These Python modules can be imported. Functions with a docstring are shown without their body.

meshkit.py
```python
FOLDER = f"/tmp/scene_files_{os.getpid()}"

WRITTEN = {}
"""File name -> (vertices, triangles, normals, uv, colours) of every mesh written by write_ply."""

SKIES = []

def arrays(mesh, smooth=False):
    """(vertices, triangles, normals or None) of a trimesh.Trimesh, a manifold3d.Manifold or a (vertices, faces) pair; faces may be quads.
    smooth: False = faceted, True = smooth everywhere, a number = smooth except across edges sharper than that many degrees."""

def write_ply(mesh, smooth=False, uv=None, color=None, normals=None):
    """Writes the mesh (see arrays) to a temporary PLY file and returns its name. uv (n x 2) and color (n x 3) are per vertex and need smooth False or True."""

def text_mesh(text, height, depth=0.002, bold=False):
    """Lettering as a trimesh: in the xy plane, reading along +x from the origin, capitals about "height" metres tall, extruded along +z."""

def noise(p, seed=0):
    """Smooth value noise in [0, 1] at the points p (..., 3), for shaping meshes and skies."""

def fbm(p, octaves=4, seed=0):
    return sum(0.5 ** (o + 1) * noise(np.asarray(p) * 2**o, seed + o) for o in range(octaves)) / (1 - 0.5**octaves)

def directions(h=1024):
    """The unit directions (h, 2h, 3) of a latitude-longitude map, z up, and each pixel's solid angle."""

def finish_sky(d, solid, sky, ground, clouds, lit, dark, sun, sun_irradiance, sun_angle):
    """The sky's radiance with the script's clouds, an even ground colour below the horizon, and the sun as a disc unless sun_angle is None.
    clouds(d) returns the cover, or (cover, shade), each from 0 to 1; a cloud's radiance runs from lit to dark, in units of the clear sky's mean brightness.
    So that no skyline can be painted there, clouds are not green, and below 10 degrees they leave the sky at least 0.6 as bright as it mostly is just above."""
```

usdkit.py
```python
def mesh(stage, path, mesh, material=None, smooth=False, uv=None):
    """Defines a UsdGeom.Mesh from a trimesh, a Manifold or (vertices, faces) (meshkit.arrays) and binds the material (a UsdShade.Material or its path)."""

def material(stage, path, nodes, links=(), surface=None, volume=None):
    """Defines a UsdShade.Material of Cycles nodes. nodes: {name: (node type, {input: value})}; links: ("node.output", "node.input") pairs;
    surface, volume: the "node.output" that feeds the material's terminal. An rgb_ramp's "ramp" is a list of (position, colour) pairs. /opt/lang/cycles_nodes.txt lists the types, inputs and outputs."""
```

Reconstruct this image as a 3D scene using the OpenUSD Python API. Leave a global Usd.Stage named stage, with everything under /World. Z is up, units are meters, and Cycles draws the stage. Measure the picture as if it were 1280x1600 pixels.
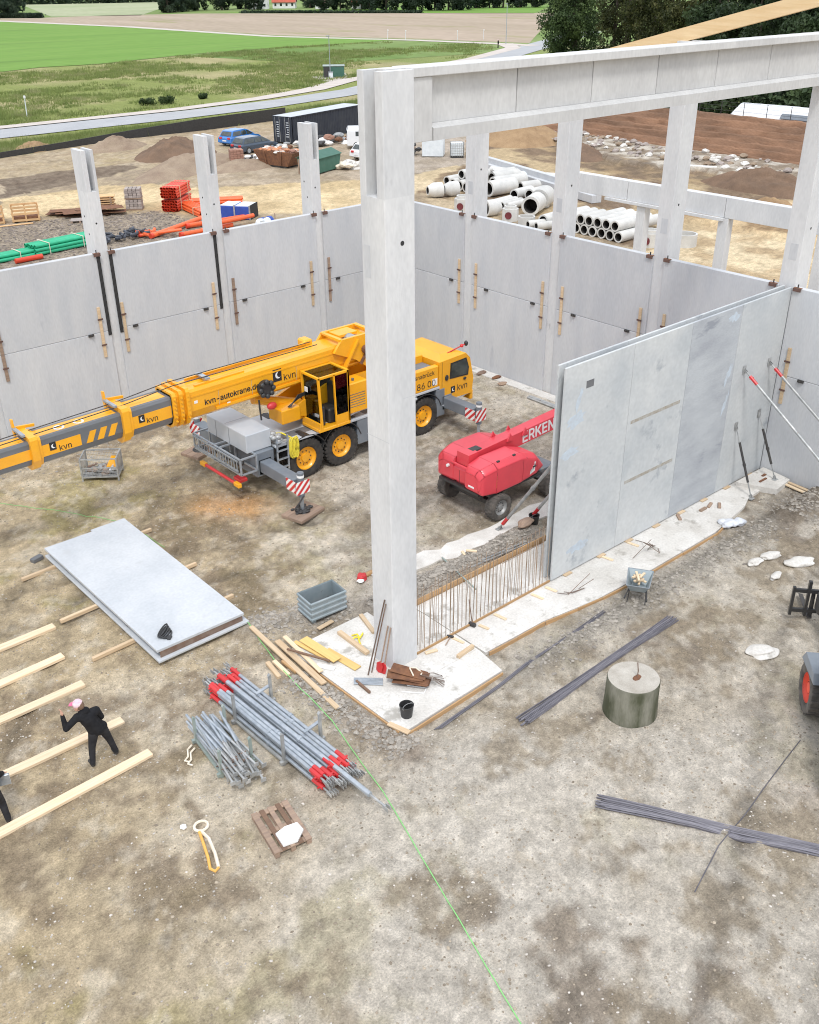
import math, random
import numpy as np, trimesh, shapely, usdkit, meshkit
from shapely.geometry import Polygon
from pxr import Gf, Sdf, Usd, UsdGeom, UsdLux, UsdShade, Vt

stage = Usd.Stage.CreateInMemory()
UsdGeom.SetStageUpAxis(stage, 'Z'); UsdGeom.SetStageMetersPerUnit(stage, 1.0)
UsdGeom.Xform.Define(stage, '/World'); UsdGeom.Scope.Define(stage, '/World/Looks')
PI = math.pi
# ------------------------------------------------------------------ camera
CAM = (-12.346, -14.864, 15.0)
YAW, PITCH, ROLL = 0.855755, 0.501007, -0.009357
cam = UsdGeom.Camera.Define(stage, '/World/camera')
_f = np.array([math.cos(YAW) * math.cos(PITCH), math.sin(YAW) * math.cos(PITCH), -math.sin(PITCH)])
_r = np.array([math.sin(YAW), -math.cos(YAW), 0.0]); _u = np.cross(_r, _f)
_c, _s = math.cos(ROLL), math.sin(ROLL)
_r, _u = _c * _r + _s * _u, -_s * _r + _c * _u
M = Gf.Matrix4d(*[float(x) for row in ((*_r, 0), (*_u, 0), (*(-_f), 0), (*CAM, 1)) for x in row])
cam.AddTransformOp().Set(M)
cam.CreateHorizontalApertureAttr(36.0); cam.CreateFocalLengthAttr(43.323)
cam.CreateClippingRangeAttr(Gf.Vec2f(0.1, 5000))
cam.CreateExposureAttr(EXPOSURE := 0.5)
# ------------------------------------------------------------------ overcast sky and a weak, very soft sun
SUN = np.array([-0.35, -0.45, 0.9]); SUN = SUN / np.linalg.norm(SUN)
elev, rotz = math.asin(SUN[2]), math.atan2(SUN[0], SUN[1])
usdkit.material(stage, '/World/Looks/overcast_sky', {
    'tc': ('texture_coordinate', {}), 'sky': ('sky_texture', {'sky_type': 'single_scattering', 'sun_disc': False, 'sun_elevation': elev, 'sun_rotation': rotz}),
    'n': ('noise_texture', {'scale': 2.2, 'detail': 5.0, 'roughness': 0.55}), 'xyz': ('separate_xyz', {}), 'up': ('map_range', {'from_min': 0.0, 'from_max': 0.9, 'to_min': 0.68, 'to_max': 1.12, 'clamp': True}), 'cs': ('vector_math', {'math_type': 'scale'}),
    'cl': ('rgb_ramp', {'ramp': [(0.3, (8.1, 8.6, 9.5)), (0.7, (10.9, 11.4, 12.4))]}),
    'cov': ('map_range', {'from_min': 0.2, 'from_max': 0.6, 'to_min': 0.82, 'to_max': 0.97, 'clamp': True}),
    'mx': ('mix_color', {}), 'bg': ('background_shader', {'strength': 0.1})},
    [('tc.generated', 'n.vector'), ('n.fac', 'cl.fac'), ('n.fac', 'cov.value'), ('cov.result', 'mx.fac'), ('sky.color', 'mx.a'), ('tc.generated', 'xyz.vector'), ('xyz.z', 'up.value'), ('cl.color', 'cs.vector1'), ('up.result', 'cs.scale'), ('cs.vector', 'mx.b'), ('mx.result', 'bg.color')], surface='bg.background')
dome = UsdLux.DomeLight.Define(stage, '/World/sky')
dome.GetPrim().SetCustomDataByKey('kind', 'structure')
UsdShade.MaterialBindingAPI.Apply(dome.GetPrim()).Bind(UsdShade.Material.Get(stage, '/World/Looks/overcast_sky'))
sun = UsdLux.DistantLight.Define(stage, '/World/sun')
sun.CreateIntensityAttr(0.4); sun.CreateAngleAttr(12.0); sun.CreateColorAttr(Gf.Vec3f(1.0, 0.985, 0.96)); sun.CreateNormalizeAttr(True)
_q = Gf.Rotation(Gf.Vec3d(0, 0, -1), Gf.Vec3d(*[float(-x) for x in SUN]))
sun.AddTransformOp().Set(Gf.Matrix4d().SetRotate(_q))

# ------------------------------------------------------------------ helpers
rng = random.Random(7); nrng = np.random.default_rng(7)
G = -0.1                                                     # ground level; the top of the foundation pad is z = 0
_used = {}
def numbered(path):
    k = _used.get(path, -1) + 1; _used[path] = k
    return path if k == 0 else f'{path}_{k:03d}'
THINGS = {}
def keys(p, label=None, cat=None, group=None, kind=None):
    for k, v in (('label', label), ('category', cat), ('group', group), ('kind', kind)):
        if v: p.SetCustomDataByKey(k, v)
    return p
def thing(name, label, cat, loc=(0, 0, 0), rz=0.0, group=None, kind=None):
    path = numbered('/World/' + name); x = UsdGeom.Xform.Define(stage, path)
    x.AddTranslateOp().Set(Gf.Vec3d(*map(float, loc))); x.AddRotateZOp().Set(math.degrees(rz))
    keys(x.GetPrim(), label, cat, group, kind); THINGS[path] = (np.array(loc, float), rz)
    return path
def dup(src, loc, rz=0.0, label=None, group=None, name=None):
    """a copy of a thing under the next number, its parts referenced"""
    sp = stage.GetPrimAtPath(src); d = sp.GetCustomData()
    path = thing(name or sp.GetName().split('_0')[0], label or d.get('label'), d.get('category'), loc, rz, group or d.get('group'))
    p = stage.GetPrimAtPath(path); p.GetReferences().AddInternalReference(src); p.SetInstanceable(True)
    return path
def part(mb, name, mat, parent, smooth=False, label=None, kind=None, w=False):
    """the MB's mesh as a part of a thing (parent) or, with parent None, as a top-level mesh; w: vertices were given in world coordinates"""
    V, F = mb.arr()
    if w and parent:
        root = '/'.join(parent.split('/')[:3]); loc, rz = THINGS[root]; V = V - loc; c, s = math.cos(-rz), math.sin(-rz)
        V = np.stack([V[:, 0] * c - V[:, 1] * s, V[:, 0] * s + V[:, 1] * c, V[:, 2]], 1)
    path = numbered((parent or '/World') + '/' + name)
    m = usdkit.mesh(stage, path, (V, F), '/World/Looks/' + mat, smooth)
    keys(m.GetPrim(), label, None, None, kind)
    return path
def solo(mb, name, mat, label, cat, loc, rz=0.0, group=None, smooth=False, kind=None):
    """a thing of one mesh (vertices local)"""
    path = part(mb, name, mat, None, smooth); p = stage.GetPrimAtPath(path); x = UsdGeom.Xformable(p)
    x.AddTranslateOp().Set(Gf.Vec3d(*map(float, loc))); x.AddRotateZOp().Set(math.degrees(rz)); keys(p, label, cat, group, kind)
    return path

def _norm(a): a = np.asarray(a, float); return a / max(np.linalg.norm(a), 1e-12)
def frame(d, up=(0, 0, 1)):
    d = _norm(d); up = np.asarray(up, float)
    if abs(d @ _norm(up)) > 0.98: up = np.array([1.0, 0, 0])
    a = _norm(np.cross(up, d)); return d, a, np.cross(d, a)
def circ(n, ph=0.0): t = np.arange(n) * 2 * PI / n + ph; return np.cos(t), np.sin(t)

class MB:
    def __init__(s): s.v, s.f, s.n = [], [], 0
    def add(s, V, F):
        V = np.asarray(V, float); F = np.asarray(F, int)
        if F.shape[1] == 4: F = np.vstack([F[:, [0, 1, 2]], F[:, [0, 2, 3]]])
        s.v.append(V); s.f.append(F + s.n); s.n += len(V); return s
    def arr(s): return np.vstack(s.v), np.vstack(s.f)
    def xf(s, Mx=None, t=(0, 0, 0), rz=0.0):
        c, q = math.cos(rz), math.sin(rz); R = np.array([[c, -q, 0], [q, c, 0], [0, 0, 1]])
        if Mx is not None: R = R @ np.asarray(Mx)
        s.v = [v @ R.T + np.asarray(t, float) for v in s.v]; return s
    def merge(s, o, Mx=None, t=(0, 0, 0)):
        V, F = o.arr()
        if Mx is not None: V = V @ np.asarray(Mx).T
        return s.add(V + np.asarray(t, float), F)
    def box(s, x0, x1, y0, y1, z0, z1):
        V = [(x, y, z) for z in (z0, z1) for y in (y0, y1) for x in (x0, x1)]
        return s.add(V, [(0, 2, 3, 1), (4, 5, 7, 6), (0, 1, 5, 4), (2, 6, 7, 3), (0, 4, 6, 2), (1, 3, 7, 5)])
    def hull(s, pts):
        h = trimesh.convex.convex_hull(np.asarray(pts, float)); return s.add(h.vertices, h.faces)
    def cbox(s, x0, x1, y0, y1, z0, z1, c=0.02):
        P = []
        for x, sx in ((x0, 1), (x1, -1)):
            for y, sy in ((y0, 1), (y1, -1)):
                for z, sz in ((z0, 1), (z1, -1)):
                    P += [(x + sx * c, y + sy * c, z), (x + sx * c, y, z + sz * c), (x, y + sy * c, z + sz * c)]
        return s.hull(P)
    def bar(s, p, q, wd, ht, up=(0, 0, 1)):
        p, q = np.asarray(p, float), np.asarray(q, float); d, a, b = frame(q - p, up)
        V = [e + sa * a * wd / 2 + sb * b * ht / 2 for e in (p, q) for sa, sb in ((-1, -1), (1, -1), (1, 1), (-1, 1))]
        return s.add(V, [(0, 3, 2, 1), (4, 5, 6, 7), (0, 1, 5, 4), (1, 2, 6, 5), (2, 3, 7, 6), (3, 0, 4, 7)])
    def tube(s, p, q, r, n=8, r2=None, cap=True):
        p, q = np.asarray(p, float), np.asarray(q, float); d, a, b = frame(q - p); c, w = circ(n); r2 = r if r2 is None else r2
        ring = np.outer(c, a) + np.outer(w, b)
        V = np.vstack([p + ring * r, q + ring * r2]); i = np.arange(n); j = (i + 1) % n
        s.add(V, np.stack([i, j, j + n, i + n], 1))
        if cap:
            s.add(p + ring * r, [(0, k + 1, k) for k in range(1, n - 1)]); s.add(q + ring * r2, [(0, k, k + 1) for k in range(1, n - 1)])
        return s
    def path(s, pts, r, n=6, closed=False):
        P = np.asarray(pts, float); m = len(P); rs = np.broadcast_to(np.asarray(r, float), (m,)); c, w = circ(n); rings = []
        T = np.gradient(P, axis=0) if not closed else np.roll(P, -1, 0) - np.roll(P, 1, 0)
        prev = None
        for k in range(m):
            d, a, b = frame(T[k], (0, 0, 1) if prev is None else prev); prev = b if abs(d @ np.array([0, 0, 1])) > 0.9 else None
            rings.append(P[k] + rs[k] * (np.outer(c, a) + np.outer(w, b)))
        i = np.arange(n); j = (i + 1) % n; F = []
        for k in range(m if closed else m - 1):
            k2 = (k + 1) % m; F.append(np.stack([k * n + i, k * n + j, k2 * n + j, k2 * n + i], 1))
        s.add(np.vstack(rings), np.vstack(F))
        if not closed:
            s.add(rings[0], [(0, k + 1, k) for k in range(1, n - 1)]); s.add(rings[-1], [(0, k, k + 1) for k in range(1, n - 1)])
        return s
    def lathe(s, prof, n=16, at=(0, 0, 0), axis=(0, 0, 1)):
        """prof: (radius, height) along the axis"""
        d, a, b = frame(axis, (0, 1, 0) if abs(axis[2]) > 0.9 else (0, 0, 1)); c, w = circ(n); ring = np.outer(c, a) + np.outer(w, b)
        V = np.vstack([np.asarray(at, float) + r * ring + h * d for r, h in prof]); i = np.arange(n); j = (i + 1) % n
        return s.add(V, np.vstack([np.stack([k * n + i, k * n + j, (k + 1) * n + j, (k + 1) * n + i], 1) for k in range(len(prof) - 1)]))
    def prism(s, poly, a, b, ax='z'):
        """extrude a 2-D outline (shapely or points) from a to b along z, or along y (outline in x,z) or x (outline in y,z)"""
        pg = poly if isinstance(poly, Polygon) else Polygon(poly)
        m = trimesh.creation.extrude_polygon(pg, b - a, engine='earcut'); V = np.array(m.vertices); F = np.array(m.faces); V[:, 2] += a
        if ax == 'x': V = V[:, [2, 0, 1]]
        if ax == 'y': V = np.stack([V[:, 0], V[:, 2], V[:, 1]], 1); F = F[:, ::-1]
        return s.add(V, F)
    def text(s, txt, h, o, xd, up, depth=0.006, bold=True):
        m = meshkit.text_mesh(txt, h, depth, bold); xd = _norm(xd); up = _norm(up); nn = np.cross(xd, up)
        V = np.array(m.vertices) @ np.stack([xd, up, nn]) + np.asarray(o, float); return s.add(V, m.faces)
    def ball(s, c, r, sub=1, sc=(1, 1, 1)):
        m = trimesh.creation.icosphere(sub, r); return s.add(np.array(m.vertices) * sc + np.asarray(c, float), m.faces)
    def rock(s, c, r, seed, sc=(1, 1, 0.6), sub=1):
        m = trimesh.creation.icosphere(sub, 1.0); V = np.array(m.vertices); k = 0.65 + 0.7 * meshkit.noise(V * 1.6 + seed * 3.7, seed)
        return s.add(V * k[:, None] * r * np.asarray(sc, float) + np.asarray(c, float), m.faces)

# ------------------------------------------------------------------ materials
def mat(name, c1, c2=None, scale=3.0, rough=0.7, metal=0.0, bump=0.0, bscale=30.0, stretch=None, coord='object', rnd=0.0, contrast=(0.35, 0.65), spot=None, fine=0.0, spec=0.5, coat=0.0):
    """noise between two colours; stretch: scale of the coordinates per axis; rnd: value variation per object; spot: (colour, scale, threshold); fine: amount of fine speckle"""
    c2 = c2 or tuple(x * 0.8 for x in c1)
    N = {'tc': ('texture_coordinate', {}) if coord == 'object' else ('geometry', {}), 'oi': ('object_info', {}), 'mp': ('mapping', {'scale': stretch or (1, 1, 1)}),
         'n': ('noise_texture', {'scale': scale, 'detail': 6.0, 'roughness': 0.6}), 'r': ('rgb_ramp', {'ramp': [(contrast[0], c1), (contrast[1], c2)]}), 'p': ('principled_bsdf', {'roughness': rough, 'metallic': metal, 'specular_ior_level': spec, 'coat_weight': coat})}
    src = 'tc.object' if coord == 'object' else 'tc.position'
    L = [(src, 'mp.vector'), ('mp.vector', 'n.vector'), ('n.fac', 'r.fac')]
    if rnd:
        N['sh'] = ('vector_math', {'math_type': 'multiply_add', 'vector2': (17.0, 31.0, 23.0)}); L[0] = (src, 'sh.vector3'); L += [('oi.random', 'sh.vector1'), ('sh.vector', 'mp.vector')]
    col = 'r.color'
    if fine:
        N['fn'] = ('noise_texture', {'scale': scale * 18, 'detail': 3.0}); N['fr'] = ('map_range', {'from_min': 0.3, 'from_max': 0.7, 'to_min': 1 - fine, 'to_max': 1 + fine}); N['fm'] = ('vector_math', {'math_type': 'scale'})
        L += [('mp.vector', 'fn.vector'), ('fn.fac', 'fr.value'), (col, 'fm.vector1'), ('fr.result', 'fm.scale')]; col = 'fm.vector'
    if spot:
        N['sn'] = ('noise_texture', {'scale': spot[1], 'detail': 5.0, 'roughness': 0.65}); N['sr'] = ('map_range', {'from_min': spot[2], 'from_max': spot[2] + 0.08, 'to_min': 0.0, 'to_max': 0.85, 'clamp': True}); N['sm'] = ('mix_color', {'b': spot[0]})
        L += [('mp.vector', 'sn.vector'), ('sn.fac', 'sr.value'), ('sr.result', 'sm.fac'), (col, 'sm.a')]; col = 'sm.result'
    if rnd:
        N['rv'] = ('map_range', {'to_min': 1 - rnd, 'to_max': 1 + rnd}); N['rm'] = ('vector_math', {'math_type': 'scale'})
        L += [('oi.random', 'rv.value'), (col, 'rm.vector1'), ('rv.result', 'rm.scale')]; col = 'rm.vector'
    L.append((col, 'p.base_color'))
    if bump:
        N['bn'] = ('noise_texture', {'scale': bscale, 'detail': 4.0}); N['b'] = ('bump', {'strength': 0.6, 'distance': bump}); L += [(src, 'bn.vector'), ('bn.fac', 'b.height'), ('b.normal', 'p.normal')]
    return usdkit.material(stage, '/World/Looks/' + name, N, L, surface='p.BSDF')

mat('column_concrete', (0.50, 0.505, 0.51), (0.60, 0.60, 0.595), 0.9, 0.8, bump=0.004, bscale=25, stretch=(1, 1, 0.35), rnd=0.04, fine=0.05, spot=((0.40, 0.40, 0.40), 1.7, 0.66), spec=0.3)
mat('panel_concrete', (0.45, 0.462, 0.48), (0.51, 0.515, 0.52), 0.9, 0.8, bump=0.003, bscale=18, stretch=(1.6, 1, 0.35), rnd=0.05, fine=0.05, spot=((0.40, 0.41, 0.435), 1.1, 0.64), spec=0.3)
mat('beam_concrete', (0.47, 0.465, 0.455), (0.55, 0.545, 0.53), 0.8, 0.8, bump=0.003, bscale=25, stretch=(1, 1, 0.4), rnd=0.05, fine=0.06, spec=0.3)
mat('partition_concrete', (0.38, 0.40, 0.41), (0.48, 0.49, 0.485), 0.5, 0.75, bump=0.003, bscale=15, stretch=(1.0, 1, 1.0), rnd=0.10, fine=0.05, spot=((0.27, 0.29, 0.31), 0.8, 0.62), spec=0.3)
mat('partition_dark', (0.42, 0.44, 0.455), (0.32, 0.335, 0.36), 1.0, 0.75, bump=0.003, bscale=15, stretch=(0.5, 1, 1.6), contrast=(0.4, 0.68), fine=0.06, spot=((0.23, 0.245, 0.275), 0.9, 0.60), spec=0.3)
mat('starter_steel', (0.26, 0.185, 0.125), (0.36, 0.28, 0.21), 5.0, 0.6, 0.2, rnd=0.3)
mat('pale_concrete', (0.50, 0.475, 0.435), (0.62, 0.60, 0.565), 1.1, 0.85, bump=0.008, bscale=14, fine=0.10, spot=((0.33, 0.31, 0.275), 1.3, 0.58), spec=0.25)
mat('pipe_concrete', (0.46, 0.455, 0.435), (0.56, 0.55, 0.52), 1.5, 0.85, bump=0.004, rnd=0.08, fine=0.06, spec=0.25)
mat('wood_new', (0.58, 0.45, 0.30), (0.48, 0.345, 0.21), 2.0, 0.7, stretch=(0.6, 12, 12), rnd=0.12, bump=0.002, fine=0.06)
mat('wood_pale', (0.72, 0.58, 0.41), (0.62, 0.47, 0.30), 2.0, 0.7, stretch=(0.5, 12, 12), rnd=0.10, bump=0.002, fine=0.06, spot=((0.40, 0.33, 0.26), 1.6, 0.66))
mat('wood_old', (0.34, 0.24, 0.17), (0.24, 0.17, 0.13), 2.0, 0.85, stretch=(0.6, 10, 10), rnd=0.15, bump=0.003)
mat('wood_form', (0.46, 0.28, 0.13), (0.36, 0.22, 0.11), 2.0, 0.75, stretch=(0.6, 8, 8), rnd=0.12, bump=0.002)
mat('glulam', (0.74, 0.56, 0.33), (0.66, 0.47, 0.25), 1.5, 0.6, stretch=(8, 0.5, 8), bump=0.002, fine=0.05)
mat('rust', (0.21, 0.095, 0.045), (0.12, 0.055, 0.032), 5.0, 0.9, bump=0.006)
mat('rebar_steel', (0.115, 0.11, 0.128), (0.19, 0.18, 0.195), 4.0, 0.55, 0.3, rnd=0.35)
mat('rebar_rusty', (0.14, 0.085, 0.06), (0.20, 0.15, 0.12), 4.0, 0.7, 0.2, rnd=0.25)
mat('galvanised', (0.30, 0.335, 0.37), (0.42, 0.45, 0.48), 6.0, 0.42, 0.55, rnd=0.10)
mat('galvanised_old', (0.27, 0.28, 0.28), (0.42, 0.42, 0.41), 5.0, 0.55, 0.45, rnd=0.18, spot=((0.16, 0.12, 0.10), 4.0, 0.62))
mat('red_paint', (0.55, 0.03, 0.035), (0.46, 0.03, 0.03), 4.0, 0.4, rnd=0.1)
mat('rim_red', (0.72, 0.07, 0.03), (0.62, 0.06, 0.03), 4.0, 0.45)
mat('white_screed', (0.64, 0.62, 0.58), (0.50, 0.475, 0.435), 1.5, 0.9, bump=0.01, bscale=10, fine=0.1, spec=0.2); mat('chalk_blue', (0.47, 0.54, 0.60), (0.42, 0.455, 0.49), 7.0, 0.9)
mat('black_plastic', (0.02, 0.02, 0.021), (0.035, 0.035, 0.035), 6.0, 0.45)
mat('black_foam', (0.018, 0.018, 0.019), (0.03, 0.03, 0.03), 9.0, 0.85)
mat('dark_metal', (0.035, 0.035, 0.038), (0.06, 0.055, 0.05), 5.0, 0.55, 0.2)
mat('rubber', (0.022, 0.021, 0.02), (0.05, 0.045, 0.04), 6.0, 0.85, rnd=0.1, spot=((0.13, 0.11, 0.09), 5.0, 0.62))
mat('rubber_dusty', (0.06, 0.055, 0.05), (0.13, 0.115, 0.10), 5.0, 0.9)
mat('crane_yellow', (0.80, 0.375, 0.012), (0.74, 0.335, 0.012), 1.2, 0.35, rnd=0.03, fine=0.03, spot=((0.45, 0.25, 0.05), 2.5, 0.70), coat=0.25)
mat('crane_grey', (0.13, 0.15, 0.175), (0.17, 0.19, 0.21), 2.0, 0.5, spot=((0.25, 0.22, 0.18), 3.0, 0.66))
mat('crane_light_grey', (0.40, 0.43, 0.46), (0.47, 0.49, 0.51), 1.5, 0.45, spot=((0.33, 0.32, 0.30), 3.0, 0.66))
mat('boom_grey', (0.10, 0.105, 0.11), (0.15, 0.155, 0.165), 1.0, 0.4, stretch=(0.3, 1, 1))
mat('white_paint', (0.78, 0.78, 0.77), (0.70, 0.70, 0.69), 2.0, 0.4)
mat('black_paint', (0.015, 0.015, 0.016), (0.02, 0.02, 0.02), 2.0, 0.4)
mat('lift_red', (0.68, 0.055, 0.075), (0.60, 0.048, 0.068), 1.0, 0.4, fine=0.03, spot=((0.45, 0.16, 0.15), 2.5, 0.69), coat=0.2)
mat('box_steel', (0.23, 0.28, 0.30), (0.30, 0.34, 0.355), 3.0, 0.55, 0.2, spot=((0.14, 0.12, 0.11), 4.0, 0.65))
mat('rope_yellow', (0.75, 0.62, 0.05), (0.6, 0.5, 0.05), 8.0, 0.8)
mat('strap_cream', (0.72, 0.66, 0.55), (0.62, 0.54, 0.42), 6.0, 0.85)
mat('strap_orange', (0.70, 0.40, 0.10), (0.6, 0.33, 0.08), 6.0, 0.85)
mat('string_green', (0.22, 0.55, 0.18), (0.2, 0.48, 0.16), 6.0, 0.7)
def simple(name, c, rough=0.5, metal=0.0, spec=0.5): mat(name, c, tuple(x * 0.9 for x in c), 3.0, rough, metal, spec=spec)
mat('glass_dark', (0.02, 0.025, 0.024), (0.05, 0.06, 0.055), 2.5, 0.06, spec=0.8)
mat('panel_light', (0.42, 0.44, 0.46), (0.50, 0.515, 0.53), 0.7, 0.8, bump=0.002, bscale=20, fine=0.05, spot=((0.42, 0.43, 0.44), 1.0, 0.64), spec=0.3)
mat('galvanised_green', (0.26, 0.32, 0.29), (0.34, 0.38, 0.36), 4.0, 0.55, 0.4)
mat('stain_brown', (0.30, 0.27, 0.22), (0.38, 0.37, 0.34), 6.0, 0.85, contrast=(0.4, 0.6))
mat('wood_brown', (0.20, 0.12, 0.075), (0.15, 0.09, 0.06), 2.0, 0.85, stretch=(0.6, 10, 10), rnd=0.15)
mat('wood_yellow', (0.68, 0.47, 0.17), (0.6, 0.40, 0.14), 2.0, 0.6, stretch=(0.6, 8, 8), rnd=0.1)
mat('mossy_concrete', (0.20, 0.195, 0.155), (0.06, 0.065, 0.035), 1.6, 0.9, bump=0.012, stretch=(1, 1, 0.3), contrast=(0.38, 0.58), spot=((0.05, 0.055, 0.028), 1.6, 0.54), fine=0.08)
mat('drum_top', (0.44, 0.41, 0.36), (0.32, 0.29, 0.245), 2.0, 0.9, bump=0.02, bscale=9, fine=0.1)
mat('clear_foil', (0.62, 0.64, 0.68), (0.50, 0.52, 0.56), 4.0, 0.25, bump=0.02, bscale=12)
usdkit.material(stage, '/World/Looks/glass_pane', {'t': ('transparent_bsdf', {'color': (0.55, 0.62, 0.60)}), 'g': ('glossy_bsdf', {'color': (0.9, 0.95, 1.0), 'roughness': 0.03}), 'f': ('fresnel', {'IOR': 1.6}), 'm': ('mix_closure', {})},
                [('f.fac', 'm.fac'), ('t.BSDF', 'm.closure1'), ('g.BSDF', 'm.closure2')], surface='m.closure')
# ------------------------------------------------------------------ ground: one sheet, coloured by zone (soil, gravel, sand track, grass), fine relief in the material
def spaced(lo, a, b, c, hi, fine, mid_step, ratio=1.06, far=60.0):
    out, x, st = list(np.arange(a, b + 1e-6, fine)), b, fine
    while x < c: st = min(st * 1.06, mid_step); x += st; out.append(x)
    while x < hi: st = min(st * ratio, far); x += st; out.append(x)
    dn, st, x = [], fine, a
    while x > lo: st = min(st * 1.08, far); x -= st; dn.append(x)
    return np.array(dn[::-1] + out)
gx, gy = spaced(-400, -11, 17.5, 78, 1500, 0.115, 0.42), spaced(-400, -13, 19.5, 92, 1500, 0.115, 0.42)
GX, GY = np.meshgrid(gx, gy, indexing='ij'); P2 = np.stack([GX.ravel(), GY.ravel()], 1); P3 = np.c_[P2, np.zeros(len(P2))]
def nz(sc, seed, oct_=4): return meshkit.fbm(P3 * sc, oct_, seed)
def inside(poly, jit=0.6, sc=0.5, seed=3):
    q = P2 + jit * 2 * (np.stack([nz(sc, seed, 4), nz(sc, seed + 31, 4)], 1) - 0.5)
    return shapely.contains_xy(Polygon(poly), q[:, 0], q[:, 1])
def seg_dist(a, b):
    a, b = np.array(a, float), np.array(b, float); t = np.clip(((P2 - a) @ (b - a)) / ((b - a) @ (b - a)), 0, 1)
    return np.linalg.norm(P2 - (a + t[:, None] * (b - a)), axis=1)
def lerp(a, b, t): return a + (np.asarray(b) - a) * t[:, None]
def sst(x, a, b): t = np.clip((x - a) / (b - a), 0, 1); return t * t * (3 - 2 * t)
x_, y_ = P2[:, 0], P2[:, 1]
n1, n2, n3, n4 = nz(0.22, 1), nz(0.55, 2), nz(1.6, 4), nz(4.5, 5, 3)
col = np.tile(np.array([0.41, 0.345, 0.25]), (len(P2), 1))                          # tan soil
rightness = sst(0.75 * x_ - 0.66 * y_, -7.0, 1.5)                                     # the trafficked corner is pale and chalky
pale = sst(n1 * 0.55 + n2 * 0.45 + 0.10 * rightness, 0.50, 0.64)
col = lerp(col, (0.55, 0.505, 0.44), pale * (0.45 + 0.55 * rightness))
col = lerp(col, (0.44, 0.405, 0.355), rightness * 0.7)
moss = sst(nz(0.4, 9) * 0.6 + n3 * 0.4, 0.52, 0.64) * (1 - 0.65 * rightness)
col = lerp(col, (0.30, 0.265, 0.13), moss * 0.75)
dark = sst(nz(0.3, 12) * 0.5 + n3 * 0.35 + n4 * 0.15, 0.515, 0.60)
col = lerp(col, (0.205, 0.165, 0.125), dark * 0.75)
patch = sst(nz(0.75, 61) * 0.5 + nz(2.2, 62) * 0.35 + n4 * 0.15, 0.53, 0.60); col = lerp(col, (0.27, 0.225, 0.165), patch * (0.35 + 0.4 * rightness))
grit = sst(nz(1.3, 66) * 0.6 + n4 * 0.4, 0.55, 0.63); col = lerp(col, (0.60, 0.56, 0.50), grit * 0.4)
h = 0.10 * (n2 - 0.5) + 0.05 * (n3 - 0.5) + 0.035 * (n4 - 0.5)
def zone(poly, c, amt=0.9, jit=0.7, sc=0.5, seed=3, c2=None, csc=1.2, hh=None):
    global col
    m = inside(poly, jit, sc, seed); k = sst(nz(csc, seed + 50), 0.38, 0.62)
    cc = np.asarray(c) + (np.asarray(c2 if c2 else c) - np.asarray(c)) * k[:, None]
    col[m] = (col * (1 - amt) + cc * amt)[m]
    if hh is not None: h[m] += hh
SAND = [(12.7, 57.9), (15.3, 64.7), (21.1, 64.8), (27.6, 62.0), (29.7, 57.6), (33.9, 55.6), (40.1, 51.6), (46.4, 50.8), (53.0, 51.2), (46.5, 44.6), (40.0, 43.6), (33.5, 43.3), (29.1, 43.6), (26.8, 46.6), (25.1, 49.1), (22.6, 53.0), (20.8, 53.5), (15.6, 56.0)]
BEYOND = (x_ > 17.2) | (y_ > 20.2)
col[BEYOND] = lerp(col, (0.28, 0.23, 0.17), np.full(len(P2), 0.6))[BEYOND]
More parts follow.
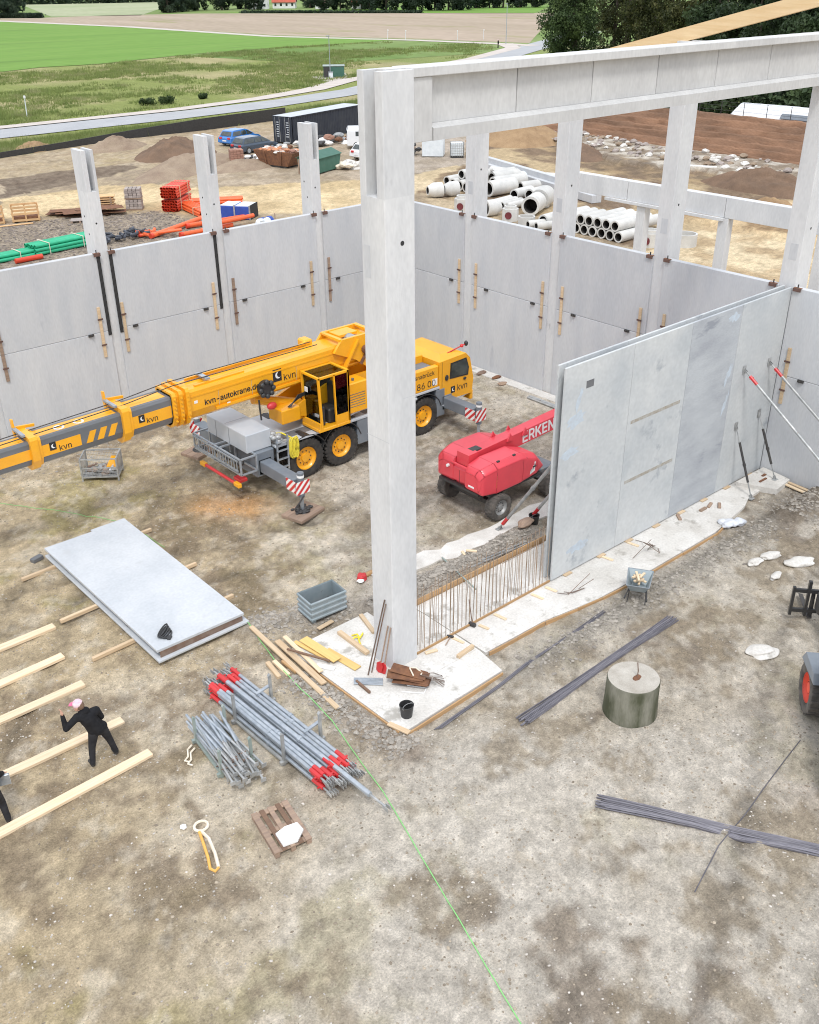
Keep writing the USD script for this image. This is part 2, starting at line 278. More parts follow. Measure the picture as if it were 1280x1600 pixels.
FAR = [(-400, 84), (22.9, 84.3), (29.8, 85.6), (38.2, 88.3), (57.1, 88.3), (70, 90), (84, 86), (90, 70), (100, 30), (110, -400), (1500, -400), (1500, 1500), (-400, 1500)]
zone(FAR, (0.17, 0.205, 0.07), 1.0, 0.3, 0.3, 5, (0.27, 0.255, 0.145), 0.07)
zone([(-60, 62), (-20, 84), (22.5, 83.2), (18.7, 73.4), (30.0, 72.5), (39.9, 78.0), (44.0, 85.2), (51.3, 81.3), (29, 68), (-10, 58)], (0.30, 0.24, 0.18), 0.9, 1.5, 0.2, 6, (0.36, 0.31, 0.25), 0.5)
zone([(-20, 30), (7.5, 47), (11.9, 55.9), (15.3, 55.2), (20.7, 53.3), (22.5, 52.8), (22.3, 48.0), (24.8, 43.7), (28.2, 42.4), (29, 24), (22, 20.5), (-20, 20.5)], (0.225, 0.195, 0.165), 0.95, 1.0, 0.3, 7, (0.30, 0.26, 0.225), 2.5)
zone([(-20, 50), (7, 48), (11, 56), (15.6, 56), (15.3, 64.7), (21.1, 64.8), (27.6, 62.0), (36.8, 69.3), (29.9, 71.5), (18, 66), (-20, 62)], (0.33, 0.28, 0.21), 0.8, 1.5, 0.3, 8, (0.25, 0.21, 0.17), 0.8)
zone([(36.8, 69.3), (51.3, 81.3), (66.9, 85.1), (63.3, 69.5), (63.9, 62.3), (53.0, 51.2), (46.4, 50.8), (40.1, 51.6), (33.9, 55.6), (29.9, 57.9)], (0.36, 0.31, 0.26), 0.85, 1.2, 0.3, 9, (0.28, 0.235, 0.185), 0.6)
zone([(-20, 72), (16.3, 67.2), (18.7, 73.4), (24.2, 73.1), (30.9, 73.0), (30.3, 69.9), (22.0, 66.9), (18.4, 66.0), (-20, 64)], (0.115, 0.09, 0.075), 0.9, 1.2, 0.4, 10, (0.17, 0.14, 0.115), 1.5)
zone(SAND, (0.56, 0.46, 0.31), 0.92, 1.5, 0.25, 11, (0.43, 0.345, 0.22), 0.35)
zone([(40.5, 44.8), (54.2, 52.4), (64.9, 63.3), (77.8, 62.2), (90, 50), (90, 0), (60, -60), (24, -60), (24, 11), (38.2, 22), (38.8, 27.2), (36.9, 41.6)], (0.40, 0.31, 0.19), 0.92, 1.5, 0.3, 12, (0.17, 0.12, 0.08), 0.42)
zone([(20, 20.5), (40, 45), (41, 30), (34, 10), (17.6, 8), (17.6, 20.5)], (0.43, 0.35, 0.24), 0.85, 1.5, 0.3, 16, (0.30, 0.24, 0.17), 0.5)
zone([(66.8, 55.1), (75.2, 57.7), (73.6, 48.4), (73.1, 40.6), (71.4, 31.0), (78, 5), (70, 5), (64.2, 26.8), (63.0, 34.4), (61.8, 39.5), (65.0, 49.0)], (0.46, 0.43, 0.38), 0.92, 1.5, 0.35, 13, (0.22, 0.18, 0.14), 0.8, 0.35)
zone([(58, 40), (62, 50), (66, 58), (69, 56), (64, 45), (62, 36), (64, 24), (60, 20)], (0.14, 0.105, 0.075), 0.8, 1.2, 0.35, 17, (0.30, 0.22, 0.13), 0.6)
zone([(41.2, 21.4), (47.5, 22.8), (48.1, 17.2), (38.3, 6), (30, 2), (34, 16.9), (37.8, 21.3)], (0.60, 0.50, 0.34), 0.9, 1.5, 0.35, 14, (0.42, 0.32, 0.20), 0.6)
zone([(47, 26), (50, 24), (58, 22), (60, 12), (52, 10), (47, 15)], (0.58, 0.45, 0.28), 0.8, 1.5, 0.35, 18, (0.24, 0.16, 0.09), 0.45, 0.25)
# ridges of dug-out rubble along the strip foundation and along the walls
rub = np.exp(-(((seg_dist((1.0, 2.35), (7.4, 2.4))) / 0.42) ** 2)); h += 0.32 * rub * (0.5 + n4); col = lerp(col, (0.25, 0.225, 0.20), np.clip(rub * 1.3, 0, 1) * (0.6 + 0.4 * n4))
rub = np.exp(-(((seg_dist((2.6, -2.0), (13.5, -2.1))) / 0.5) ** 2)); h += 0.10 * rub * (0.5 + n4); col = lerp(col, (0.24, 0.225, 0.20), np.clip(rub, 0, 1) * (0.4 + 0.6 * n4))
rub = np.exp(-(((seg_dist((-1.9, 1.5), (-1.6, -2.4))) / 0.45) ** 2)); h += 0.12 * rub * (0.5 + n4); col = lerp(col, (0.21, 0.17, 0.135), np.clip(rub * 1.2, 0, 1) * 0.8)
rub = np.exp(-(((seg_dist((-1.5, 4.0), (1.0, 2.9))) / 0.5) ** 2)); h += 0.10 * rub * (0.5 + n4); col = lerp(col, (0.33, 0.30, 0.27), np.clip(rub, 0, 1) * 0.7)
rub = np.exp(-(((seg_dist((14.3, -2.2), (16.3, -2.0))) / 0.75) ** 2)); h += 0.22 * rub * (0.5 + n4); col = lerp(col, (0.15, 0.125, 0.10), np.clip(rub * 1.2, 0, 1) * 0.85)
rub = np.exp(-((np.maximum(18.3 - y_, 0) / 1.3) ** 2)) * (y_ < 19.4) * (x_ < 16.6) * (x_ > -12); h += 0.18 * rub * n2; col = lerp(col, (0.30, 0.265, 0.235), rub * 0.75)
# orange sand blown by the rear outrigger
rub = np.exp(-(((seg_dist((1.3, 10.5), (2.2, 9.6))) / 0.75) ** 2)); col = lerp(col, (0.52, 0.31, 0.15), np.clip(rub * 1.2, 0, 1) * (0.3 + 0.7 * n3))
for pts_ in (((16, -4.5), (9, -6.2), (2, -9.5), (-4, -12)), ((15.5, -5.5), (9.5, -9.5), (6, -13)), ((13.5, 8.2), (3.0, 6.6), (-8, 9.5)), ((0, 13.2), (-5, 9.0), (-9.5, 3.5))):      # tyre ruts
    for a_, b_ in zip(pts_[:-1], pts_[1:]):
        d_ = np.array(b_, float) - np.array(a_, float); w_ = np.array([-d_[1], d_[0]]) / np.linalg.norm(d_) * 0.95
        for s_ in (-1, 1):
            q_ = seg_dist(np.array(a_) + s_ * w_, np.array(b_) + s_ * w_) + 0.25 * (n3 - 0.5); k_ = np.exp(-((q_ / 0.24) ** 2)); h -= 0.05 * k_; h += 0.02 * np.exp(-(((q_ - 0.36) / 0.12) ** 2)); col = lerp(col, col * 0.62 + 0.015, k_ * (0.45 + 0.55 * n4))
far = sst(np.hypot(x_, y_), 90, 130); h *= (1 - far)
track = inside(SAND, 0.8, 0.15, 21); h[track] *= 0.4
keep = np.zeros(len(P2), bool)                                                        # under the slabs the soil stays below them
for (a0, a1, b0, b1) in ((-1.6, 17.0, -1.9, 2.5), (14.5, 17, -1.6, 0.5)):
    keep |= (x_ > a0) & (x_ < a1) & (y_ > b0) & (y_ < b1)
h = np.where(keep, np.minimum(h, 0.03 + 0.25 * ((y_ > 1.8) & (x_ > 1.1))), h)
col *= (0.80 + 0.40 * nz(7.0, 15, 3))[:, None]; col *= (1 - 0.17 * sst(nz(2.6, 41), 0.54, 0.68) * (np.hypot(x_, y_) < 90))[:, None]
col = col * (np.array([1.02, 0.985, 0.91]) + (np.array([0.985, 0.985, 0.99]) - np.array([1.02, 0.985, 0.91])) * rightness[:, None])
col *= np.array([1.17, 1.145, 1.10])
V = np.c_[P2, G + h]
nx_, ny_ = len(gx), len(gy); idx = np.arange(nx_ * ny_).reshape(nx_, ny_)
F = np.stack([idx[:-1, :-1].ravel(), idx[1:, :-1].ravel(), idx[1:, 1:].ravel(), idx[:-1, 1:].ravel()], 1)
def colored(path, V, F, C, matname, **k):
    m = usdkit.mesh(stage, path, (V, F), '/World/Looks/' + matname, True)
    UsdGeom.PrimvarsAPI(m).CreatePrimvar('soil', Sdf.ValueTypeNames.Color3fArray, 'vertex').Set(Vt.Vec3fArray.FromNumpy(np.clip(C, 0, 1).astype(np.float32)))
    keys(m.GetPrim(), **k); return m
usdkit.material(stage, '/World/Looks/site_soil', {
    'at': ('attribute', {'attribute': 'soil'}), 'g': ('geometry', {}),
    'n1': ('noise_texture', {'scale': 4.5, 'detail': 10.0, 'roughness': 0.78}), 'n2': ('noise_texture', {'scale': 26.0, 'detail': 6.0, 'roughness': 0.75}), 'v': ('voronoi_texture', {'scale': 13.0}),
    'm1': ('map_range', {'from_min': 0.3, 'from_max': 0.7, 'to_min': 0.62, 'to_max': 1.38}), 'm2': ('map_range', {'from_min': 0.3, 'from_max': 0.7, 'to_min': 0.66, 'to_max': 1.34}),
    'mm': ('math', {'math_type': 'multiply'}), 'sc': ('vector_math', {'math_type': 'scale'}),
    'vt': ('map_range', {'from_min': 0.0, 'from_max': 0.2, 'to_min': 1.0, 'to_max': 0.0, 'clamp': True}), 'sel': ('map_range', {'from_min': 0.53, 'from_max': 0.60, 'to_min': 0.0, 'to_max': 0.8, 'clamp': True}), 'vm': ('math', {'math_type': 'multiply'}),
    'st': ('mix_color', {'b': (0.58, 0.555, 0.515)}), 'hs': ('math', {'math_type': 'add'}), 'b': ('bump', {'strength': 0.8, 'distance': 0.10}), 'p': ('principled_bsdf', {'roughness': 0.95, 'specular_ior_level': 0.15})},
    [('g.position', 'n1.vector'), ('g.position', 'n2.vector'), ('g.position', 'v.vector'), ('n1.fac', 'm1.value'), ('n2.fac', 'm2.value'), ('m1.result', 'mm.value1'), ('m2.result', 'mm.value2'),
     ('at.color', 'sc.vector1'), ('mm.value', 'sc.scale'), ('v.distance', 'vt.value'), ('n1.fac', 'sel.value'), ('vt.result', 'vm.value1'), ('sel.result', 'vm.value2'), ('vm.value', 'st.fac'), ('sc.vector', 'st.a'), ('st.result', 'p.base_color'),
     ('n1.fac', 'hs.value1'), ('n2.fac', 'hs.value2'), ('hs.value', 'b.height'), ('b.normal', 'p.normal')], surface='p.BSDF')
colored('/World/ground', V, F, col, 'site_soil', kind='structure')
GH = h.reshape(nx_, ny_)
def gz(x, y):
    """ground height at a point"""
    i = min(max(np.searchsorted(gx, x) - 1, 0), nx_ - 2); j = min(max(np.searchsorted(gy, y) - 1, 0), ny_ - 2)
    u = (x - gx[i]) / (gx[i + 1] - gx[i]); w = (y - gy[j]) / (gy[j + 1] - gy[j])
    return G + (GH[i, j] * (1 - u) * (1 - w) + GH[i + 1, j] * u * (1 - w) + GH[i, j + 1] * (1 - u) * w + GH[i + 1, j + 1] * u * w)
# ------------------------------------------------------------------ road, path and the fields beyond the site: flat sheets, each a little above the one below
def sheet(name, poly, z, matname):
    m = trimesh.creation.triangulate_polygon(Polygon(poly), engine='earcut'); V2, F2 = m
    V3 = np.c_[np.asarray(V2), np.full(len(V2), z)]; F2 = np.asarray(F2)
    nrm = np.cross(V3[F2[:, 1]] - V3[F2[:, 0]], V3[F2[:, 2]] - V3[F2[:, 0]])[:, 2]; F2[nrm < 0] = F2[nrm < 0][:, ::-1]
    m = usdkit.mesh(stage, '/World/' + name, (V3, F2), '/World/Looks/' + matname); keys(m.GetPrim(), kind='structure'); return m
mat('field_green', (0.125, 0.23, 0.045), (0.16, 0.265, 0.06), 0.12, 0.9, coord='position', stretch=(0.12, 1.3, 1), fine=0.15, spot=((0.105, 0.185, 0.04), 0.06, 0.56), spec=0.1)
mat('field_stubble', (0.36, 0.29, 0.225), (0.30, 0.245, 0.18), 0.02, 0.95, coord='position', stretch=(3, 0.6, 1), fine=0.12, spot=((0.25, 0.235, 0.12), 0.03, 0.58), spec=0.1)
mat('field_meadow', (0.12, 0.19, 0.05), (0.20, 0.25, 0.10), 0.02, 0.95, coord='position', fine=0.12, spec=0.1)
mat('field_pale', (0.26, 0.30, 0.17), (0.34, 0.35, 0.23), 0.02, 0.95, coord='position', fine=0.1, spec=0.1)
mat('asphalt_grey', (0.31, 0.315, 0.325), (0.35, 0.355, 0.36), 0.3, 0.8, coord='position', fine=0.06, spec=0.3)
mat('path_gravel', (0.50, 0.45, 0.41), (0.44, 0.39, 0.35), 0.4, 0.9, coord='position', fine=0.08, spec=0.2)
sheet('far_meadow', [(110, 150), (300, 135), (900, 300), (1400, 900), (700, 1400), (200, 1300), (120, 600), (60, 400)], -0.07, 'field_meadow')
sheet('stubble_field', [(60, 520), (120, 405), (146.6, 403.6), (158.7, 323.4), (159.5, 240.4), (173.2, 196.5), (180.5, 162), (330, 285), (297, 330), (235, 410), (200.9, 423.0), (169.4, 421.9)], -0.05, 'field_stubble')
sheet('pale_field', [(178.7, 430.8), (209.5, 410.9), (281.8, 519.6), (336.6, 626.7), (250.6, 640)], -0.05, 'field_pale')
sheet('green_strip', [(245, 410), (292, 333), (322, 290), (400, 350), (340.8, 400)], -0.05, 'field_green')
sheet('green_field', [(-80, 210), (40, 181), (59.7, 178.3), (68.6, 182.6), (79.7, 181.4), (106.8, 191.7), (130.9, 195.2), (156.7, 194.1), (168.7, 197.0), (164.0, 206.8), (155.4, 235.1), (154.4, 315.1), (144.3, 397.7), (60, 420)], -0.03, 'field_green')
sheet('farm_track', [(100, 560), (143.6, 403.6), (154.2, 319.2), (153.6, 235.1), (162.3, 206.8), (167.6, 192.4), (171.6, 164.8), (171.5, 154.5), (176.5, 154.5), (176.1, 164.8), (171.5, 192.4), (166.5, 206.8), (157.6, 235.1), (158.6, 319.2), (148.6, 403.6), (110, 560)], -0.01, 'path_gravel')
sheet('road', [(-120, 88), (-20, 92), (27.7, 96.7), (39.6, 97.0), (49.4, 97.2), (63.0, 98.6), (79.1, 102.4), (104.5, 112.5), (150, 136), (230, 180), (228, 188), (148, 143), (101.5, 119.4), (83.5, 109.8), (69.0, 105.8), (54.4, 104.0), (42.1, 103.8), (28.4, 103.4), (-20, 99), (-120, 95)], -0.03, 'asphalt_grey')
sheet('footpath', [(-120, 96.0), (-20, 100), (28.4, 103.9), (42.1, 104.3), (54.4, 104.6), (69.0, 107.4), (82.0, 111.8), (93.0, 118.6), (101.8, 122.4), (114.4, 126.9), (137.6, 136.0), (166.4, 151.4), (177, 164), (173.6, 166.5), (164.4, 154.4), (136.6, 138.6), (113.4, 129.6), (100.8, 125.1), (91.0, 121.6), (80.0, 114.8), (68.0, 110.0), (54.2, 107.2), (42.1, 106.7), (28.4, 106.3), (-20, 102.4), (-120, 98.4)], -0.015, 'path_gravel')
sheet('paved_pad', [(88.5, 120.0), (95.5, 123.6), (101, 131.5), (92, 129)], 0.0, 'path_gravel')
# ------------------------------------------------------------------ precast hall: columns, wall panels, roof beam, rafter
mat('cast_iron', (0.10, 0.06, 0.05), (0.16, 0.09, 0.07), 5.0, 0.8, 0.2)
ORD = ['first', 'second', 'third', 'fourth', 'fifth', 'sixth', 'seventh', 'eighth', 'ninth', 'tenth', 'eleventh', 'twelfth', 'thirteenth', 'fourteenth', 'fifteenth', 'sixteenth']
def ch_rect(x0, x1, y0, y1, c=0.02):
    return [(x0 + c, y0), (x1 - c, y0), (x1, y0 + c), (x1, y1 - c), (x1 - c, y1), (x0 + c, y1), (x0, y1 - c), (x0, y0 + c)]
def fork_column(name, label, cat, cx, cy, wx, wy, z0, z1, slot_z, slot, along, group=None):
    """column with a forked head: slot = (lo, hi) across; along = direction in which the slot runs"""
    t = thing(name, label, cat, (cx, cy, z0), 0, group)
    x0, x1, y0, y1 = -wx / 2, wx / 2, -wy / 2, wy / 2
    part(MB().prism(ch_rect(x0, x1, y0, y1), 0, slot_z - z0), 'shaft', 'column_concrete', t)
    for lo, hi in ((None, slot[0]), (slot[1], None)):
        if along == 'x': r = ch_rect(x0, x1, y0 if lo is None else lo, y1 if hi is None else hi, 0.015)
        else: r = ch_rect(x0 if lo is None else lo, x1 if hi is None else hi, y0, y1, 0.015)
        part(MB().prism(r, slot_z - z0, z1 - z0), 'fork_prong', 'column_concrete', t)
    return t
def hole(t, p, q, r=0.035): part(MB().tube(p, q, r, 12), 'bolt_hole', 'black_foam', t)
# main column
mc = fork_column('concrete_column', 'tall white concrete column in the foreground standing on the pale foundation pad', 'column', 0.39, 0.37, 0.78, 0.74, 0, 13.43, 11.2, (-0.14, 0.18), 'x')
hole(mc, (0.05, -0.372, 10.31), (0.05, -0.36, 10.31), 0.05)
part(MB().cbox(-0.393, -0.39, 0.1, 0.28, 9.6, 10.25, 0.001), 'grey_patch', 'panel_concrete', mc); part(MB().box(0.02, 0.39, -0.3715, -0.37, 7.02, 7.03), 'form_joint', 'panel_concrete', mc); part(MB().box(-0.3915, -0.39, -0.37, 0.37, 6.1, 6.11), 'form_joint', 'panel_concrete', mc)
# roof beam with web panels between its flanges
bm = thing('roof_beam', 'long pale concrete roof beam with flanges running over the partition wall', 'beam', (0.3, 0.40, 12.12))
b = MB()
part(MB().prism([(-0.20, 0), (0.20, 0), (0.20, 0.26), (0.12, 0.31), (-0.12, 0.31), (-0.20, 0.26)], 0, 0.01, 'x').xf(t=(0, 0, 0)) if False else MB().hull([(x, y, z) for x in (1.06, 16.2) for y, z in ((-0.30, 0), (0.24, 0), (0.24, 0.23), (0.10, 0.30), (-0.16, 0.30), (-0.30, 0.23))]), 'bottom_flange', 'beam_concrete', bm)
part(MB().hull([(x, y, z) for x in (-0.05, 16.2) for y, z in ((-0.13, 1.14), (0.13, 1.14), (0.13, 1.35), (-0.13, 1.35))]) if False else MB().cbox(0.49, 16.2, -0.31, 0.27, 1.16, 1.33, 0.012), 'top_flange', 'beam_concrete', bm)
part(MB().cbox(0.0, 0.49, -0.13, 0.13, 1.16, 1.33, 0.01), 'beam_end_top', 'beam_concrete', bm)
part(MB().cbox(0.0, 0.485, -0.13, 0.13, 0.0, 1.155, 0.01), 'beam_end', 'beam_concrete', bm)
part(MB().cbox(0.487, 1.055, -0.27, 0.22, 0.0, 1.157, 0.01), 'end_block', 'beam_concrete', bm)
for a, c in zip((1.06, 3.57, 5.99, 8.36, 10.79, 13.23), (3.57, 5.99, 8.36, 10.79, 13.23, 16.2)):
    part(MB().cbox(a + 0.012, c - 0.012, -0.11, 0.10, 0.295, 1.163, 0.012), 'web_panel', 'beam_concrete', bm)
# side wall along y = 19.1 and end wall along x = 16.6
YW, XW = 19.1, 16.6
SC = [-2.09, 2.70, 7.50, 12.28, 17.05]
wordl = ['leftmost', 'second', 'third', 'fourth', 'corner']
for i, xc in enumerate(SC):
    t = fork_column('wall_column', ['white forked wall column at the left picture edge, mostly outside it', 'leftmost forked white column whose head rises above the side wall, black strips on both sides', 'middle forked white column of the side wall, head in front of the orange pipes', 'forked white column of the side wall nearest the hall corner, head before the green skip', 'white forked corner column hidden behind the tall foreground column'][i], 'column',
                    xc, YW + 0.42, 0.46, 0.76, G, 9.75, 8.38, (-0.05, 0.13), 'y')
    hole(t, (-0.05, -0.382, 7.4), (-0.05, -0.37, 7.4), 0.035); hole(t, (-0.232, -0.05, 7.0), (-0.222, -0.05, 7.0), 0.035)
    hole(t, (-0.232, 0.12, 7.6), (-0.222, 0.12, 7.6), 0.035)
EC = [14.56, 9.84, 5.14, 0.34]
for i, yc in enumerate(EC):
    top = 13.12 + (4.82 - yc) * 0.245
    t = thing('wall_column', ['square white column of the end wall nearest the hall corner, rising to the beam', 'square white end wall column in front of the concrete pipe stacks', 'square white end wall column carrying the wooden rafter end', 'square white column at the right edge where the partition wall meets the end wall'][i], 'column', (XW + 0.375, yc, G))
    part(MB().prism(ch_rect(-0.375, 0.375, -0.285, 0.285), 0, top - G - 0.01 if i < 3 else 14.15), 'shaft', 'column_concrete', t)
    hole(t, (-0.05, -0.287, 8.15), (-0.05, -0.277, 8.15), 0.04)
    part(MB().cbox(-0.3785, -0.375, -0.16, 0.1, 7.2, 7.7, 0.001), 'grey_patch', 'panel_concrete', t)
def wall_panel(label, p, q, z0, z1, th, inward):
    """a flat panel from p to q (2-D), its front face on that line, thickness away from 'inward'"""
    p, q = np.array(p, float), np.array(q, float); L = np.linalg.norm(q - p); a = math.atan2(*(q - p)[::-1])
    return solo(MB().cbox(0.012, L - 0.012, 0, th, 0.006, z1 - z0 - 0.006, 0.012), 'wall_panel', 'panel_concrete', label, 'wall panel', (*p, z0), a)
ZJ, ZT = 3.45, 6.3
bays = ['left of the leftmost column', 'between the leftmost and the middle column', 'between the middle column and the third column', 'between the third column and the hall corner']
left_x = [(-6.7, SC[0] - 0.15), (SC[0] + 0.15, SC[1] - 0.17), (SC[1] + 0.17, SC[2] - 0.17), (SC[2] + 0.17, SC[3] - 0.17), (SC[3] + 0.17, XW + 0.0)]
names = ['cut off by the left picture edge'] + bays
for i, (a, c) in enumerate(left_x):
    for lo, hi, w in ((G - 0.1, ZJ, 'lower'), (ZJ, ZT, 'upper')):
        wall_panel(f'smooth grey concrete panel of the side wall, {w} one {names[i]}', (a, YW - 0.06), (c, YW - 0.06), lo, hi, 0.22, 1)
ey = [(YW - 0.08, EC[0] + 0.22), (EC[0] - 0.22, EC[1] + 0.22), (EC[1] - 0.22, EC[2] + 0.22), (EC[2] - 0.22, EC[3] + 0.22), (EC[3] - 0.22, -4.6)]
ebay = ['between the hall corner and the first end wall column', 'behind the crane cab, between first and second end wall columns', 'between second and third end wall columns, above the partition', 'behind the partition, next to its far end', 'right of the partition at the picture edge']
for i, (a, c) in enumerate(ey):
    for lo, hi, w in ((G - 0.1, ZJ, 'lower'), (ZJ, ZT, 'upper')):
        wall_panel(f'smooth grey concrete panel of the end wall, {w} one {ebay[i]}', (XW - 0.06, a), (XW - 0.06, c), lo, hi, 0.22, 1)
# black foam strips beside two side wall columns
for x, s, l in ((SC[1] - 0.235, 0, 'left of the leftmost column head'), (SC[1] + 0.235, 0, 'right of the leftmost column head'), (SC[2] - 0.235, 0, 'left of the middle column')):
    solo(MB().box(-0.065, 0.065, -0.02, 0, 0, 2.95), 'foam_strip', 'black_foam', f'black foam strip on the side wall panel, {l}', 'sealing strip', (x, YW - 0.061, 3.28))
# battens over the joint
def batten(x, y, rz, label, zc=3.45, old=False):
    t = thing('wooden_batten', label, 'batten', (x, y, zc - 0.95), rz)
    part(MB().cbox(-0.055, 0.055, -0.055, 0, 0, 1.9, 0.006), 'board', 'wood_old' if old else 'wood_new', t)
    for z in (0.45, 1.42): part(MB().box(-0.10, 0.10, -0.075, -0.055, z, z + 0.06), 'clamp', 'cast_iron', t)
bl = ['left of the leftmost column', 'right of the leftmost column', 'left of the middle side wall column', 'right of the middle side wall column', 'left of the third side wall column', 'right of the third side wall column']
for k, (x, old) in enumerate(((2.15, 0), (3.08, 0), (6.97, 0), (7.89, 1), (11.72, 0), (12.65, 1), (-1.55, 1))):
    batten(x, YW - 0.06, 0, f'{"weathered" if old else "light"} wooden batten over the panel joint, ' + (bl[k] if k < 6 else 'at the left picture edge'), old=bool(old))
bl = ['left of the first end wall column', 'right of the first end wall column', 'left of the second end wall column', 'right of the second end wall column', 'left of the third end wall column', 'right of the third end wall column', None, 'beside the far end of the partition']
for k, y in enumerate((15.02, 14.02, 10.32, 9.32, 5.64, 4.62, None, -0.2)):
    if y is not None: batten(XW - 0.06, y, -PI / 2, 'light wooden batten clamped over the end wall joint, ' + bl[k])
# joint brackets beside the battens and rusty angles on the wall crown
jb = thing('joint_bracket', 'small steel bracket on the side wall joint left of the leftmost column', 'bracket', (1.72, YW - 0.06, 3.42)); part(MB().box(-0.10, 0.10, -0.06, 0, -0.04, 0.04), 'plate', 'dark_metal', jb); part(MB().tube((0, -0.06, 0), (0, -0.12, 0), 0.03, 8), 'bolt', 'dark_metal', jb)
for x, y, rz, l in ((3.5, YW - 0.06, 0, 'side wall joint right of the leftmost column'), (6.55, YW - 0.06, 0, 'side wall joint left of the middle column'), (8.35, YW - 0.06, 0, 'side wall joint right of the middle column'), (11.25, YW - 0.06, 0, 'side wall joint left of the third column'), (13.1, YW - 0.06, 0, 'side wall joint right of the third column'),
                    (XW - 0.06, 15.5, -PI / 2, 'end wall joint left of the first column'), (XW - 0.06, 13.4, -PI / 2, 'end wall joint right of the first column'), (XW - 0.06, 10.8, -PI / 2, 'end wall joint left of the second column'), (XW - 0.06, 8.7, -PI / 2, 'end wall joint right of the second column'), (XW - 0.06, 6.15, -PI / 2, 'end wall joint left of the third column'), (XW - 0.06, -0.75, -PI / 2, 'end wall joint right of the partition')):
    dup(jb, (x, y, 3.42), rz, 'small steel bracket on the ' + l)
ab = thing('crown_angle', 'rusty steel angle on the wall top left of the leftmost column', 'steel angle', (SC[1] - 0.28, YW - 0.06, ZT)); part(MB().box(-0.13, 0.13, -0.05, 0.06, 0.0, 0.012), 'top_leg', 'rust', ab); part(MB().box(-0.13, 0.13, -0.062, -0.05, -0.10, 0.012), 'front_leg', 'cast_iron', ab); part(MB().tube((0.0, 0, 0.01), (0.0, 0, 0.12), 0.02, 6), 'bolt', 'dark_metal', ab)
for x, y, rz, l in ((SC[1] + 0.28, YW - 0.06, 0, 'right of the leftmost column'), (SC[2] - 0.28, YW - 0.06, 0, 'left of the middle column'), (SC[2] + 0.28, YW - 0.06, 0, 'right of the middle column'), (SC[3] - 0.28, YW - 0.06, 0, 'left of the third side wall column'), (SC[3] + 0.28, YW - 0.06, 0, 'right of the third side wall column'),
                    (XW - 0.06, EC[0] + 0.36, -PI / 2, 'left of the first end wall column'), (XW - 0.06, EC[0] - 0.36, -PI / 2, 'right of the first end wall column'), (XW - 0.06, EC[1] + 0.36, -PI / 2, 'left of the second end wall column'), (XW - 0.06, EC[1] - 0.36, -PI / 2, 'right of the second end wall column'), (XW - 0.06, EC[2] + 0.36, -PI / 2, 'left of the third end wall column'), (XW - 0.06, EC[2] - 0.36, -PI / 2, 'right of the third end wall column'), (XW - 0.06, EC[3] + 0.42, -PI / 2, 'left of the partition end'), (XW - 0.06, EC[3] - 0.42, -PI / 2, 'right of the partition end')):
    dup(ab, (x, y, ZT), rz, 'rusty steel angle on the wall top ' + l)
# glulam rafter on the end wall columns
r = MB(); pts = [(17.0, y, 13.12 + (4.82 - y) * 0.245) for y in (19.3, -7.0)]
V = [(x, y, z + dz) for x in (16.87, 17.07) for (_, y, z) in pts for dz in (0.0, 0.42)]
r.hull([(x - 16.97, y - 4.82, z - 13.12) for x, y, z in V])
solo(r, 'rafter', 'glulam', 'yellow glued timber rafter rising to the right behind the concrete beam', 'rafter', (16.97, 4.82, 13.13))
# low steel-grey beam on short columns behind the end wall
lb = thing('low_beam', 'low white concrete beam on short columns behind the end wall', 'beam', (28.0, 12.0, 5.25))
for a, c in ((19.4, 15.15), (15.15, 9.75), (9.75, 4.9), (4.9, 0.0)): part(MB().cbox(-0.2, 0.2, c - 12 + 0.012, a - 12 - 0.012, 0, 0.9, 0.015), 'beam_section', 'column_concrete', lb)
part(MB().cbox(-0.33, -0.203, -2.25, 4.4, -0.14, 0.0, 0.01), 'ledge', 'column_concrete', lb)
for y, l in ((14.25, 'short white column under the low beam, in front of the pipe stack end'), (9.75, 'short white column under the low beam, right of the third end wall column'), (5.0, 'short white column under the low beam, hidden at the right end')):
    t = thing('short_column', l, 'column', (28.0, y, G)); part(MB().prism(ch_rect(-0.22, 0.22, -0.25, 0.25), 0, 5.34), 'shaft', 'column_concrete', t); part(MB().cbox(-0.30, 0.30, -0.32, 0.32, 0, 0.25, 0.02), 'socket', 'pale_concrete', t)
t = thing('edge_beam', 'grey ledged concrete beam lying on the ground behind the concrete pipes', 'beam', (50.1, 41.4, G), math.atan2(18.4, 5.0))
part(MB().cbox(-9.5, 9.5, 0.0, 0.45, 0.05, 1.05, 0.02), 'web', 'panel_concrete', t); part(MB().cbox(-9.5, 9.5, 0.452, 0.85, 0.05, 0.62, 0.02), 'ledge', 'panel_concrete', t)
for x in (-7.0, 7.0): part(MB().box(x - 0.1, x + 0.1, -0.1, 0.95, -0.1, 0.05), 'bearer', 'wood_old', t)
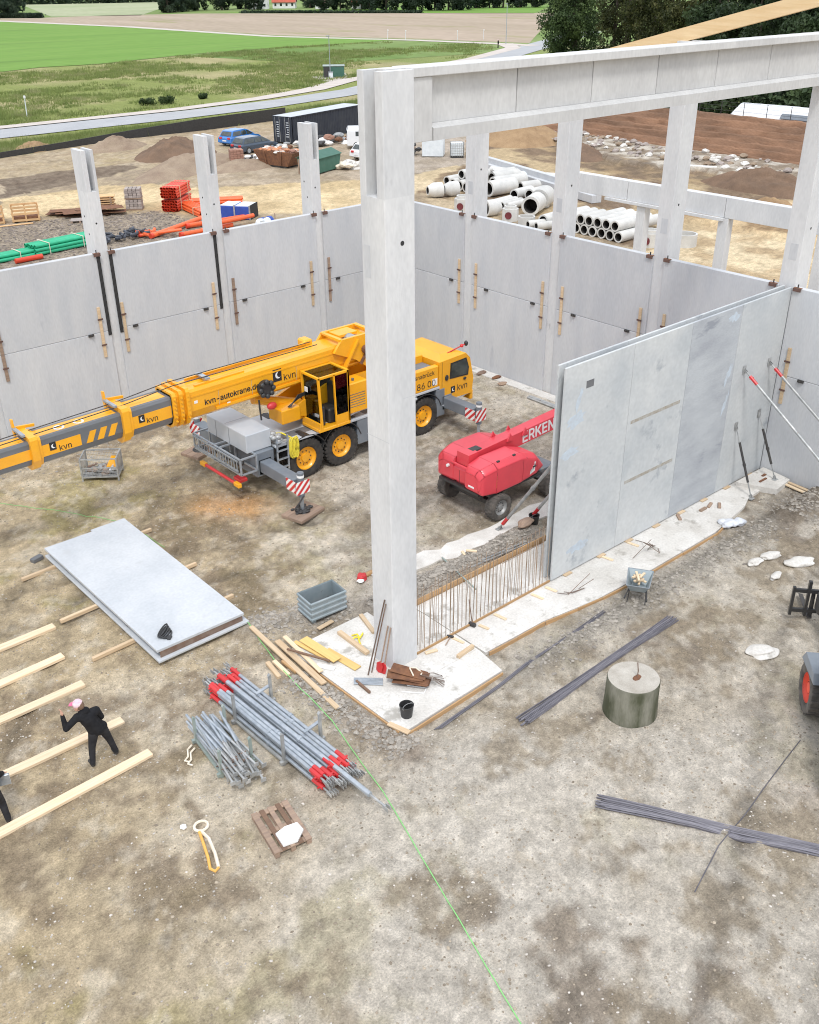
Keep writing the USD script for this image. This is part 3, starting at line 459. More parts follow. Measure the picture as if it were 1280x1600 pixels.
# ------------------------------------------------------------------ partition of hollow double-wall elements
px = [5.87, 8.66, 11.3, 13.82, 16.52]
pw = ['nearest to the foreground, its open hollow end showing', 'second from the near end, with two brown stripes', 'third from the near end, darkest and blotchy', 'at the far end by the end wall, propped']
for i in range(4):
    t = thing('partition_panel', f'tall hollow double-shell concrete wall element, {pw[i]}', 'wall element', (px[i], 0.1, 0.0))
    L = px[i + 1] - px[i]
    part(MB().cbox(0.006, L - 0.006, 0, 0.065, 0.03, 6.3, 0.008), 'near_shell', 'partition_dark' if i == 2 else 'partition_concrete', t)
    part(MB().cbox(0.0061, L - 0.0061, 0.235, 0.30, 0.03, 6.32, 0.008), 'far_shell', 'partition_concrete', t)
    for k in range(5):
        xx = 0.3 + k * (L - 0.6) / 4
        part(MB().path([(xx - 0.1 + 0.2 * (j % 2), 0.08 + 0.14 * ((j // 2) % 2), 0.3 + j * 0.42) for j in range(15)], 0.008, 4), 'lattice_girder', 'rebar_rusty', t)
    if i == 1:
        for z in (3.93, 2.05): part(MB().box(0.15, 2.45, -0.004, 0.0, z, z + 0.10), 'stain_stripe', 'stain_brown', t)
    for (xs, zs, ws, hs) in ({0: ((0.55, 4.75, 0.5, 0.28), (0.40, 3.85, 0.42, 0.2), (1.05, 0.75, 0.5, 0.2), (0.6, 5.3, 0.12, 0.4)), 2: ((2.1, 6.0, 0.4, 0.2), (2.25, 4.2, 0.14, 0.5), (2.3, 3.2, 0.1, 0.5)), 1: (), 3: ()}[i]):
        rc = random.Random(int(xs * 100)); pg = [(xs + ws * math.cos(a) * rc.uniform(0.45, 1.0) + 0.25 * hs * math.sin(a), zs + hs * math.sin(a) * rc.uniform(0.4, 1.0)) for a in np.linspace(0, 2 * PI, 20)[:-1]]
        part(MB().prism(pg, -0.003, 0.0, 'y'), 'chalk_smear', 'chalk_blue', t)
    if i == 0: part(MB().box(0.85, 1.15, -0.004, 0, 5.55, 5.75), 'inked_mark', 'boom_grey', t)
    for k in range(2): part(MB().box(0.5 + k * (L - 1.3), 0.8 + k * (L - 1.3), -0.10, 0.05, 0.0, 0.028), 'shim', 'wood_new', t)
# ------------------------------------------------------------------ foundations
fp = thing('foundation_pad', 'white concrete foundation pad under the tall foreground column', 'foundation', (0, 0, -0.6))
pad = [(-1.42, 2.40), (-1.36, 0.4), (-1.31, -1.55), (-1.26, -1.86), (0.4, -1.80), (1.99, -1.76), (2.14, -0.85), (2.18, 1.2), (2.1, 2.38), (0.4, 2.40)]
part(MB().prism(pad, 0, 0.597), 'slab', 'pale_concrete', fp)
part(MB().cbox(0.80, 2.1, -0.74, -0.70, 0.597, 0.612, 0.004), 'screed_edge', 'pale_concrete', fp)
for p, q in (((-1.45, 2.4), (-1.33, -1.75)), ((-1.2, -1.92), (1.95, -1.82))): part(MB().bar((*p, 0.5), (*q, 0.5), 0.035, 0.16), 'edge_board', 'wood_form', fp)
fs = thing('strip_foundation', 'white concrete strip foundation with starter bars running to the partition wall', 'foundation', (2.2, 0, -0.6))
strip = [(0.0, -0.98), (0.9, -1.0), (2.1, -1.03), (3.2, -1.2), (4.0, -1.31), (5.7, -1.37), (9.5, -1.36), (11.6, -1.04), (12.2, -0.8), (14.3, -0.7), (14.3, 1.73), (0.0, 1.73)]
part(MB().prism(strip, 0, 0.592), 'strip', 'pale_concrete', fs)
ed = [(2.25, -1.03), (3.25, -1.06), (4.3, -1.08), (5.4, -1.24), (6.3, -1.36), (7.9, -1.43), (9.9, -1.43), (11.7, -1.42), (12.6, -1.25)]
for k in range(len(ed) - 1): part(MB().bar((ed[k][0] + 0.02, ed[k][1] - 0.02, -0.09), (ed[k + 1][0], ed[k + 1][1] - 0.02 + 0.02 * (k % 2), -0.10), 0.03, 0.2), 'edge_board', 'wood_form', fs, w=True)
part(MB().bar((2.25, 1.76, 0.02), (7.6, 1.80, 0.0), 0.03, 0.28), 'edge_board', 'wood_form', fs, w=True)
part(MB().bar((0.85, 0.10, 0.025), (5.85, 0.14, 0.025), 0.035, 0.06), 'guide_board', 'wood_form', fs, w=True)
k = 0
for row, y0 in ((0, 0.19), (1, 0.40)):
    for i in range(34):
        x = 1.05 + i * 0.143 + 0.07 * row + rng.uniform(-0.03, 0.03); lean = rng.uniform(-0.05, 0.05); y = y0 + rng.uniform(-0.02, 0.02)
        part(MB().path([(x, y, -0.01), (x + lean * 0.4, y + rng.uniform(-0.03, 0.03), 0.85), (x + lean, y + rng.uniform(-0.04, 0.04), 1.70 + rng.uniform(-0.08, 0.08))], 0.0085, 5), 'starter_bar', 'starter_steel', fs, w=True)
for x0, x1, z, y in ((3.6, 5.9, 1.62, 0.40), (1.3, 3.0, 1.55, 0.40), (4.2, 5.85, 1.15, 0.42)):
    part(MB().tube((x0, y, z), (x1, y + 0.02, z), 0.008, 5), 'tie_bar', 'rebar_rusty', fs, w=True)
# lean concrete strip on the inner side, right hand footing, end wall footing
def slabpoly(name, poly, z0, z1, matname, **k):
    part_ = part(MB().prism(poly, z0, z1), name, matname, None); keys(stage.GetPrimAtPath(part_), **k)
rr = random.Random(5)
pp = [(2.4 + i * 0.4, 2.85 + 0.05 * math.sin(i * 1.1) + rr.uniform(-0.035, 0.035)) for i in range(33)] + [(15.2 - i * 0.4, 3.55 + 0.06 * math.sin(i * 0.8 + 1) + rr.uniform(-0.06, 0.06)) for i in range(33)]
pp = [(x, y + (0.25 if x < 4.5 else 0)) for x, y in pp]
slabpoly('lean_concrete', pp, -0.3, -0.03, 'white_screed', label='ragged white strip of lean concrete on the soil in front of the red boom lift', cat='concrete strip')
t = thing('corner_footing', 'light concrete footing block at the far end of the partition wall', 'foundation', (15.7, -0.55, -0.4)); part(MB().prism([(-0.85, 0.52), (-0.35, -0.68), (0.65, -0.56), (0.80, 0.4), (0.8, 0.52)], 0, 0.52), 'block', 'pale_concrete', t)
part(MB().cbox(-0.3, 0.1, -0.05, 0.02, 0.52, 0.56, 0.005), 'wood_scrap', 'rust', t); part(MB().cbox(0.15, 0.35, 0.12, 0.2, 0.52, 0.56, 0.005), 'wood_scrap', 'rust', t)
t = thing('wall_footing', 'pale concrete footing strip along the foot of the end wall', 'foundation', (16.3, 10.0, -0.3)); part(MB().box(-0.3, 0.22, -9.0, 8.8, 0, 0.24), 'strip', 'pale_concrete', t)
t = thing('wall_footing', 'pinkish concrete footing strip along the foot of the side wall', 'foundation', (4.0, 18.8, -0.3)); part(MB().box(-11, 12, -0.35, 0.22, 0, 0.22), 'strip', 'pale_concrete', t)
for k, (a, b_) in enumerate((((16.3, -1.0), (16.15, -2.6)), ((16.1, -1.1), (15.95, -2.4)))):
    d = np.array(b_) - np.array(a); solo(MB().cbox(0, float(np.linalg.norm(d)), -0.06, 0.06, 0, 0.04, 0.005), 'plank', 'wood_pale' if k else 'wood_new', 'narrow plank along the right end wall foot, ' + ('outer one' if k else 'inner one'), 'plank', (*a, 0.0), math.atan2(d[1], d[0]))
# ------------------------------------------------------------------ mobile crane, boom lowered over its rear
def wheel(parent, c, r, w, out, rim_mat, hub=0.45, lug=26, tyre='rubber', name='wheel', ax=(0, 1, 0)):
    """tyre with tread blocks (part) > rim, hub (sub-parts); out: +1 or -1, the side of the axis the rim faces"""
    c = np.asarray(c, float); a = _norm(ax) * out; b = MB(); hw = w / 2
    b.lathe([(r * 0.56, hw * 0.72), (r * 0.66, hw * 0.98), (r * 0.86, hw), (r * 0.95, hw * 0.92), (r * 0.965, hw * 0.1), (r * 0.965, -hw * 0.1), (r * 0.95, -hw * 0.92), (r * 0.86, -hw), (r * 0.56, -hw * 0.8), (r * 0.3, -hw * 0.7)], 32, c, a)
    _, e1, e2 = frame(a, (0, 0, 1))
    for k in range(lug):
        for s in (-1, 1):
            t = 2 * PI * (k + 0.25 * s) / lug; d = e1 * math.cos(t) + e2 * math.sin(t); q = c + d * r * 0.965
            b.bar(q + a * s * hw * 0.08, q + a * s * hw * 0.9, r * 0.10, r * 0.075, d)
    p = part(b, name, tyre, parent, 40, w=True)
    part(MB().lathe([(r * 0.57, hw * 0.80), (r * 0.55, hw * 0.55), (r * 0.46, hw * 0.30), (r * 0.22, hw * 0.36), (r * 0.2, hw * 0.62), (r * 0.0, hw * 0.64)], 28, c, a), 'rim', rim_mat, p, 35, w=True)
    hb = MB()
    for k in range(10):
        t = 2 * PI * k / 10; q = c + (e1 * math.cos(t) + e2 * math.sin(t)) * r * 0.33; hb.tube(q + a * hw * 0.30, q + a * hw * 0.46, r * 0.028, 6)
    part(hb, 'wheel_nuts', 'dark_metal', p, w=True)
    return p
CY = 11.35
cr = thing('mobile_crane', 'yellow three axle mobile crane with grey carrier and boom lowered over its rear', 'crane', (7.0, CY, G))
def cp(b, name, m, parent=None, **k): return part(b, name, m, parent or cr, w=True, **k)
# carrier
cp(MB().cbox(2.9, 12.3, CY - 0.48, CY + 0.48, 0.62, 1.25, 0.03), 'chassis', 'crane_grey')
cp(MB().cbox(3.55, 9.75, CY - 1.27, CY + 1.27, 1.38, 1.47, 0.015), 'deck', 'crane_light_grey')
dk = MB()
for x0, x1, y0, y1 in ((3.9, 5.3, CY - 1.0, CY - 0.6), (5.5, 7.0, CY - 1.15, CY - 0.95), (7.4, 9.4, CY - 1.15, CY - 0.85)): dk.box(x0, x1, y0, y1, 1.47, 1.476)
cp(dk, 'deck_slots', 'boom_grey')
cp(MB().cbox(6.98, 9.25, CY - 1.25, CY - 0.5, 0.45, 1.375, 0.03), 'side_locker', 'crane_grey')
cp(MB().cbox(6.98, 9.25, CY + 0.5, CY + 1.25, 0.45, 1.375, 0.03), 'side_locker', 'crane_grey')
cp(MB().box(7.9, 8.3, CY - 1.256, CY - 1.25, 0.95, 1.2), 'sign_plate', 'white_paint')
for x in (4.78, 6.28, 10.1):
    for s in (-1, 1): wheel(cr, (x, CY + s * 1.03, G + 0.72), 0.72, 0.44, s, 'crane_yellow', lug=30)
    cp(MB().tube((x, CY - 1.0, 0.62), (x, CY + 1.0, 0.62), 0.13, 10), 'axle', 'dark_metal')
def arc_guard(x, s, a0=15, a1=165, r=0.86):
    b = MB(); t = np.radians(np.linspace(a0, a1, 9)); y0, y1 = CY + s * 0.75, CY + s * 1.27
    for k in range(8):
        p = [(x + r * math.cos(t[k + j]), 0.62 + r * math.sin(t[k + j])) for j in (0, 1)]
        b.bar((p[0][0], (y0 + y1) / 2, p[0][1]), (p[1][0], (y0 + y1) / 2, p[1][1]), abs(y1 - y0), 0.03, (p[0][0] - x, 0, p[0][1] - 0.62))
    return b
for x in (4.78, 6.28, 10.1):
    for s in (-1, 1): cp(arc_guard(x, s), 'mudguard', 'black_plastic')
# rear end: ballast box, rack, light bar, ladder
cp(MB().cbox(2.55, 3.5, CY - 1.12, CY + 1.28, 1.45, 2.08, 0.02), 'ballast_box', 'crane_light_grey')
bj = MB()
for y in (CY - 0.1, CY + 0.7): bj.box(2.545, 2.55, y, y + 0.02, 1.48, 2.05)
bj.box(2.6, 3.45, CY + 0.2, CY + 0.21, 2.08, 2.083); cp(bj, 'box_joint', 'crane_grey')
cp(MB().cbox(2.78, 3.5, CY - 1.25, CY + 1.25, 0.55, 1.44, 0.04), 'rear_body', 'crane_grey')
rk = MB(); X0, X1, YA, YB, ZA, ZB = 2.12, 2.72, CY - 1.38, CY + 1.5, 0.92, 1.46
for x in (X0, X1):
    for z in (ZA, ZB): rk.bar((x, YA, z), (x, YB, z), 0.05, 0.05)
for y in (YA, CY - 0.1, CY + 0.2, YB):
    for z in (ZA, ZB): rk.bar((X0, y, z), (X1, y, z), 0.05, 0.05)
    for x in (X0, X1): rk.bar((x, y, ZA), (x, y, ZB), 0.05, 0.05)
cp(rk, 'rear_rack', 'galvanised')
ll = MB()
for z in (1.06, 1.40): ll.bar((2.06, CY - 1.3, z), (2.06, CY + 1.45, z), 0.04, 0.05)
for k in range(17): ll.tube((2.06, CY - 1.25 + k * 0.165, 1.06), (2.06, CY - 1.25 + k * 0.165, 1.40), 0.016, 6)
cp(ll, 'stowed_ladder', 'galvanised')
hz = MB()
for k in range(3): hz.ball((2.42, CY - 0.8 + k * 0.6, 1.1), 0.16, 1, (1, 1.3, 0.8))
cp(hz, 'stowed_gear', 'dark_metal')
cp(MB().tube((2.05, CY - 1.05, 0.55), (2.05, CY + 0.75, 0.55), 0.055, 10), 'light_bar', 'red_paint')
for s, y in ((-1, CY - 1.35), (1, CY + 0.75)): cp(MB().cbox(1.98, 2.12, y, y + 0.3, 0.48, 0.62, 0.015), 'light_bar_end', 'crane_yellow')
cp(MB().cbox(2.2, 2.5, CY - 1.1, CY - 0.7, 0.5, 0.62, 0.02), 'tail_light', 'red_paint')
ld = MB()
for s in (0, 0.42): ld.bar((3.55 + s, CY - 1.34, 0.55), (3.62 + s, CY - 1.26, 1.75), 0.035, 0.06)
for k in range(4): ld.bar((3.56, CY - 1.33, 0.68 + k * 0.3), (3.99, CY - 1.33, 0.68 + k * 0.3), 0.08, 0.03)
cp(ld, 'ladder', 'galvanised')
gr = MB(); r9 = random.Random(3)
for k in range(12): gr.ball((3.65 + r9.uniform(-.25, .25), CY - 0.95 + r9.uniform(-.25, .2), 1.56 + r9.uniform(0, .2)), r9.uniform(0.07, 0.13), 1, (1, 1, 0.8))
cp(gr, 'stowed_shackles', 'galvanised_old')
ry = MB()
for k in range(7): ry.path([(4.15 + 0.035 * k + 0.09 * math.cos(t), CY - 1.29 - 0.02 * (k % 3), 1.24 - 0.03 * (k % 2) + 0.36 * math.sin(t)) for t in np.linspace(0, 2 * PI, 14)[:-1]], 0.022, 5, True)
ry.path([(4.3, CY - 1.2, 1.5), (4.0, CY - 1.0, 1.72), (3.8, CY - 0.7, 1.66)], 0.03, 5)
cp(ry, 'rope_coil', 'rope_yellow')
# outriggers
def striped(b_w, b_r, x0, x1, y, z0, z1, n=6, sgn=1, ax='x'):
    """red and white diagonal warning plate in the plane y (or x)"""
    w = (x1 - x0) / n; rect = Polygon([(x0, z0), (x1, z0), (x1, z1), (x0, z1)])
    for k in range(-4, n + 4):
        pg = Polygon([(x0 + k * w, z0), (x0 + (k + 1) * w, z0), (x0 + (k + 1) * w + sgn * (z1 - z0), z1), (x0 + k * w + sgn * (z1 - z0), z1)]).intersection(rect)
        if pg.area > 1e-5: (b_w if k % 2 else b_r).prism(pg, y - 0.012, y, ax)
for x, s, tip in ((3.12, -1, 8.12), (3.12, 1, 14.4), (11.25, -1, 8.42), (11.25, 1, 14.3)):
    y0 = CY + s * 1.2; o = cp(MB().cbox(x - 0.2, x + 0.2, min(y0 - s * 0.5, tip - s * 0.15), max(y0 - s * 0.5, tip - s * 0.15), 0.72, 1.12, 0.02), 'outrigger_beam', 'crane_grey')
    cp(MB().cbox(x - 0.26, x + 0.26, min(y0 - s * 0.9, y0 + s * 0.05), max(y0 - s * 0.9, y0 + s * 0.05), 0.6, 1.18, 0.03), 'outrigger_housing', 'crane_grey')
    cp(MB().tube((x, tip, 0.55), (x, tip, 1.38), 0.11, 14), 'jack_cylinder', 'crane_grey', o); cp(MB().tube((x, tip, 0.0), (x, tip, 0.56), 0.06, 12), 'jack_rod', 'galvanised', o)
    cp(MB().lathe([(0.0, 0.10), (0.10, 0.10), (0.26, 0.03), (0.28, 0.0), (0, 0)], 18, (x, tip, 0.0)), 'jack_foot', 'dark_metal', o)
    cp(MB().tube((x, tip, 1.22), (x, tip, 1.30), 0.115, 12), 'jack_band', 'white_paint', o)
    bw, br = MB(), MB(); ya = tip + s * 0.10
    striped(bw, br, x - 0.26, x + 0.26, ya, 0.68, 1.12, 4, 1, 'y')
    striped(bw, br, min(tip - s * 0.5, tip), max(tip - s * 0.5, tip), x - 0.205, 0.70, 1.10, 4, -1, 'x')
    cp(bw, 'warning_plate_white', 'white_paint', o); cp(br, 'warning_plate_red', 'red_paint', o)
# superstructure
cp(MB().lathe([(0.75, 1.47), (0.75, 1.72), (0.0, 1.72)], 28, (7.0, CY, 0)), 'slew_ring', 'dark_metal')
cp(MB().prism([(4.9, 1.95), (4.9, 2.3), (6.2, 2.75), (9.2, 2.75), (9.6, 2.2), (9.6, 1.75), (5.6, 1.75)], CY - 0.62, CY - 0.52, 'y'), 'side_plate', 'crane_yellow')
cp(MB().prism([(4.9, 1.95), (4.9, 2.3), (6.2, 2.75), (9.2, 2.75), (9.6, 2.2), (9.6, 1.75), (5.6, 1.75)], CY + 0.52, CY + 0.62, 'y'), 'side_plate', 'crane_yellow')
cp(MB().cbox(4.95, 9.55, CY - 0.52, CY + 0.52, 1.74, 1.95, 0.02), 'turntable', 'crane_yellow')
cp(MB().cbox(4.25, 5.0, CY - 0.72, CY + 0.1, 1.82, 2.32, 0.03), 'front_locker', 'crane_yellow')
cp(MB().cbox(8.9, 9.75, CY - 1.2, CY + 1.2, 1.7, 2.75, 0.04), 'counterweight', 'crane_yellow')
cp(MB().tube((5.4, CY - 0.05, 2.1), (3.6, CY - 0.05, 2.72), 0.19, 14, 0.15), 'lift_ram', 'crane_yellow')
cp(MB().ball((3.95, CY - 0.62, 2.58), 0.14, 2, (1.3, 0.8, 0.9)), 'hook_ball', 'red_paint')
cp(MB().path([(3.55, CY - 0.5, 2.85), (3.55, CY - 0.52, 2.5), (3.57, CY - 0.52, 2.15)], 0.03, 6), 'hose', 'black_plastic')
# boom
def bsec(w, hgt):
    a, c = w / 2, hgt / 2
    return [(-a * 0.9, c), (a * 0.9, c), (a, c * 0.84), (a, -c * 0.3), (a * 0.72, -c * 0.78), (a * 0.3, -c), (-a * 0.3, -c), (-a * 0.72, -c * 0.78), (-a, -c * 0.3), (-a, c * 0.84)]
def zc(x): return 3.265 + 0.018 * x
def boom_sec(x0, x1, w, hgt): return MB().hull([(x, CY + y, zc(x) + z) for x in (x0, x1) for y, z in bsec(w, hgt)])
mb_ = cp(boom_sec(0.5, 8.4, 0.92, 1.08), 'main_boom', 'crane_yellow')
cp(MB().prism([(0.6, zc(.6) + .28), (8.2, zc(8.2) + .28), (8.2, zc(8.2) + .33), (0.6, zc(.6) + .33)], CY - 0.475, CY - 0.46, 'y'), 'side_rib', 'crane_yellow', mb_)
cp(MB().prism([(2.0, zc(2) - .34), (8.2, zc(8.2) - .30), (8.2, zc(8.2) - .24), (2.0, zc(2) - .26)], CY - 0.48, CY - 0.40, 'y'), 'side_rib', 'crane_yellow', mb_)
for x, w in ((0.5, 1.06), (0.72, 1.12), (0.94, 1.17)): cp(boom_sec(x, x + 0.12, w, w + 0.16), 'boom_collar', 'crane_yellow', mb_)
bb = MB()
for x in (0.56, 0.78, 1.0):
    for k in range(6): bb.tube((x, CY - 0.60, zc(x) + 0.42 - k * 0.14), (x, CY - 0.52, zc(x) + 0.42 - k * 0.14), 0.03, 6)
cp(bb, 'collar_bolts', 'crane_yellow', mb_)
def tele(x0, x1, w, hgt, collar):
    t = cp(boom_sec(x0, x1, w, hgt), 'telescopic_section', 'boom_grey'); a = w / 2; c = hgt / 2
    cp(MB().hull([(x, CY + s * a * 0.62, zc(x) + c + d) for x in (x0 + 0.1, x1 - 0.1) for s in (-1, 1) for d in (0.0, 0.004)]), 'top_stripe', 'crane_yellow', t)
    xs = x1 if collar != 2 else x1 - 1.3
    for s in (-1, 1):
        cp(MB().hull([(x, CY + s * (a + d), zc(x) + z) for x in (x0 + 0.08, xs - 0.02) for d in (0, 0.004) for z in (c * 0.46, -c * 0.32)]), 'side_stripe', 'crane_yellow', t)
        if collar == 2:
            for k in range(3):
                q = x1 - 1.18 + k * 0.34; pg = [(q, zc(q) - c * 0.32), (q + 0.2, zc(q) - c * 0.32), (q + 0.36, zc(q) + c * 0.46), (q + 0.16, zc(q) + c * 0.46)]
                cp(MB().prism(pg, CY + s * a - 0.004, CY + s * a + 0.004, 'y'), 'slant_stripe', 'crane_yellow', t)
    if collar:
        cp(boom_sec(x0 - 0.02, x0 + 0.2, w + 0.16, hgt + 0.2), 'boom_collar', 'crane_yellow', t); cp(boom_sec(x0 + 0.2, x0 + 0.3, w + 0.06, hgt + 0.08), 'boom_collar', 'crane_yellow', t)
        q = MB(); q.bar((x0 - 0.1, CY - 0.3, zc(x0) + c + 0.16), (x0 - 0.1, CY + 0.42, zc(x0) + c + 0.16), 0.10, 0.06); cp(q, 'roller', 'galvanised', t)
        q = MB(); q.bar((x0 - 0.1, CY + 0.42, zc(x0) + c - 0.1), (x0 - 0.1, CY + 0.46, zc(x0) + c + 0.42), 0.14, 0.05); q.bar((x0 - 0.1, CY + 0.44, zc(x0) + c + 0.16), (x0 + 0.5, CY + 0.44, zc(x0) + c + 0.1), 0.06, 0.08); cp(q, 'cable_guide', 'crane_yellow', t)
    return t
t1 = tele(-1.12, 0.5, 0.84, 0.98, 1); t2 = tele(-3.9, -1.12, 0.76, 0.88, 2); t3 = tele(-8.0, -3.9, 0.68, 0.80, 0)
def emblem(x, z, s, y, par):
    cp(MB().cbox(x, x + s * 0.8, y - 0.006, y, z, z + s, 0.001), 'emblem', 'black_paint', par)
    m = shapely.Point(x + s * 0.48, z + s * 0.5).buffer(s * 0.27).difference(shapely.Point(x + s * 0.62, z + s * 0.55).buffer(s * 0.24)); m = max(getattr(m, 'geoms', [m]), key=lambda g: g.area)
    cp(MB().prism(m, y - 0.009, y - 0.006, 'y'), 'emblem_moon', 'white_paint', par)
def lettering(txt, h_, x, z, y, par, m='black_paint', sl=0.018, bold=False): cp(MB().text(txt, h_, (x, y, z), (1, 0, sl), (-sl, 0, 1), 0.005, bold), 'lettering', m, par)
emblem(-0.62, zc(-.6) - 0.02, 0.24, CY - 0.426, t1); lettering('kvn', 0.17, -0.38, zc(-.4) - 0.09, CY - 0.426, t1)
emblem(-3.38, zc(-3.4) - 0.02, 0.24, CY - 0.386, t2); lettering('kvn', 0.17, -3.12, zc(-3.1) - 0.10, CY - 0.386, t2)
q = MB()
for x in (-2.9, -2.3): q.lathe([(0.10, 0), (0.16, 0), (0.16, 0.004), (0.10, 0.004)], 16, (x, CY - 0.05, zc(x) + 0.446))
cp(q, 'round_marks', 'white_paint', t2)
lettering('kvn-autokrane.de', 0.175, 1.6, zc(1.5) - 0.08, CY - 0.462, mb_, bold=True)
emblem(4.18, zc(4.4) - 0.06, 0.42, CY - 0.462, mb_); lettering('kvn', 0.22, 4.58, zc(4.85) - 0.10, CY - 0.462, mb_)
rl = MB(); rl.tube((3.82, CY - 0.46, 3.2), (3.82, CY - 0.62, 3.2), 0.28, 20)
for k in range(8): rl.ball((3.82 + 0.24 * math.cos(k * PI / 4), CY - 0.62, 3.2 + 0.24 * math.sin(k * PI / 4)), 0.09, 1)
cp(rl, 'hose_drum', 'black_plastic')
tr = MB()
tr.bar((1.4, CY + 0.28, zc(1.4) + 0.60), (6.0, CY + 0.28, zc(6) + 0.60), 0.06, 0.08); tr.bar((1.4, CY - 0.3, zc(1.4) + 0.57), (3.2, CY - 0.3, zc(3) + 0.57), 0.08, 0.05)
cp(tr, 'top_rail', 'crane_yellow', mb_)
cp(MB().bar((1.9, CY - 0.3, zc(2.2) + 0.66), (1.9, CY + 0.35, zc(2.2) + 0.66), 0.16, 0.05), 'roller', 'galvanised', mb_)
hd = MB().prism([(6.6, 3.72), (6.95, 4.12), (8.5, 4.12), (9.0, 3.7), (9.0, 2.7), (8.3, 2.7), (7.5, 3.3)], CY - 0.60, CY - 0.5, 'y').prism([(6.6, 3.72), (6.95, 4.12), (8.5, 4.12), (9.0, 3.7), (9.0, 2.7), (8.3, 2.7), (7.5, 3.3)], CY + 0.5, CY + 0.60, 'y')
cp(hd, 'boom_foot_frame', 'crane_yellow')
q = MB(); q.bar((6.95, CY - 0.55, 4.10), (6.95, CY + 0.55, 4.10), 0.14, 0.06); q.bar((8.4, CY - 0.55, 4.10), (8.4, CY + 0.55, 4.10), 0.14, 0.06); q.cbox(7.2, 8.0, CY - 0.1, CY + 0.5, 4.0, 4.10, 0.01)
cp(q, 'cross_beam', 'crane_yellow')
cp(MB().tube((7.6, CY - 0.45, 3.9), (7.6, CY + 0.45, 3.9), 0.2, 18), 'winch_drum', 'galvanised_old')
cp(MB().bar((6.75, CY - 0.62, 2.75), (7.6, CY - 0.62, 4.02), 0.06, 0.16, (0, 1, 0)), 'brace', 'crane_yellow')
cp(MB().cbox(6.0, 6.35, CY + 0.25, CY + 0.7, 3.85, 4.1, 0.05).tube((5.7, CY + 0.3, 3.95), (6.3, CY + 0.3, 4.05), 0.05, 8), 'winch_cover', 'crane_yellow')
q = MB(); q.ball((7.9, CY - 0.68, 3.6), 0.16, 1); q.tube((7.7, CY - 0.62, 3.1), (8.3, CY - 0.62, 3.9), 0.06, 8); cp(q, 'hydraulic_block', 'rust')
# operator's cab beside the boom, front towards the boom tip
ca = MB(); X0, X1, YA, YB = 5.2, 6.5, CY - 1.5, CY - 0.5
cab = cp(MB().cbox(X0 - 0.02, X1, YA, YB, 1.5, 1.62, 0.02), 'operator_cab', 'crane_yellow')
fr = MB()
for x, y in ((X0, YA), (X0, YB), (X1, YA), (X1, YB)): fr.bar((x + (0.12 if x == X0 else -0.03), y + (0.035 if y == YA else -0.035), 1.6), (x + (0.05 if x == X0 else -0.03), y + (0.035 if y == YA else -0.035), 3.42), 0.07, 0.07)
fr.bar((X0 + 0.05, YA + 0.035, 3.40), (X1, YA + 0.035, 3.40), 0.07, 0.07); fr.bar((X0 + 0.05, YB - 0.035, 3.40), (X1, YB - 0.035, 3.40), 0.07, 0.07)
fr.bar((X0 + 0.05, YA, 3.41), (X0 + 0.05, YB, 3.41), 0.07, 0.07); fr.bar((X1 - 0.04, YA, 3.41), (X1 - 0.04, YB, 3.41), 0.08, 0.08)
fr.bar((X0 + 0.72, YA + 0.03, 1.6), (X0 + 0.68, YA + 0.03, 3.4), 0.06, 0.05)
fr.hull([(x, y, z) for x in (X0, X0 + 0.07) for y in (YA, YB) for z in (1.6, 1.82)])
fr.box(X1 - 0.06, X1, YA, YB, 1.62, 3.4)
cp(fr, 'cab_frame', 'crane_yellow', cab)
cp(MB().box(X0 + 0.10, X0 + 0.105, YA + 0.07, YB - 0.07, 1.82, 3.36), 'windscreen', 'glass_pane', cab)
cp(MB().box(X0 + 0.12, X1 - 0.1, YA + 0.08, YB - 0.08, 3.405, 3.41), 'roof_window', 'glass_pane', cab)
cp(MB().box(X0 + 0.7, X1 - 0.08, YA + 0.02, YA + 0.025, 1.95, 3.34), 'side_window', 'glass_pane', cab)
cp(MB().box(X0 + 0.7, X1 - 0.08, YA + 0.01, YA + 0.03, 1.62, 1.95), 'door_panel', 'crane_yellow', cab)
cp(MB().box(X0 + 0.12, X1 - 0.07, YB - 0.03, YB - 0.02, 1.62, 3.36), 'inner_wall', 'black_plastic', cab)
st = MB(); st.cbox(5.75, 6.2, YA + 0.2, YB - 0.2, 1.62, 2.15, 0.05); st.cbox(6.1, 6.27, YA + 0.22, YB - 0.22, 2.1, 2.95, 0.05); st.cbox(5.45, 5.6, YA + 0.2, YA + 0.35, 1.62, 2.3, 0.03); st.cbox(5.3, 5.5, YA + 0.2, YB - 0.2, 1.62, 2.0, 0.05)
cp(st, 'seat', 'black_plastic', cab)
cp(MB().cbox(5.26, 5.34, YA + 0.15, YA + 0.36, 2.0, 2.1, 0.01), 'control_screen', 'galvanised', cab)
cp(MB().cbox(5.22, 5.25, YB - 0.36, YB - 0.2, 2.78, 2.95, 0.005), 'paper_sheet', 'white_paint', cab)
cp(MB().cbox(6.5, 7.42, CY - 1.32, CY - 0.63, 1.72, 2.82, 0.04), 'engine_hood', 'crane_yellow')
q = MB()
for k in range(6): q.box(6.62, 7.3, CY - 1.324, CY - 1.32, 1.95 + k * 0.09, 1.975 + k * 0.09)
q.tube((6.95, CY - 1.1, 2.82), (6.95, CY - 1.1, 2.9), 0.05, 8); cp(q, 'hood_louvres', 'boom_grey')
st = MB(); st.hull([(x, y, z) for x, z in ((5.5, 1.5), (8.7, 1.9)) for y in (CY - 1.27, CY - 1.1) for z in (z, z + 0.05)]); cp(st, 'walkway', 'crane_light_grey')
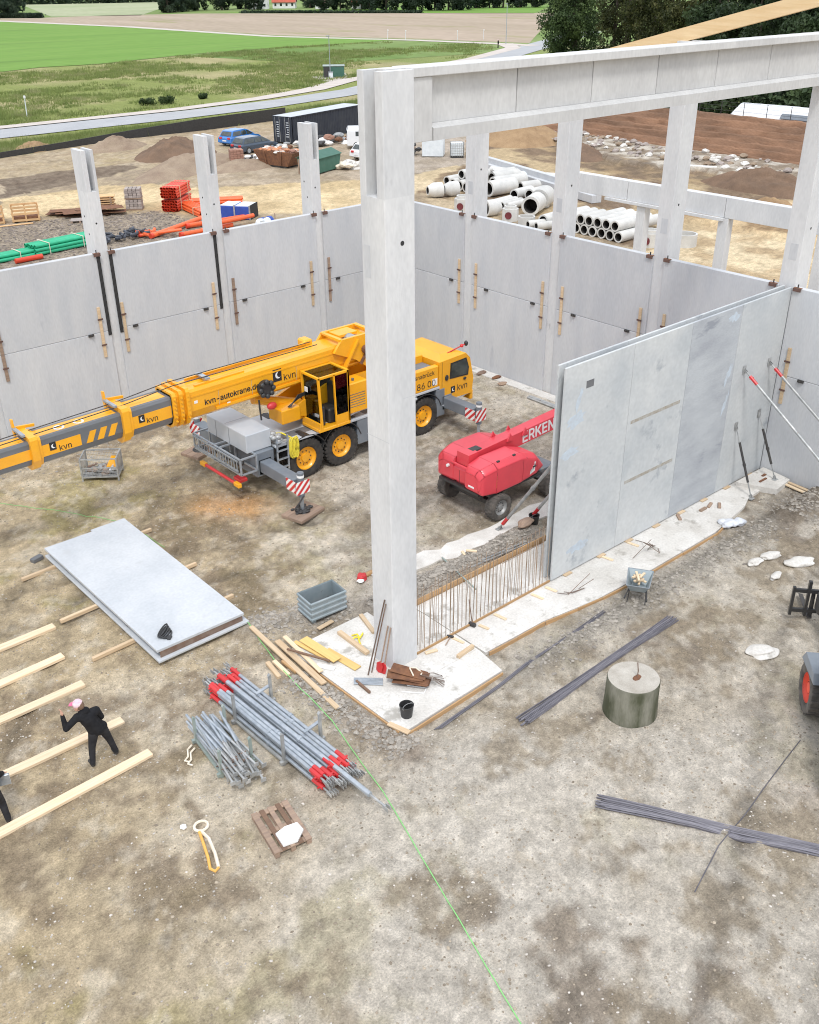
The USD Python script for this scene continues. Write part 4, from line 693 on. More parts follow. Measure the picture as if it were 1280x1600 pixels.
# carrier cab
dc = MB(); prof = [(10.86, 0.98), (12.55, 0.92), (12.62, 1.5), (12.42, 2.35), (12.2, 2.58), (10.86, 2.52)]
dcab = cp(MB().hull([(x, y, z) for x, z in prof for y in (CY - 1.23, CY + 1.23)] + [(11.2, CY - 0.9, 2.68), (11.9, CY - 0.9, 2.70), (11.2, CY + 0.9, 2.68), (11.9, CY + 0.9, 2.70)]), 'driver_cab', 'crane_yellow')
cp(MB().prism(Polygon([(11.38, 1.76), (12.32, 1.70), (12.36, 2.0), (12.22, 2.40), (11.42, 2.36)]), CY - 1.245, CY - 1.228, 'y'), 'side_window', 'black_paint', dcab)
cp(MB().prism(Polygon([(11.44, 1.80), (12.26, 1.76), (12.30, 2.0), (12.18, 2.35), (11.48, 2.31)]), CY - 1.25, CY - 1.244, 'y'), 'window_glass', 'glass_dark', dcab)
cp(MB().hull([(x + d, CY + s * 1.1, z) for (x, z) in ((12.60, 1.6), (12.43, 2.33)) for s in (-1, 1) for d in (0.0, 0.02)]), 'windscreen', 'glass_dark', dcab)
cp(MB().cbox(12.50, 12.66, CY - 1.2, CY + 1.2, 0.62, 1.0, 0.03), 'bumper', 'crane_yellow', dcab)
cp(MB().box(10.99, 11.0, CY - 1.236, CY - 1.23, 1.0, 2.5), 'door_gap', 'black_paint', dcab)
cp(MB().ball((11.22, CY - 1.25, 1.85), 0.09, 1, (1, 0.5, 1.3)), 'mirror', 'black_plastic', dcab)
cp(MB().ball((12.15, CY - 1.25, 1.6), 0.06, 1, (1.4, 0.5, 1)), 'door_handle', 'black_plastic', dcab)
emblem(11.45, 1.17, 0.26, CY - 1.231, dcab); lettering('kvn', 0.24, 11.76, 1.2, CY - 1.231, dcab, sl=0.0)
q = MB(); q.bar((11.5, CY - 0.95, 2.66), (12.35, CY - 1.0, 2.82), 0.03, 0.03); q.ball((12.2, CY - 1.0, 2.80), 0.07, 1); cp(q, 'warning_beacon', 'red_paint', dcab)
cp(MB().ball((12.42, CY - 1.0, 2.84), 0.10, 1, (0.8, 0.8, 1.1)), 'camera_mirror', 'black_plastic', dcab)
q = MB(); q.tube((9.8, CY - 0.2, 2.5), (9.8, CY - 0.2, 2.95), 0.04, 6); q.ball((9.8, CY - 0.2, 3.0), 0.10, 1); cp(q, 'warning_beacon', 'red_paint', dcab)
cp(MB().cbox(9.25, 10.84, CY - 1.22, CY - 1.0, 1.60, 2.42, 0.03), 'hood_side', 'crane_yellow'); cp(MB().cbox(9.25, 10.84, CY + 0.4, CY + 1.22, 1.60, 2.5, 0.03), 'hood_side', 'crane_yellow')
cp(MB().cbox(9.25, 10.84, CY - 0.35, CY + 0.398, 1.60, 2.62, 0.03), 'hood_top', 'crane_yellow')
cp(MB().cbox(9.3, 10.8, CY - 0.998, CY - 0.352, 1.60, 2.33, 0.02), 'engine_screen', 'crane_grey')
cp(MB().cbox(8.9, 10.86, CY - 1.26, CY + 1.26, 1.52, 1.6, 0.01), 'silver_sill', 'crane_light_grey')
cp(MB().cbox(10.7, 11.15, CY - 1.25, CY - 0.5, 0.40, 1.50, 0.04), 'step_housing', 'crane_grey')
lettering('86 00', 0.24, 9.75, 1.70, CY - 1.222, None, sl=0.0); lettering('Osnabrück', 0.16, 9.5, 2.12, CY - 1.222, None, sl=0.0)
cp(MB().box(10.52, 10.76, CY - 1.226, CY - 1.22, 1.70, 1.96), 'sign_plate', 'white_paint')
cp(MB().hull([(11.0, CY - 1.3, 0.85), (12.4, CY - 1.2, 0.95), (11.0, CY - 1.15, 0.78), (12.4, CY - 1.1, 0.88), (11.0, CY - 1.3, 0.80), (12.4, CY - 1.2, 0.90)]), 'step_bar', 'crane_light_grey')
sm = MB()
for x in (2.12, 3.35, 5.1): sm.box(x, x + 0.012, CY - 0.4645, CY - 0.46, zc(x) - 0.22, zc(x) + 0.26)
cp(sm, 'weld_seam', 'stain_brown', mb_)
lb2 = MB()
for x, z in ((2.4, 3.0), (5.55, 3.28), (1.25, 3.35)): lb2.box(x, x + 0.12, CY - 0.4655, CY - 0.46, z, z + 0.09)
cp(lb2, 'warning_labels', 'white_paint', mb_)
ch = MB(); rj = random.Random(21)
for k in range(26): a = rj.uniform(0, 6.28); r_ = rj.uniform(0.12, 0.32); ch.ball((3.12 + r_ * math.cos(a), 8.12 + r_ * math.sin(a), 0.05 + rj.uniform(0, 0.06)), 0.05, 1, (1.4, 1, .7))
cp(ch, 'chain_heap', 'dark_metal')
cp(MB().path([(3.12, 8.0, 0.6), (2.85, 7.9, 0.45), (2.72, 7.95, 0.3), (2.8, 8.02, 0.22)], 0.03, 6), 'hook', 'dark_metal')
rp = MB()
for y in (CY - 0.18, CY + 0.2): rp.path([(-6, y, zc(-6) + 0.46), (-1, y, zc(-1) + 0.58), (0.7, y, zc(.7) + 0.72), (6.2, y, zc(6) + 0.66)], 0.016, 5)
cp(rp, 'hoist_rope', 'dark_metal')
hy = MB()
for k in range(4): hy.path([(4.6, CY - 0.58 - 0.05 * k, 2.34 + .02 * k), (5.0, CY - 0.62, 2.55 + 0.04 * k), (5.9, CY - 0.56, 2.72)], 0.022, 5)
cp(hy, 'hydraulic_hoses', 'black_plastic')
# ground pads under the outrigger feet
def padm(x, y, rz, label, w=1.15, d=0.85):
    t = thing('outrigger_pad', label, 'pad', (x, y, gz(x, y)), rz)
    for k in range(3): part(MB().cbox(-w / 2, w / 2, -d / 2 + k * d / 3 + 0.006, -d / 2 + (k + 1) * d / 3 - 0.006, 0.0, 0.09 if gz(x, y) > G + 0.05 else 0.11, 0.008), 'board', 'wood_old', t)
padm(3.12, 8.1, 0.25, 'wooden pad under the near rear outrigger foot of the crane')
padm(3.12, 14.4, 0.3, 'wooden pad under the far rear outrigger foot, below the boom')
padm(11.25, 8.42, 0.2, 'wooden pad under the front outrigger foot, hidden behind the red lift')
padm(11.25, 14.3, 0.2, 'wooden pad under the far front outrigger foot, hidden by the crane')

# ------------------------------------------------------------------ telescopic boom lift
lf = thing('boom_lift', 'red telescopic boom lift with dusty tyres parked beside the partition', 'boom lift', (8.6, 4.9, G))
def lp(b, name, m, parent=None, smooth=False):
    if name not in ('chassis', 'axle'): b.xf(t=(0.18, 0, 0))
    return part(b, name, m, parent or lf, smooth, w=True)
LY = 4.85
lp(MB().cbox(7.35, 10.1, LY - 0.5, LY + 0.5, 0.32, 0.75, 0.06), 'chassis', 'dark_metal')
for x, d in ((7.5, 0.0), (9.95, 0.0)):
    for s in (-1, 1): wheel(lf, (x, LY + s * 1.08, G + 0.45), 0.45, 0.36, s, 'galvanised_old', lug=22, tyre='rubber_dusty')
    lp(MB().bar((x, LY - 1.0, 0.36), (x, LY + 1.0, 0.36), 0.2, 0.16), 'axle', 'dark_metal')
lp(MB().cbox(9.4, 10.2, LY - 0.85, LY - 0.1, 0.5, 0.85, 0.05), 'front_deck', 'crane_grey')
lp(MB().tube((8.5, LY, 0.7), (8.5, LY, 0.95), 0.55, 20), 'slew_ring', 'dark_metal')
def rounded(b, edge=0.08, it=5):
    V_, F_ = b.arr(); h_ = trimesh.Trimesh(V_, F_, process=True); v_, f_ = trimesh.remesh.subdivide_to_size(h_.vertices, h_.faces, edge); h_ = trimesh.Trimesh(v_, f_, process=True); trimesh.smoothing.filter_laplacian(h_, iterations=it); return MB().add(h_.vertices, h_.faces)
def hood(y0, y1, s):
    P = []
    for x, zt, zb, ins in ((6.62, 1.55, 1.02, 0.20), (6.72, 1.74, 0.90, 0.08), (7.2, 1.86, 0.86, 0.0), (8.4, 1.86, 0.88, 0.0), (9.1, 1.62, 0.94, 0.03), (9.5, 1.22, 1.02, 0.12)):
        for y, i in ((y0, ins if s < 0 else 0), (y1, -ins if s > 0 else 0)):
            P += [(x, y + i, zt - (0.16 if i or (y == y0 and s < 0) or (y == y1 and s > 0) else 0)), (x, y + i, zb), (x, y + i + (0.18 if s < 0 and y == y0 else -0.18 if s > 0 and y == y1 else 0), zt)]
    return MB().hull(P)
lp(rounded(hood(LY - 1.12, LY - 0.26, -1)), 'engine_hood', 'lift_red', None, 50); lp(rounded(hood(LY + 0.26, LY + 1.12, 1)), 'tank_hood', 'lift_red', None, 50)
lp(rounded(MB().cbox(6.58, 7.2, LY - 0.92, LY + 0.92, 0.92, 1.52, 0.10)), 'counterweight', 'lift_red', None, 50)
lp(MB().cbox(6.8, 9.2, LY - 0.30, LY + 0.30, 0.75, 1.35, 0.03), 'turret', 'lift_red')
q = MB(); q.box(6.574, 6.58, LY - 0.1, LY - 0.085, 1.0, 1.48); q.box(7.6, 7.615, LY - 1.126, LY - 1.10, 0.95, 1.66); lp(q, 'panel_gap', 'black_paint')
lp(MB().cbox(7.05, 7.28, LY - 1.13, LY - 1.09, 1.05, 1.45, 0.004), 'sticker_yellow', 'rope_yellow'); lp(MB().cbox(7.30, 7.46, LY - 1.13, LY - 1.09, 1.03, 1.47, 0.004), 'vent', 'black_plastic')
lp(MB().cbox(7.66, 7.95, LY - 1.13, LY - 1.09, 1.46, 1.54, 0.003), 'plate_white', 'white_paint'); lp(MB().cbox(6.56, 6.60, LY - 0.75, LY - 0.5, 1.08, 1.14, 0.002), 'plate_white', 'white_paint')
q = MB()
for k in range(5): q.bar((8.55 + k * 0.08, LY - 1.125, 1.0 + 0.06 * k), (8.9, LY - 1.125, 1.12 + 0.07 * k), 0.02, 0.05)
lp(q, 'logo_stripes', 'white_paint')
q = MB(); q.path([(6.68, LY - 0.42, 1.58), (6.64, LY - 0.2, 1.62), (6.64, LY + 0.2, 1.62), (6.68, LY + 0.42, 1.58)], 0.03, 6); lp(q, 'grab_rail', 'lift_red')
for s in (-1, 1): lp(MB().tube((6.68, LY + s * 0.48, 1.44), (6.58, LY + s * 0.48, 1.44), 0.05, 12), 'lamp', 'white_paint')
bz = lambda x: 1.66 + (x - 6.6) * 0.05
lb_ = lp(MB().hull([(x, LY + y, bz(x) + z) for x in (6.85, 15.3) for y in (-0.2, 0.2) for z in (-0.24, 0.24)]), 'boom', 'lift_red')
lp(MB().hull([(x, LY + y, bz(x) + z) for x in (6.8, 7.2) for y in (-0.26, 0.26) for z in (-0.1, 0.29)]), 'boom_hinge', 'lift_red')
for x in (8.2, 8.9): lp(MB().prism([(x, 1.9), (x + 0.3, 1.9), (x + 0.15, 2.15)], LY + 0.21, LY + 0.26, 'y'), 'lug', 'lift_red'); lp(MB().prism([(x + .3, 1.9), (x + 0.6, 1.9), (x + 0.45, 2.15)], LY - 0.26, LY - 0.21, 'y'), 'lug', 'lift_red')
lp(MB().text('ERKEN', 0.36, (9.25, LY - 0.2, bz(9.25) - 0.18), (1, 0, 0.05), (-0.05, 0, 1), 0.006, True), 'lettering', 'white_paint', lb_)
tm = MB()
tm.box(6.9, 9.3, LY - 1.08, LY - 0.9, 0.80, 0.88); tm.box(6.9, 9.3, LY + 0.9, LY + 1.08, 0.80, 0.88); tm.box(6.62, 6.75, LY - 0.88, LY + 0.88, 0.84, 0.92)
lp(tm, 'rubber_trim', 'black_plastic')
for x in (7.62, 8.5): lp(MB().box(x, x + 0.014, LY - 1.130, LY - 1.08, 0.95, 1.66), 'panel_gap', 'black_paint')
for x in (7.9, 8.8): lp(MB().cbox(x, x + 0.16, LY - 1.142, LY - 1.10, 1.22, 1.27, 0.006), 'latch', 'black_plastic')
for x in (7.3, 8.0): lp(MB().cbox(x, x + 0.12, LY - 1.0, LY - 0.94, 1.80, 1.87, 0.008), 'hinge', 'dark_metal')
for s in (1,): lp(MB().path([(7.0, LY + s * 0.22, 1.5), (7.6, LY + s * 0.24, 1.78), (8.6, LY + s * 0.23, 1.66), (9.6, LY + s * 0.22, 1.62)], 0.025, 6), 'hydraulic_hose', 'black_plastic')
lp(MB().cbox(7.1, 7.5, LY - 0.14, LY + 0.14, 1.88, 1.98, 0.02), 'boom_bracket', 'dark_metal')
bk = MB()
for z in (1.3, 1.85, 2.4):
    for p, q in (((15.4, LY - 0.9), (15.4, LY + 0.9)), ((16.2, LY - 0.9), (16.2, LY + 0.9)), ((15.4, LY - 0.9), (16.2, LY - 0.9)), ((15.4, LY + 0.9), (16.2, LY + 0.9))): bk.tube((*p, z), (*q, z), 0.025, 6)
for x in (15.4, 16.2):
    for y in (-0.9, 0, 0.9): bk.tube((x, LY + y, 1.25), (x, LY + y, 2.4), 0.025, 6)
bk.box(15.4, 16.2, LY - 0.9, LY + 0.9, 1.22, 1.27); lp(bk, 'work_platform', 'galvanised')
# ------------------------------------------------------------------ things on the building site
def board(name, label, p, q, w, th, z, m='wood_pale', group=None):
    """a board lying from p to q (2-D centre line), its underside at z"""
    p, q = np.array(p, float), np.array(q, float); d = q - p; L = float(np.linalg.norm(d))
    return solo(MB().cbox(0, L, -w / 2, w / 2, 0, th, 0.006), name, m, label, name.replace('_', ' ').split()[-1] if name != 'timber' else 'timber', (*p, z), math.atan2(d[1], d[0]), group)
# wall element lying on timbers
t = thing('wall_element', 'light grey double-shell wall element lying flat on timbers', 'wall element', (-2.85, 7.5, G))
part(MB().cbox(-1.31, 1.33, -3.42, 3.42, 0.10, 0.165, 0.008), 'lower_shell', 'panel_light', t)
part(MB().prism([(-1.27, -3.30), (1.24, -3.34), (1.30, 3.50), (0.2, 3.50), (0.2, 3.38), (-1.29, 3.40)], 0.345, 0.41), 'upper_shell', 'panel_light', t)
for k in range(5): part(MB().path([(-1.05 + k * 0.52 + 0.05 * (-1) ** j, -3.2 + j * 0.2, 0.17 + 0.17 * (j % 2)) for j in range(33)], 0.009, 4), 'lattice_girder', 'rebar_rusty', t)
for y in (-3.3, -1.5, 0.4, 2.2, 3.3): part(MB().box(-1.2, 1.2, y - 0.012, y + 0.012, 0.165, 0.345), 'spacer', 'rebar_rusty', t)
for a, c, l in (((-5.15, 10.26), (-1.0, 10.4), 'farthest'), ((-5.2, 7.55), (-1.0, 7.7), 'middle'), ((-5.3, 5.43), (-1.1, 5.55), 'nearest')):
    board('timber', f'light square timber under the lying wall element, {l} of the three', a, c, 0.10, 0.10, G, 'wood_new')
sl = MB()
for k in range(4): sl.path([(0.18 * math.cos(t_) * (1 + 0.2 * k) + 0.03 * k, 0.10 * math.sin(t_) * (1 - 0.15 * k) + 0.05 * k, 0.03 + 0.012 * k) for t_ in np.linspace(0, 2 * PI, 14)[:-1]], 0.022, 5, True)
sl.cbox(-0.2, -0.05, -0.16, -0.06, 0, 0.05, 0.01); solo(sl, 'lifting_sling', 'black_plastic', 'coiled black sling on the lying wall element', 'sling', (-3.6, 4.62, 0.312), 0.7)
solo(MB().cbox(-0.18, 0.18, -0.09, 0.09, 0, 0.12, 0.01), 'timber_block', 'boom_grey', 'dark block on the ground at the far corner of the lying wall element', 'block', (-4.35, 11.1, gz(-4.35, 11.1)), 0.3)
for (a, c), l in zip((((-10.8, 7.4), (-5.41, 7.46)), ((-10.5, 5.9), (-5.78, 6.1)), ((-10.5, 4.72), (-5.88, 4.70)), ((-10.5, 2.93), (-5.80, 2.83)), ((-11.0, 1.28), (-5.84, 1.42))),
                     ('farthest of five, nearest the lying wall element', 'second farthest of the five at the left edge', 'third of the five, just beyond the worker', 'fourth of the five, behind the worker\'s legs', 'nearest of the five, in front of the worker')):
    board('plank', 'long pale plank on the ground, ' + l, a, c, 0.24, 0.08, max(gz(c[0] - 0.3, c[1]), gz(c[0] - 1.5, c[1]), G) - 0.01, 'wood_pale')
# steel props
def prop_mesh(p, q, r=0.045, red=(True, True), plate=True, body='galvanised'):
    """returns the parts of a push-pull prop between two points"""
    p, q = np.array(p, float), np.array(q, float); d = _norm(q - p); L = np.linalg.norm(q - p); _, a, b = frame(d); out = []
    out.append(('tube', MB().tube(p + d * 0.55, q - d * 0.55, r, 10).tube(p + d * L * 0.45, p + d * L * 0.45 + d * 0.08, r * 1.35, 10), body))
    for k, s, on in ((p, 1, red[0]), (q, -1, red[1])):
        out.append(('spindle', MB().tube(k + d * s * 0.08, k + d * s * 0.6, r * 0.5, 8), 'galvanised_old'))
        if on: out.append(('adjusting_sleeve', MB().tube(k + d * s * 0.28, k + d * s * 0.62, r * 1.12, 10).bar(k + d * s * 0.36 - a * r * 2.2, k + d * s * 0.36 + a * r * 2.2, 0.035, 0.02), 'red_paint'))
        f = MB().bar(k + d * s * 0.12 - a * r, k + d * s * 0.12 + a * r, 0.02, 0.03, d)
        for w in (-1, 1): f.bar(k - d * s * 0.02 + a * w * r * 0.7, k + d * s * 0.13 + a * w * r * 0.7, 0.012, r * 1.6, b)
        out.append(('fork_end', f, 'galvanised_old'))
    return out
def prop(label, p, q, r=0.045, red=(True, True), body='galvanised', name='steel_prop', foot=None, group=None):
    p = np.array(p, float); t = thing(name, label, 'prop', p, 0, group)
    for n, m, mt in prop_mesh(p, q, r, red, body=body): part(m, n, mt, t, w=True)
    for k, ud in ((p, (0, 0, 1)), (np.array(q, float), (0, -1, 0))):
        if foot: part(MB().cbox(k[0] - 0.1, k[0] + 0.1, k[1] - 0.07, k[1] + 0.07, k[2] - 0.02, k[2] + 0.01, 0.003) if ud[2] else MB().cbox(k[0] - 0.08, k[0] + 0.08, k[1] + (-0.012 if foot > 0 else 0), k[1] + (0 if foot > 0 else 0.012), k[2] - 0.13, k[2] + 0.13, 0.003), 'base_plate', 'galvanised_old', t, w=True)
    return t
prop('long silver push-pull prop with red ends leaning on the partition, left one', (14.42, -5.8, -0.08), (14.42, 0.085, 4.13), 0.045, body='galvanised_old', foot=1)
prop('long silver push-pull prop with red ends leaning on the partition, right one', (15.88, -5.8, -0.08), (15.88, 0.085, 4.02), 0.045, body='galvanised_old', foot=1)
prop('short dark prop against the partition foot, left one, standing on soil', (14.5, -0.85, -0.05), (14.48, 0.085, 2.21), 0.04, (False, False), 'dark_metal', foot=1)
prop('short dark prop against the partition foot, right one, standing on the footing block', (15.95, -0.8, 0.13), (15.8, 0.085, 2.28), 0.04, (False, False), 'dark_metal', foot=1)
prop('grey prop with red foot behind the partition, left one on the white strip', (6.96, 3.19, -0.01), (6.96, 0.415, 4.1), 0.05, body='galvanised_old', foot=-1)
prop('grey prop with red foot behind the partition, right one beside the black bucket', (8.11, 2.97, -0.01), (8.11, 0.415, 3.9), 0.05, body='galvanised_old', foot=-1)
# stillage with long props
def stillage(name, label, c, rz, L, W, H, m):
    t = thing(name, label, 'stillage', (*c, G), rz)
    for y in (-L / 2, L / 2):
        part(MB().bar((-W / 2 - 0.1, y, 0.1), (W / 2 + 0.1, y, 0.1), 0.08, 0.08), 'cross_bar', m, t)
        for s in (-1, 1):
            part(MB().bar((s * W / 2, y, 0.0), (s * W / 2, y, H), 0.06, 0.06, (0, 1, 0)).bar((s * W / 2, y, H), (s * W / 2 - s * 0.02, y, H + 0.02), 0.07, 0.07), 'post', m, t)
    for s in (-1, 1): part(MB().bar((s * W / 2, -L / 2, 0.1), (s * W / 2, L / 2, 0.1), 0.06, 0.06), 'side_bar', m, t)
    return t
def place(c, rz, p): cc, ss = math.cos(rz), math.sin(rz); return (c[0] + p[0] * cc - p[1] * ss, c[1] + p[0] * ss + p[1] * cc, p[2])
S1, RZ1 = (-3.36, 0.1), 0.035
stillage('prop_stillage', 'grey steel stillage holding the long red-ended props', S1, RZ1, 1.85, 1.02, 0.85, 'galvanised_old')
t = None; k = 0
where = ['lower layer', 'middle layer', 'top layer']
for ly in range(3):
    n = (9, 8, 6)[ly]
    for i in range(n):
        if ly == 2 and i == 3: continue
        x = -0.44 + (i + 0.5 * (ly % 2)) * 0.108 + rng.uniform(-0.012, 0.012); dy = rng.uniform(-0.14, 0.14) + (0.15 if i > 5 else 0); z = G + 0.20 + ly * 0.10
        L = 2.42 if i < 6 else 2.5
        p = place(S1, RZ1, (x, -L + dy, z)); q = place(S1, RZ1, (x + rng.uniform(-.03, .03), L + dy - 0.1, z))
        t = thing('steel_prop', f'silver push-pull prop with red ends in the stillage, {where[ly]}, {ORD[i]} from the left', 'prop', p, 0)
        for nm, m, mt in prop_mesh(p, q, 0.046): part(m, nm, mt, t, w=True)
p, q = place(S1, RZ1, (0.02, -3.72, G + 0.38)), place(S1, RZ1, (-0.06, 2.5, G + 0.42))
t = thing('steel_prop', 'longest silver pipe prop, sticking out of the stillage towards the camera', 'prop', p, 0)
for nm, m, mt in prop_mesh(p, q, 0.06, (False, True)): part(m, nm, mt, t, w=True)
for y, zt, l in ((0.95, 0.62, 'upper'), (-0.85, 0.62, 'lower')): solo(MB().bar((0.12, 0, 0), (0.56, 0, 0.02), 0.08, 0.03), 'clamp_bar', 'galvanised', f'short flat steel bar lying across the long props, {l} one', 'steel bar', place(S1, RZ1, (0, y, G + 0.50)), RZ1 + 0.05)
S2, RZ2 = (-4.62, 0.35), -0.11
stillage('scrap_stillage', 'small greenish steel stillage holding old short props', S2, RZ2, 1.3, 0.72, 0.72, 'galvanised_green')
r4 = random.Random(11)
for i in range(26):
    ly = i // 9; x = -0.33 + (i % 9) * 0.078 + r4.uniform(-.03, .03); L = r4.uniform(0.95, 1.2); z = G + 0.19 + ly * 0.085; y = r4.uniform(-0.28, 0.12); sk = r4.uniform(-0.14, 0.14)
    p, q = place(S2, RZ2, (x + sk, -L + y, z + r4.uniform(0, .03))), place(S2, RZ2, (x - sk, L + y, z + r4.uniform(0, .05)))
    t = thing('short_prop', 'old grey short steel prop in the jumbled small stillage', 'prop', p, 0, 'short props in the small stillage')
    d = _norm(np.array(q) - p); part(MB().tube(p, q, 0.026, 8), 'tube', 'galvanised_old', t, w=True); part(MB().tube(np.array(p) + d * L, q, 0.034, 8), 'outer_tube', 'galvanised', t, w=True)
    _, a, b = frame(d); part(MB().bar(np.array(p) - a * 0.06, np.array(p) + a * 0.06, 0.10, 0.012, d), 'end_plate', 'galvanised_old', t, w=True); part(MB().bar(np.array(p) + d * .5 - a * 0.07, np.array(p) + d * .5 + a * 0.07, 0.02, 0.02), 'handle', 'rebar_rusty', t, w=True)
# pallet with a white block
PC, PR = (-4.95, -2.33), -0.185
t = thing('pallet', 'brown wooden pallet with a white slab on it', 'pallet', (*PC, gz(*PC)), PR)
for x in (-0.34, 0.0, 0.34): part(MB().box(x - 0.05, x + 0.05, -0.6, 0.6, 0, 0.02), 'bottom_board', 'wood_old', t)
for x in (-0.34, 0.0, 0.34):
    for y in (-0.53, 0, 0.53): part(MB().box(x - 0.05, x + 0.05, y - 0.07, y + 0.07, 0.02, 0.10), 'block', 'wood_old', t)
for y in (-0.53, 0, 0.53): part(MB().box(-0.4, 0.4, y - 0.06, y + 0.06, 0.10, 0.12), 'stringer', 'wood_old', t)
for k, x in enumerate((-0.335, -0.175, 0.0, 0.175, 0.335)): part(MB().cbox(x - (0.065 if k in (0, 4) else 0.05), x + (0.065 if k in (0, 4) else 0.05), -0.6, 0.6, 0.12, 0.145, 0.004), 'top_board', 'wood_old' if k % 2 == 0 else 'wood_brown', t)
solo(MB().prism([(-0.30, -0.12), (-0.14, 0.20), (0.10, 0.16), (0.32, 0.02), (0.24, -0.2), (-0.05, -0.28)], 0, 0.05), 'white_slab', 'white_paint', 'flat white broken slab lying on the pallet', 'slab', (-4.98, -2.62, gz(*PC) + 0.146), 0.3)
# slings on the ground
b = MB(); b.path([(-6.13 + 0.14 * math.cos(a), -1.22 + 0.13 * math.sin(a), G + 0.07) for a in np.linspace(0, 2 * PI, 14)[:-1]], 0.03, 6, True)
t = thing('lifting_strap', 'cream and orange lifting strap lying on the bare ground near the pallet', 'strap', (-6.3, -1.7, G)); part(b, 'loop', 'strap_cream', t, w=True)
part(MB().path([(-6.2, -1.34, -0.02), (-6.18, -1.6, -0.04), (-6.28, -2.0, -0.05), (-6.42, -2.36, -0.03)], 0.035, 6), 'leg', 'strap_cream', t, w=True)
part(MB().path([(-6.24, -1.34, -0.02), (-6.33, -1.65, -0.04), (-6.44, -2.0, -0.05), (-6.56, -2.28, -0.03), (-6.52, -2.40, -0.03), (-6.42, -2.36, -0.03)], 0.03, 6), 'leg', 'strap_orange', t, w=True)
solo(MB().rock((0, 0, 0.04), 0.07, 3), 'paper_scrap', 'white_paint', 'crumpled white scrap on the ground left of the lifting strap', 'scrap', (-6.4, -0.98, gz(-6.4, -0.98)))
b = MB()
for s in (0, 0.13): b.path([(-5.06, 0.98 - s, -0.02), (-5.2, 0.92 - s, -0.03), (-5.3, 0.72 - s, -0.03), (-5.42, 0.66 - s, -0.04), (-5.36, 0.56 - s, -0.04)], 0.022, 5)
V_, F_ = b.arr(); b2 = MB().add(V_ - np.array([-5.25, 0.8, G]), F_); solo(b2, 'lifting_strap', 'strap_cream', 'short cream strap lying beside the small stillage', 'strap', (-5.25, 0.8, G))
# open steel box
t = thing('steel_box', 'open grey ribbed steel box beside the foundation pad', 'box', (0.23, 3.2, gz(0.23, 3.2)), -0.08)
for s in (-1, 1):
    m = MB(); m.box(-0.53, 0.53, s * 0.33 - 0.01, s * 0.33 + 0.01, 0.10, 0.62)
    for z in (0.12, 0.28, 0.44, 0.60): m.hull([(x, s * (0.335 + d), zz) for x in (-0.55, 0.55) for d, zz in ((0, z - 0.045), (0.03, z - 0.02), (0.03, z + 0.02), (0, z + 0.045))])
    part(m, 'side_wall', 'box_steel', t)
    m = MB(); m.box(s * 0.53 - 0.01, s * 0.53 + 0.01, -0.32, 0.32, 0.10, 0.62)
    for z in (0.12, 0.28, 0.44, 0.60): m.hull([(s * (0.535 + d), y, zz) for y in (-0.34, 0.34) for d, zz in ((0, z - 0.045), (0.03, z - 0.02), (0.03, z + 0.02), (0, z + 0.045))])
    part(m, 'end_wall', 'box_steel', t)
part(MB().box(-0.52, 0.52, -0.32, 0.32, 0.10, 0.12), 'floor', 'dark_metal', t)
for x in (-0.45, 0.45):
    for y in (-0.27, 0.27): part(MB().box(x - 0.05, x + 0.05, y - 0.04, y + 0.04, 0, 0.10), 'foot', 'box_steel', t)
g_ = MB(); rj = random.Random(4)
for k in range(14): g_.rock((rj.uniform(-.4, .4), rj.uniform(-.22, .22), 0.17), rj.uniform(0.06, 0.12), k)
part(g_, 'scrap_filling', 'dark_metal', t)
# mesh cage with waste
t = thing('mesh_cage', 'grey wire mesh cage box filled with scrap under the crane boom', 'mesh box', (-0.37, 14.95, gz(-0.37, 14.95)), -0.65)
m = MB()
for x in (-0.6, 0.6):
    for y in (-0.4, 0.4): m.bar((x, y, 0), (x, y, 0.82), 0.05, 0.05, (0, 1, 0))
for z in (0.16, 0.82):
    for s in (-1, 1): m.bar((-0.6, s * 0.4, z), (0.6, s * 0.4, z), 0.035, 0.045); m.bar((s * 0.6, -0.4, z), (s * 0.6, 0.4, z), 0.035, 0.045)
m.bar((-0.6, -0.4, 0.5), (0.6, -0.4, 0.5), 0.03, 0.03); part(m, 'frame', 'galvanised_old', t)
for s in (-1, 1):
    m = MB()
    for k in range(23): m.tube((-0.57 + k * 0.052, s * 0.4, 0.16), (-0.57 + k * 0.052, s * 0.4, 0.82 if s > 0 else 0.5), 0.005, 4)
    for k in range(12): m.tube((-0.6, s * 0.4, 0.2 + k * 0.052), (0.6, s * 0.4, 0.2 + k * 0.052), 0.005, 4) if (s > 0 or k < 6) else None
    part(m, 'mesh_side', 'galvanised_old', t); m = MB()
    for k in range(15): m.tube((s * 0.6, -0.37 + k * 0.052, 0.16), (s * 0.6, -0.37 + k * 0.052, 0.82), 0.005, 4)
    for k in range(12): m.tube((s * 0.6, -0.4, 0.2 + k * 0.052), (s * 0.6, 0.4, 0.2 + k * 0.052), 0.005, 4)
    part(m, 'mesh_end', 'galvanised_old', t)
part(MB().box(-0.58, 0.58, -0.38, 0.38, 0.12, 0.15), 'floor', 'galvanised_old', t)
for mt, n, sd in (('rebar_rusty', 14, 1), ('galvanised_old', 12, 2), ('wood_old', 8, 3)):
    g_ = MB(); rj = random.Random(sd)
    for k in range(n): g_.rock((rj.uniform(-.45, .45), rj.uniform(-.28, .28), rj.uniform(0.2, 0.38)), rj.uniform(0.05, 0.12), k + sd * 20)
    part(g_, 'scrap', mt, t)
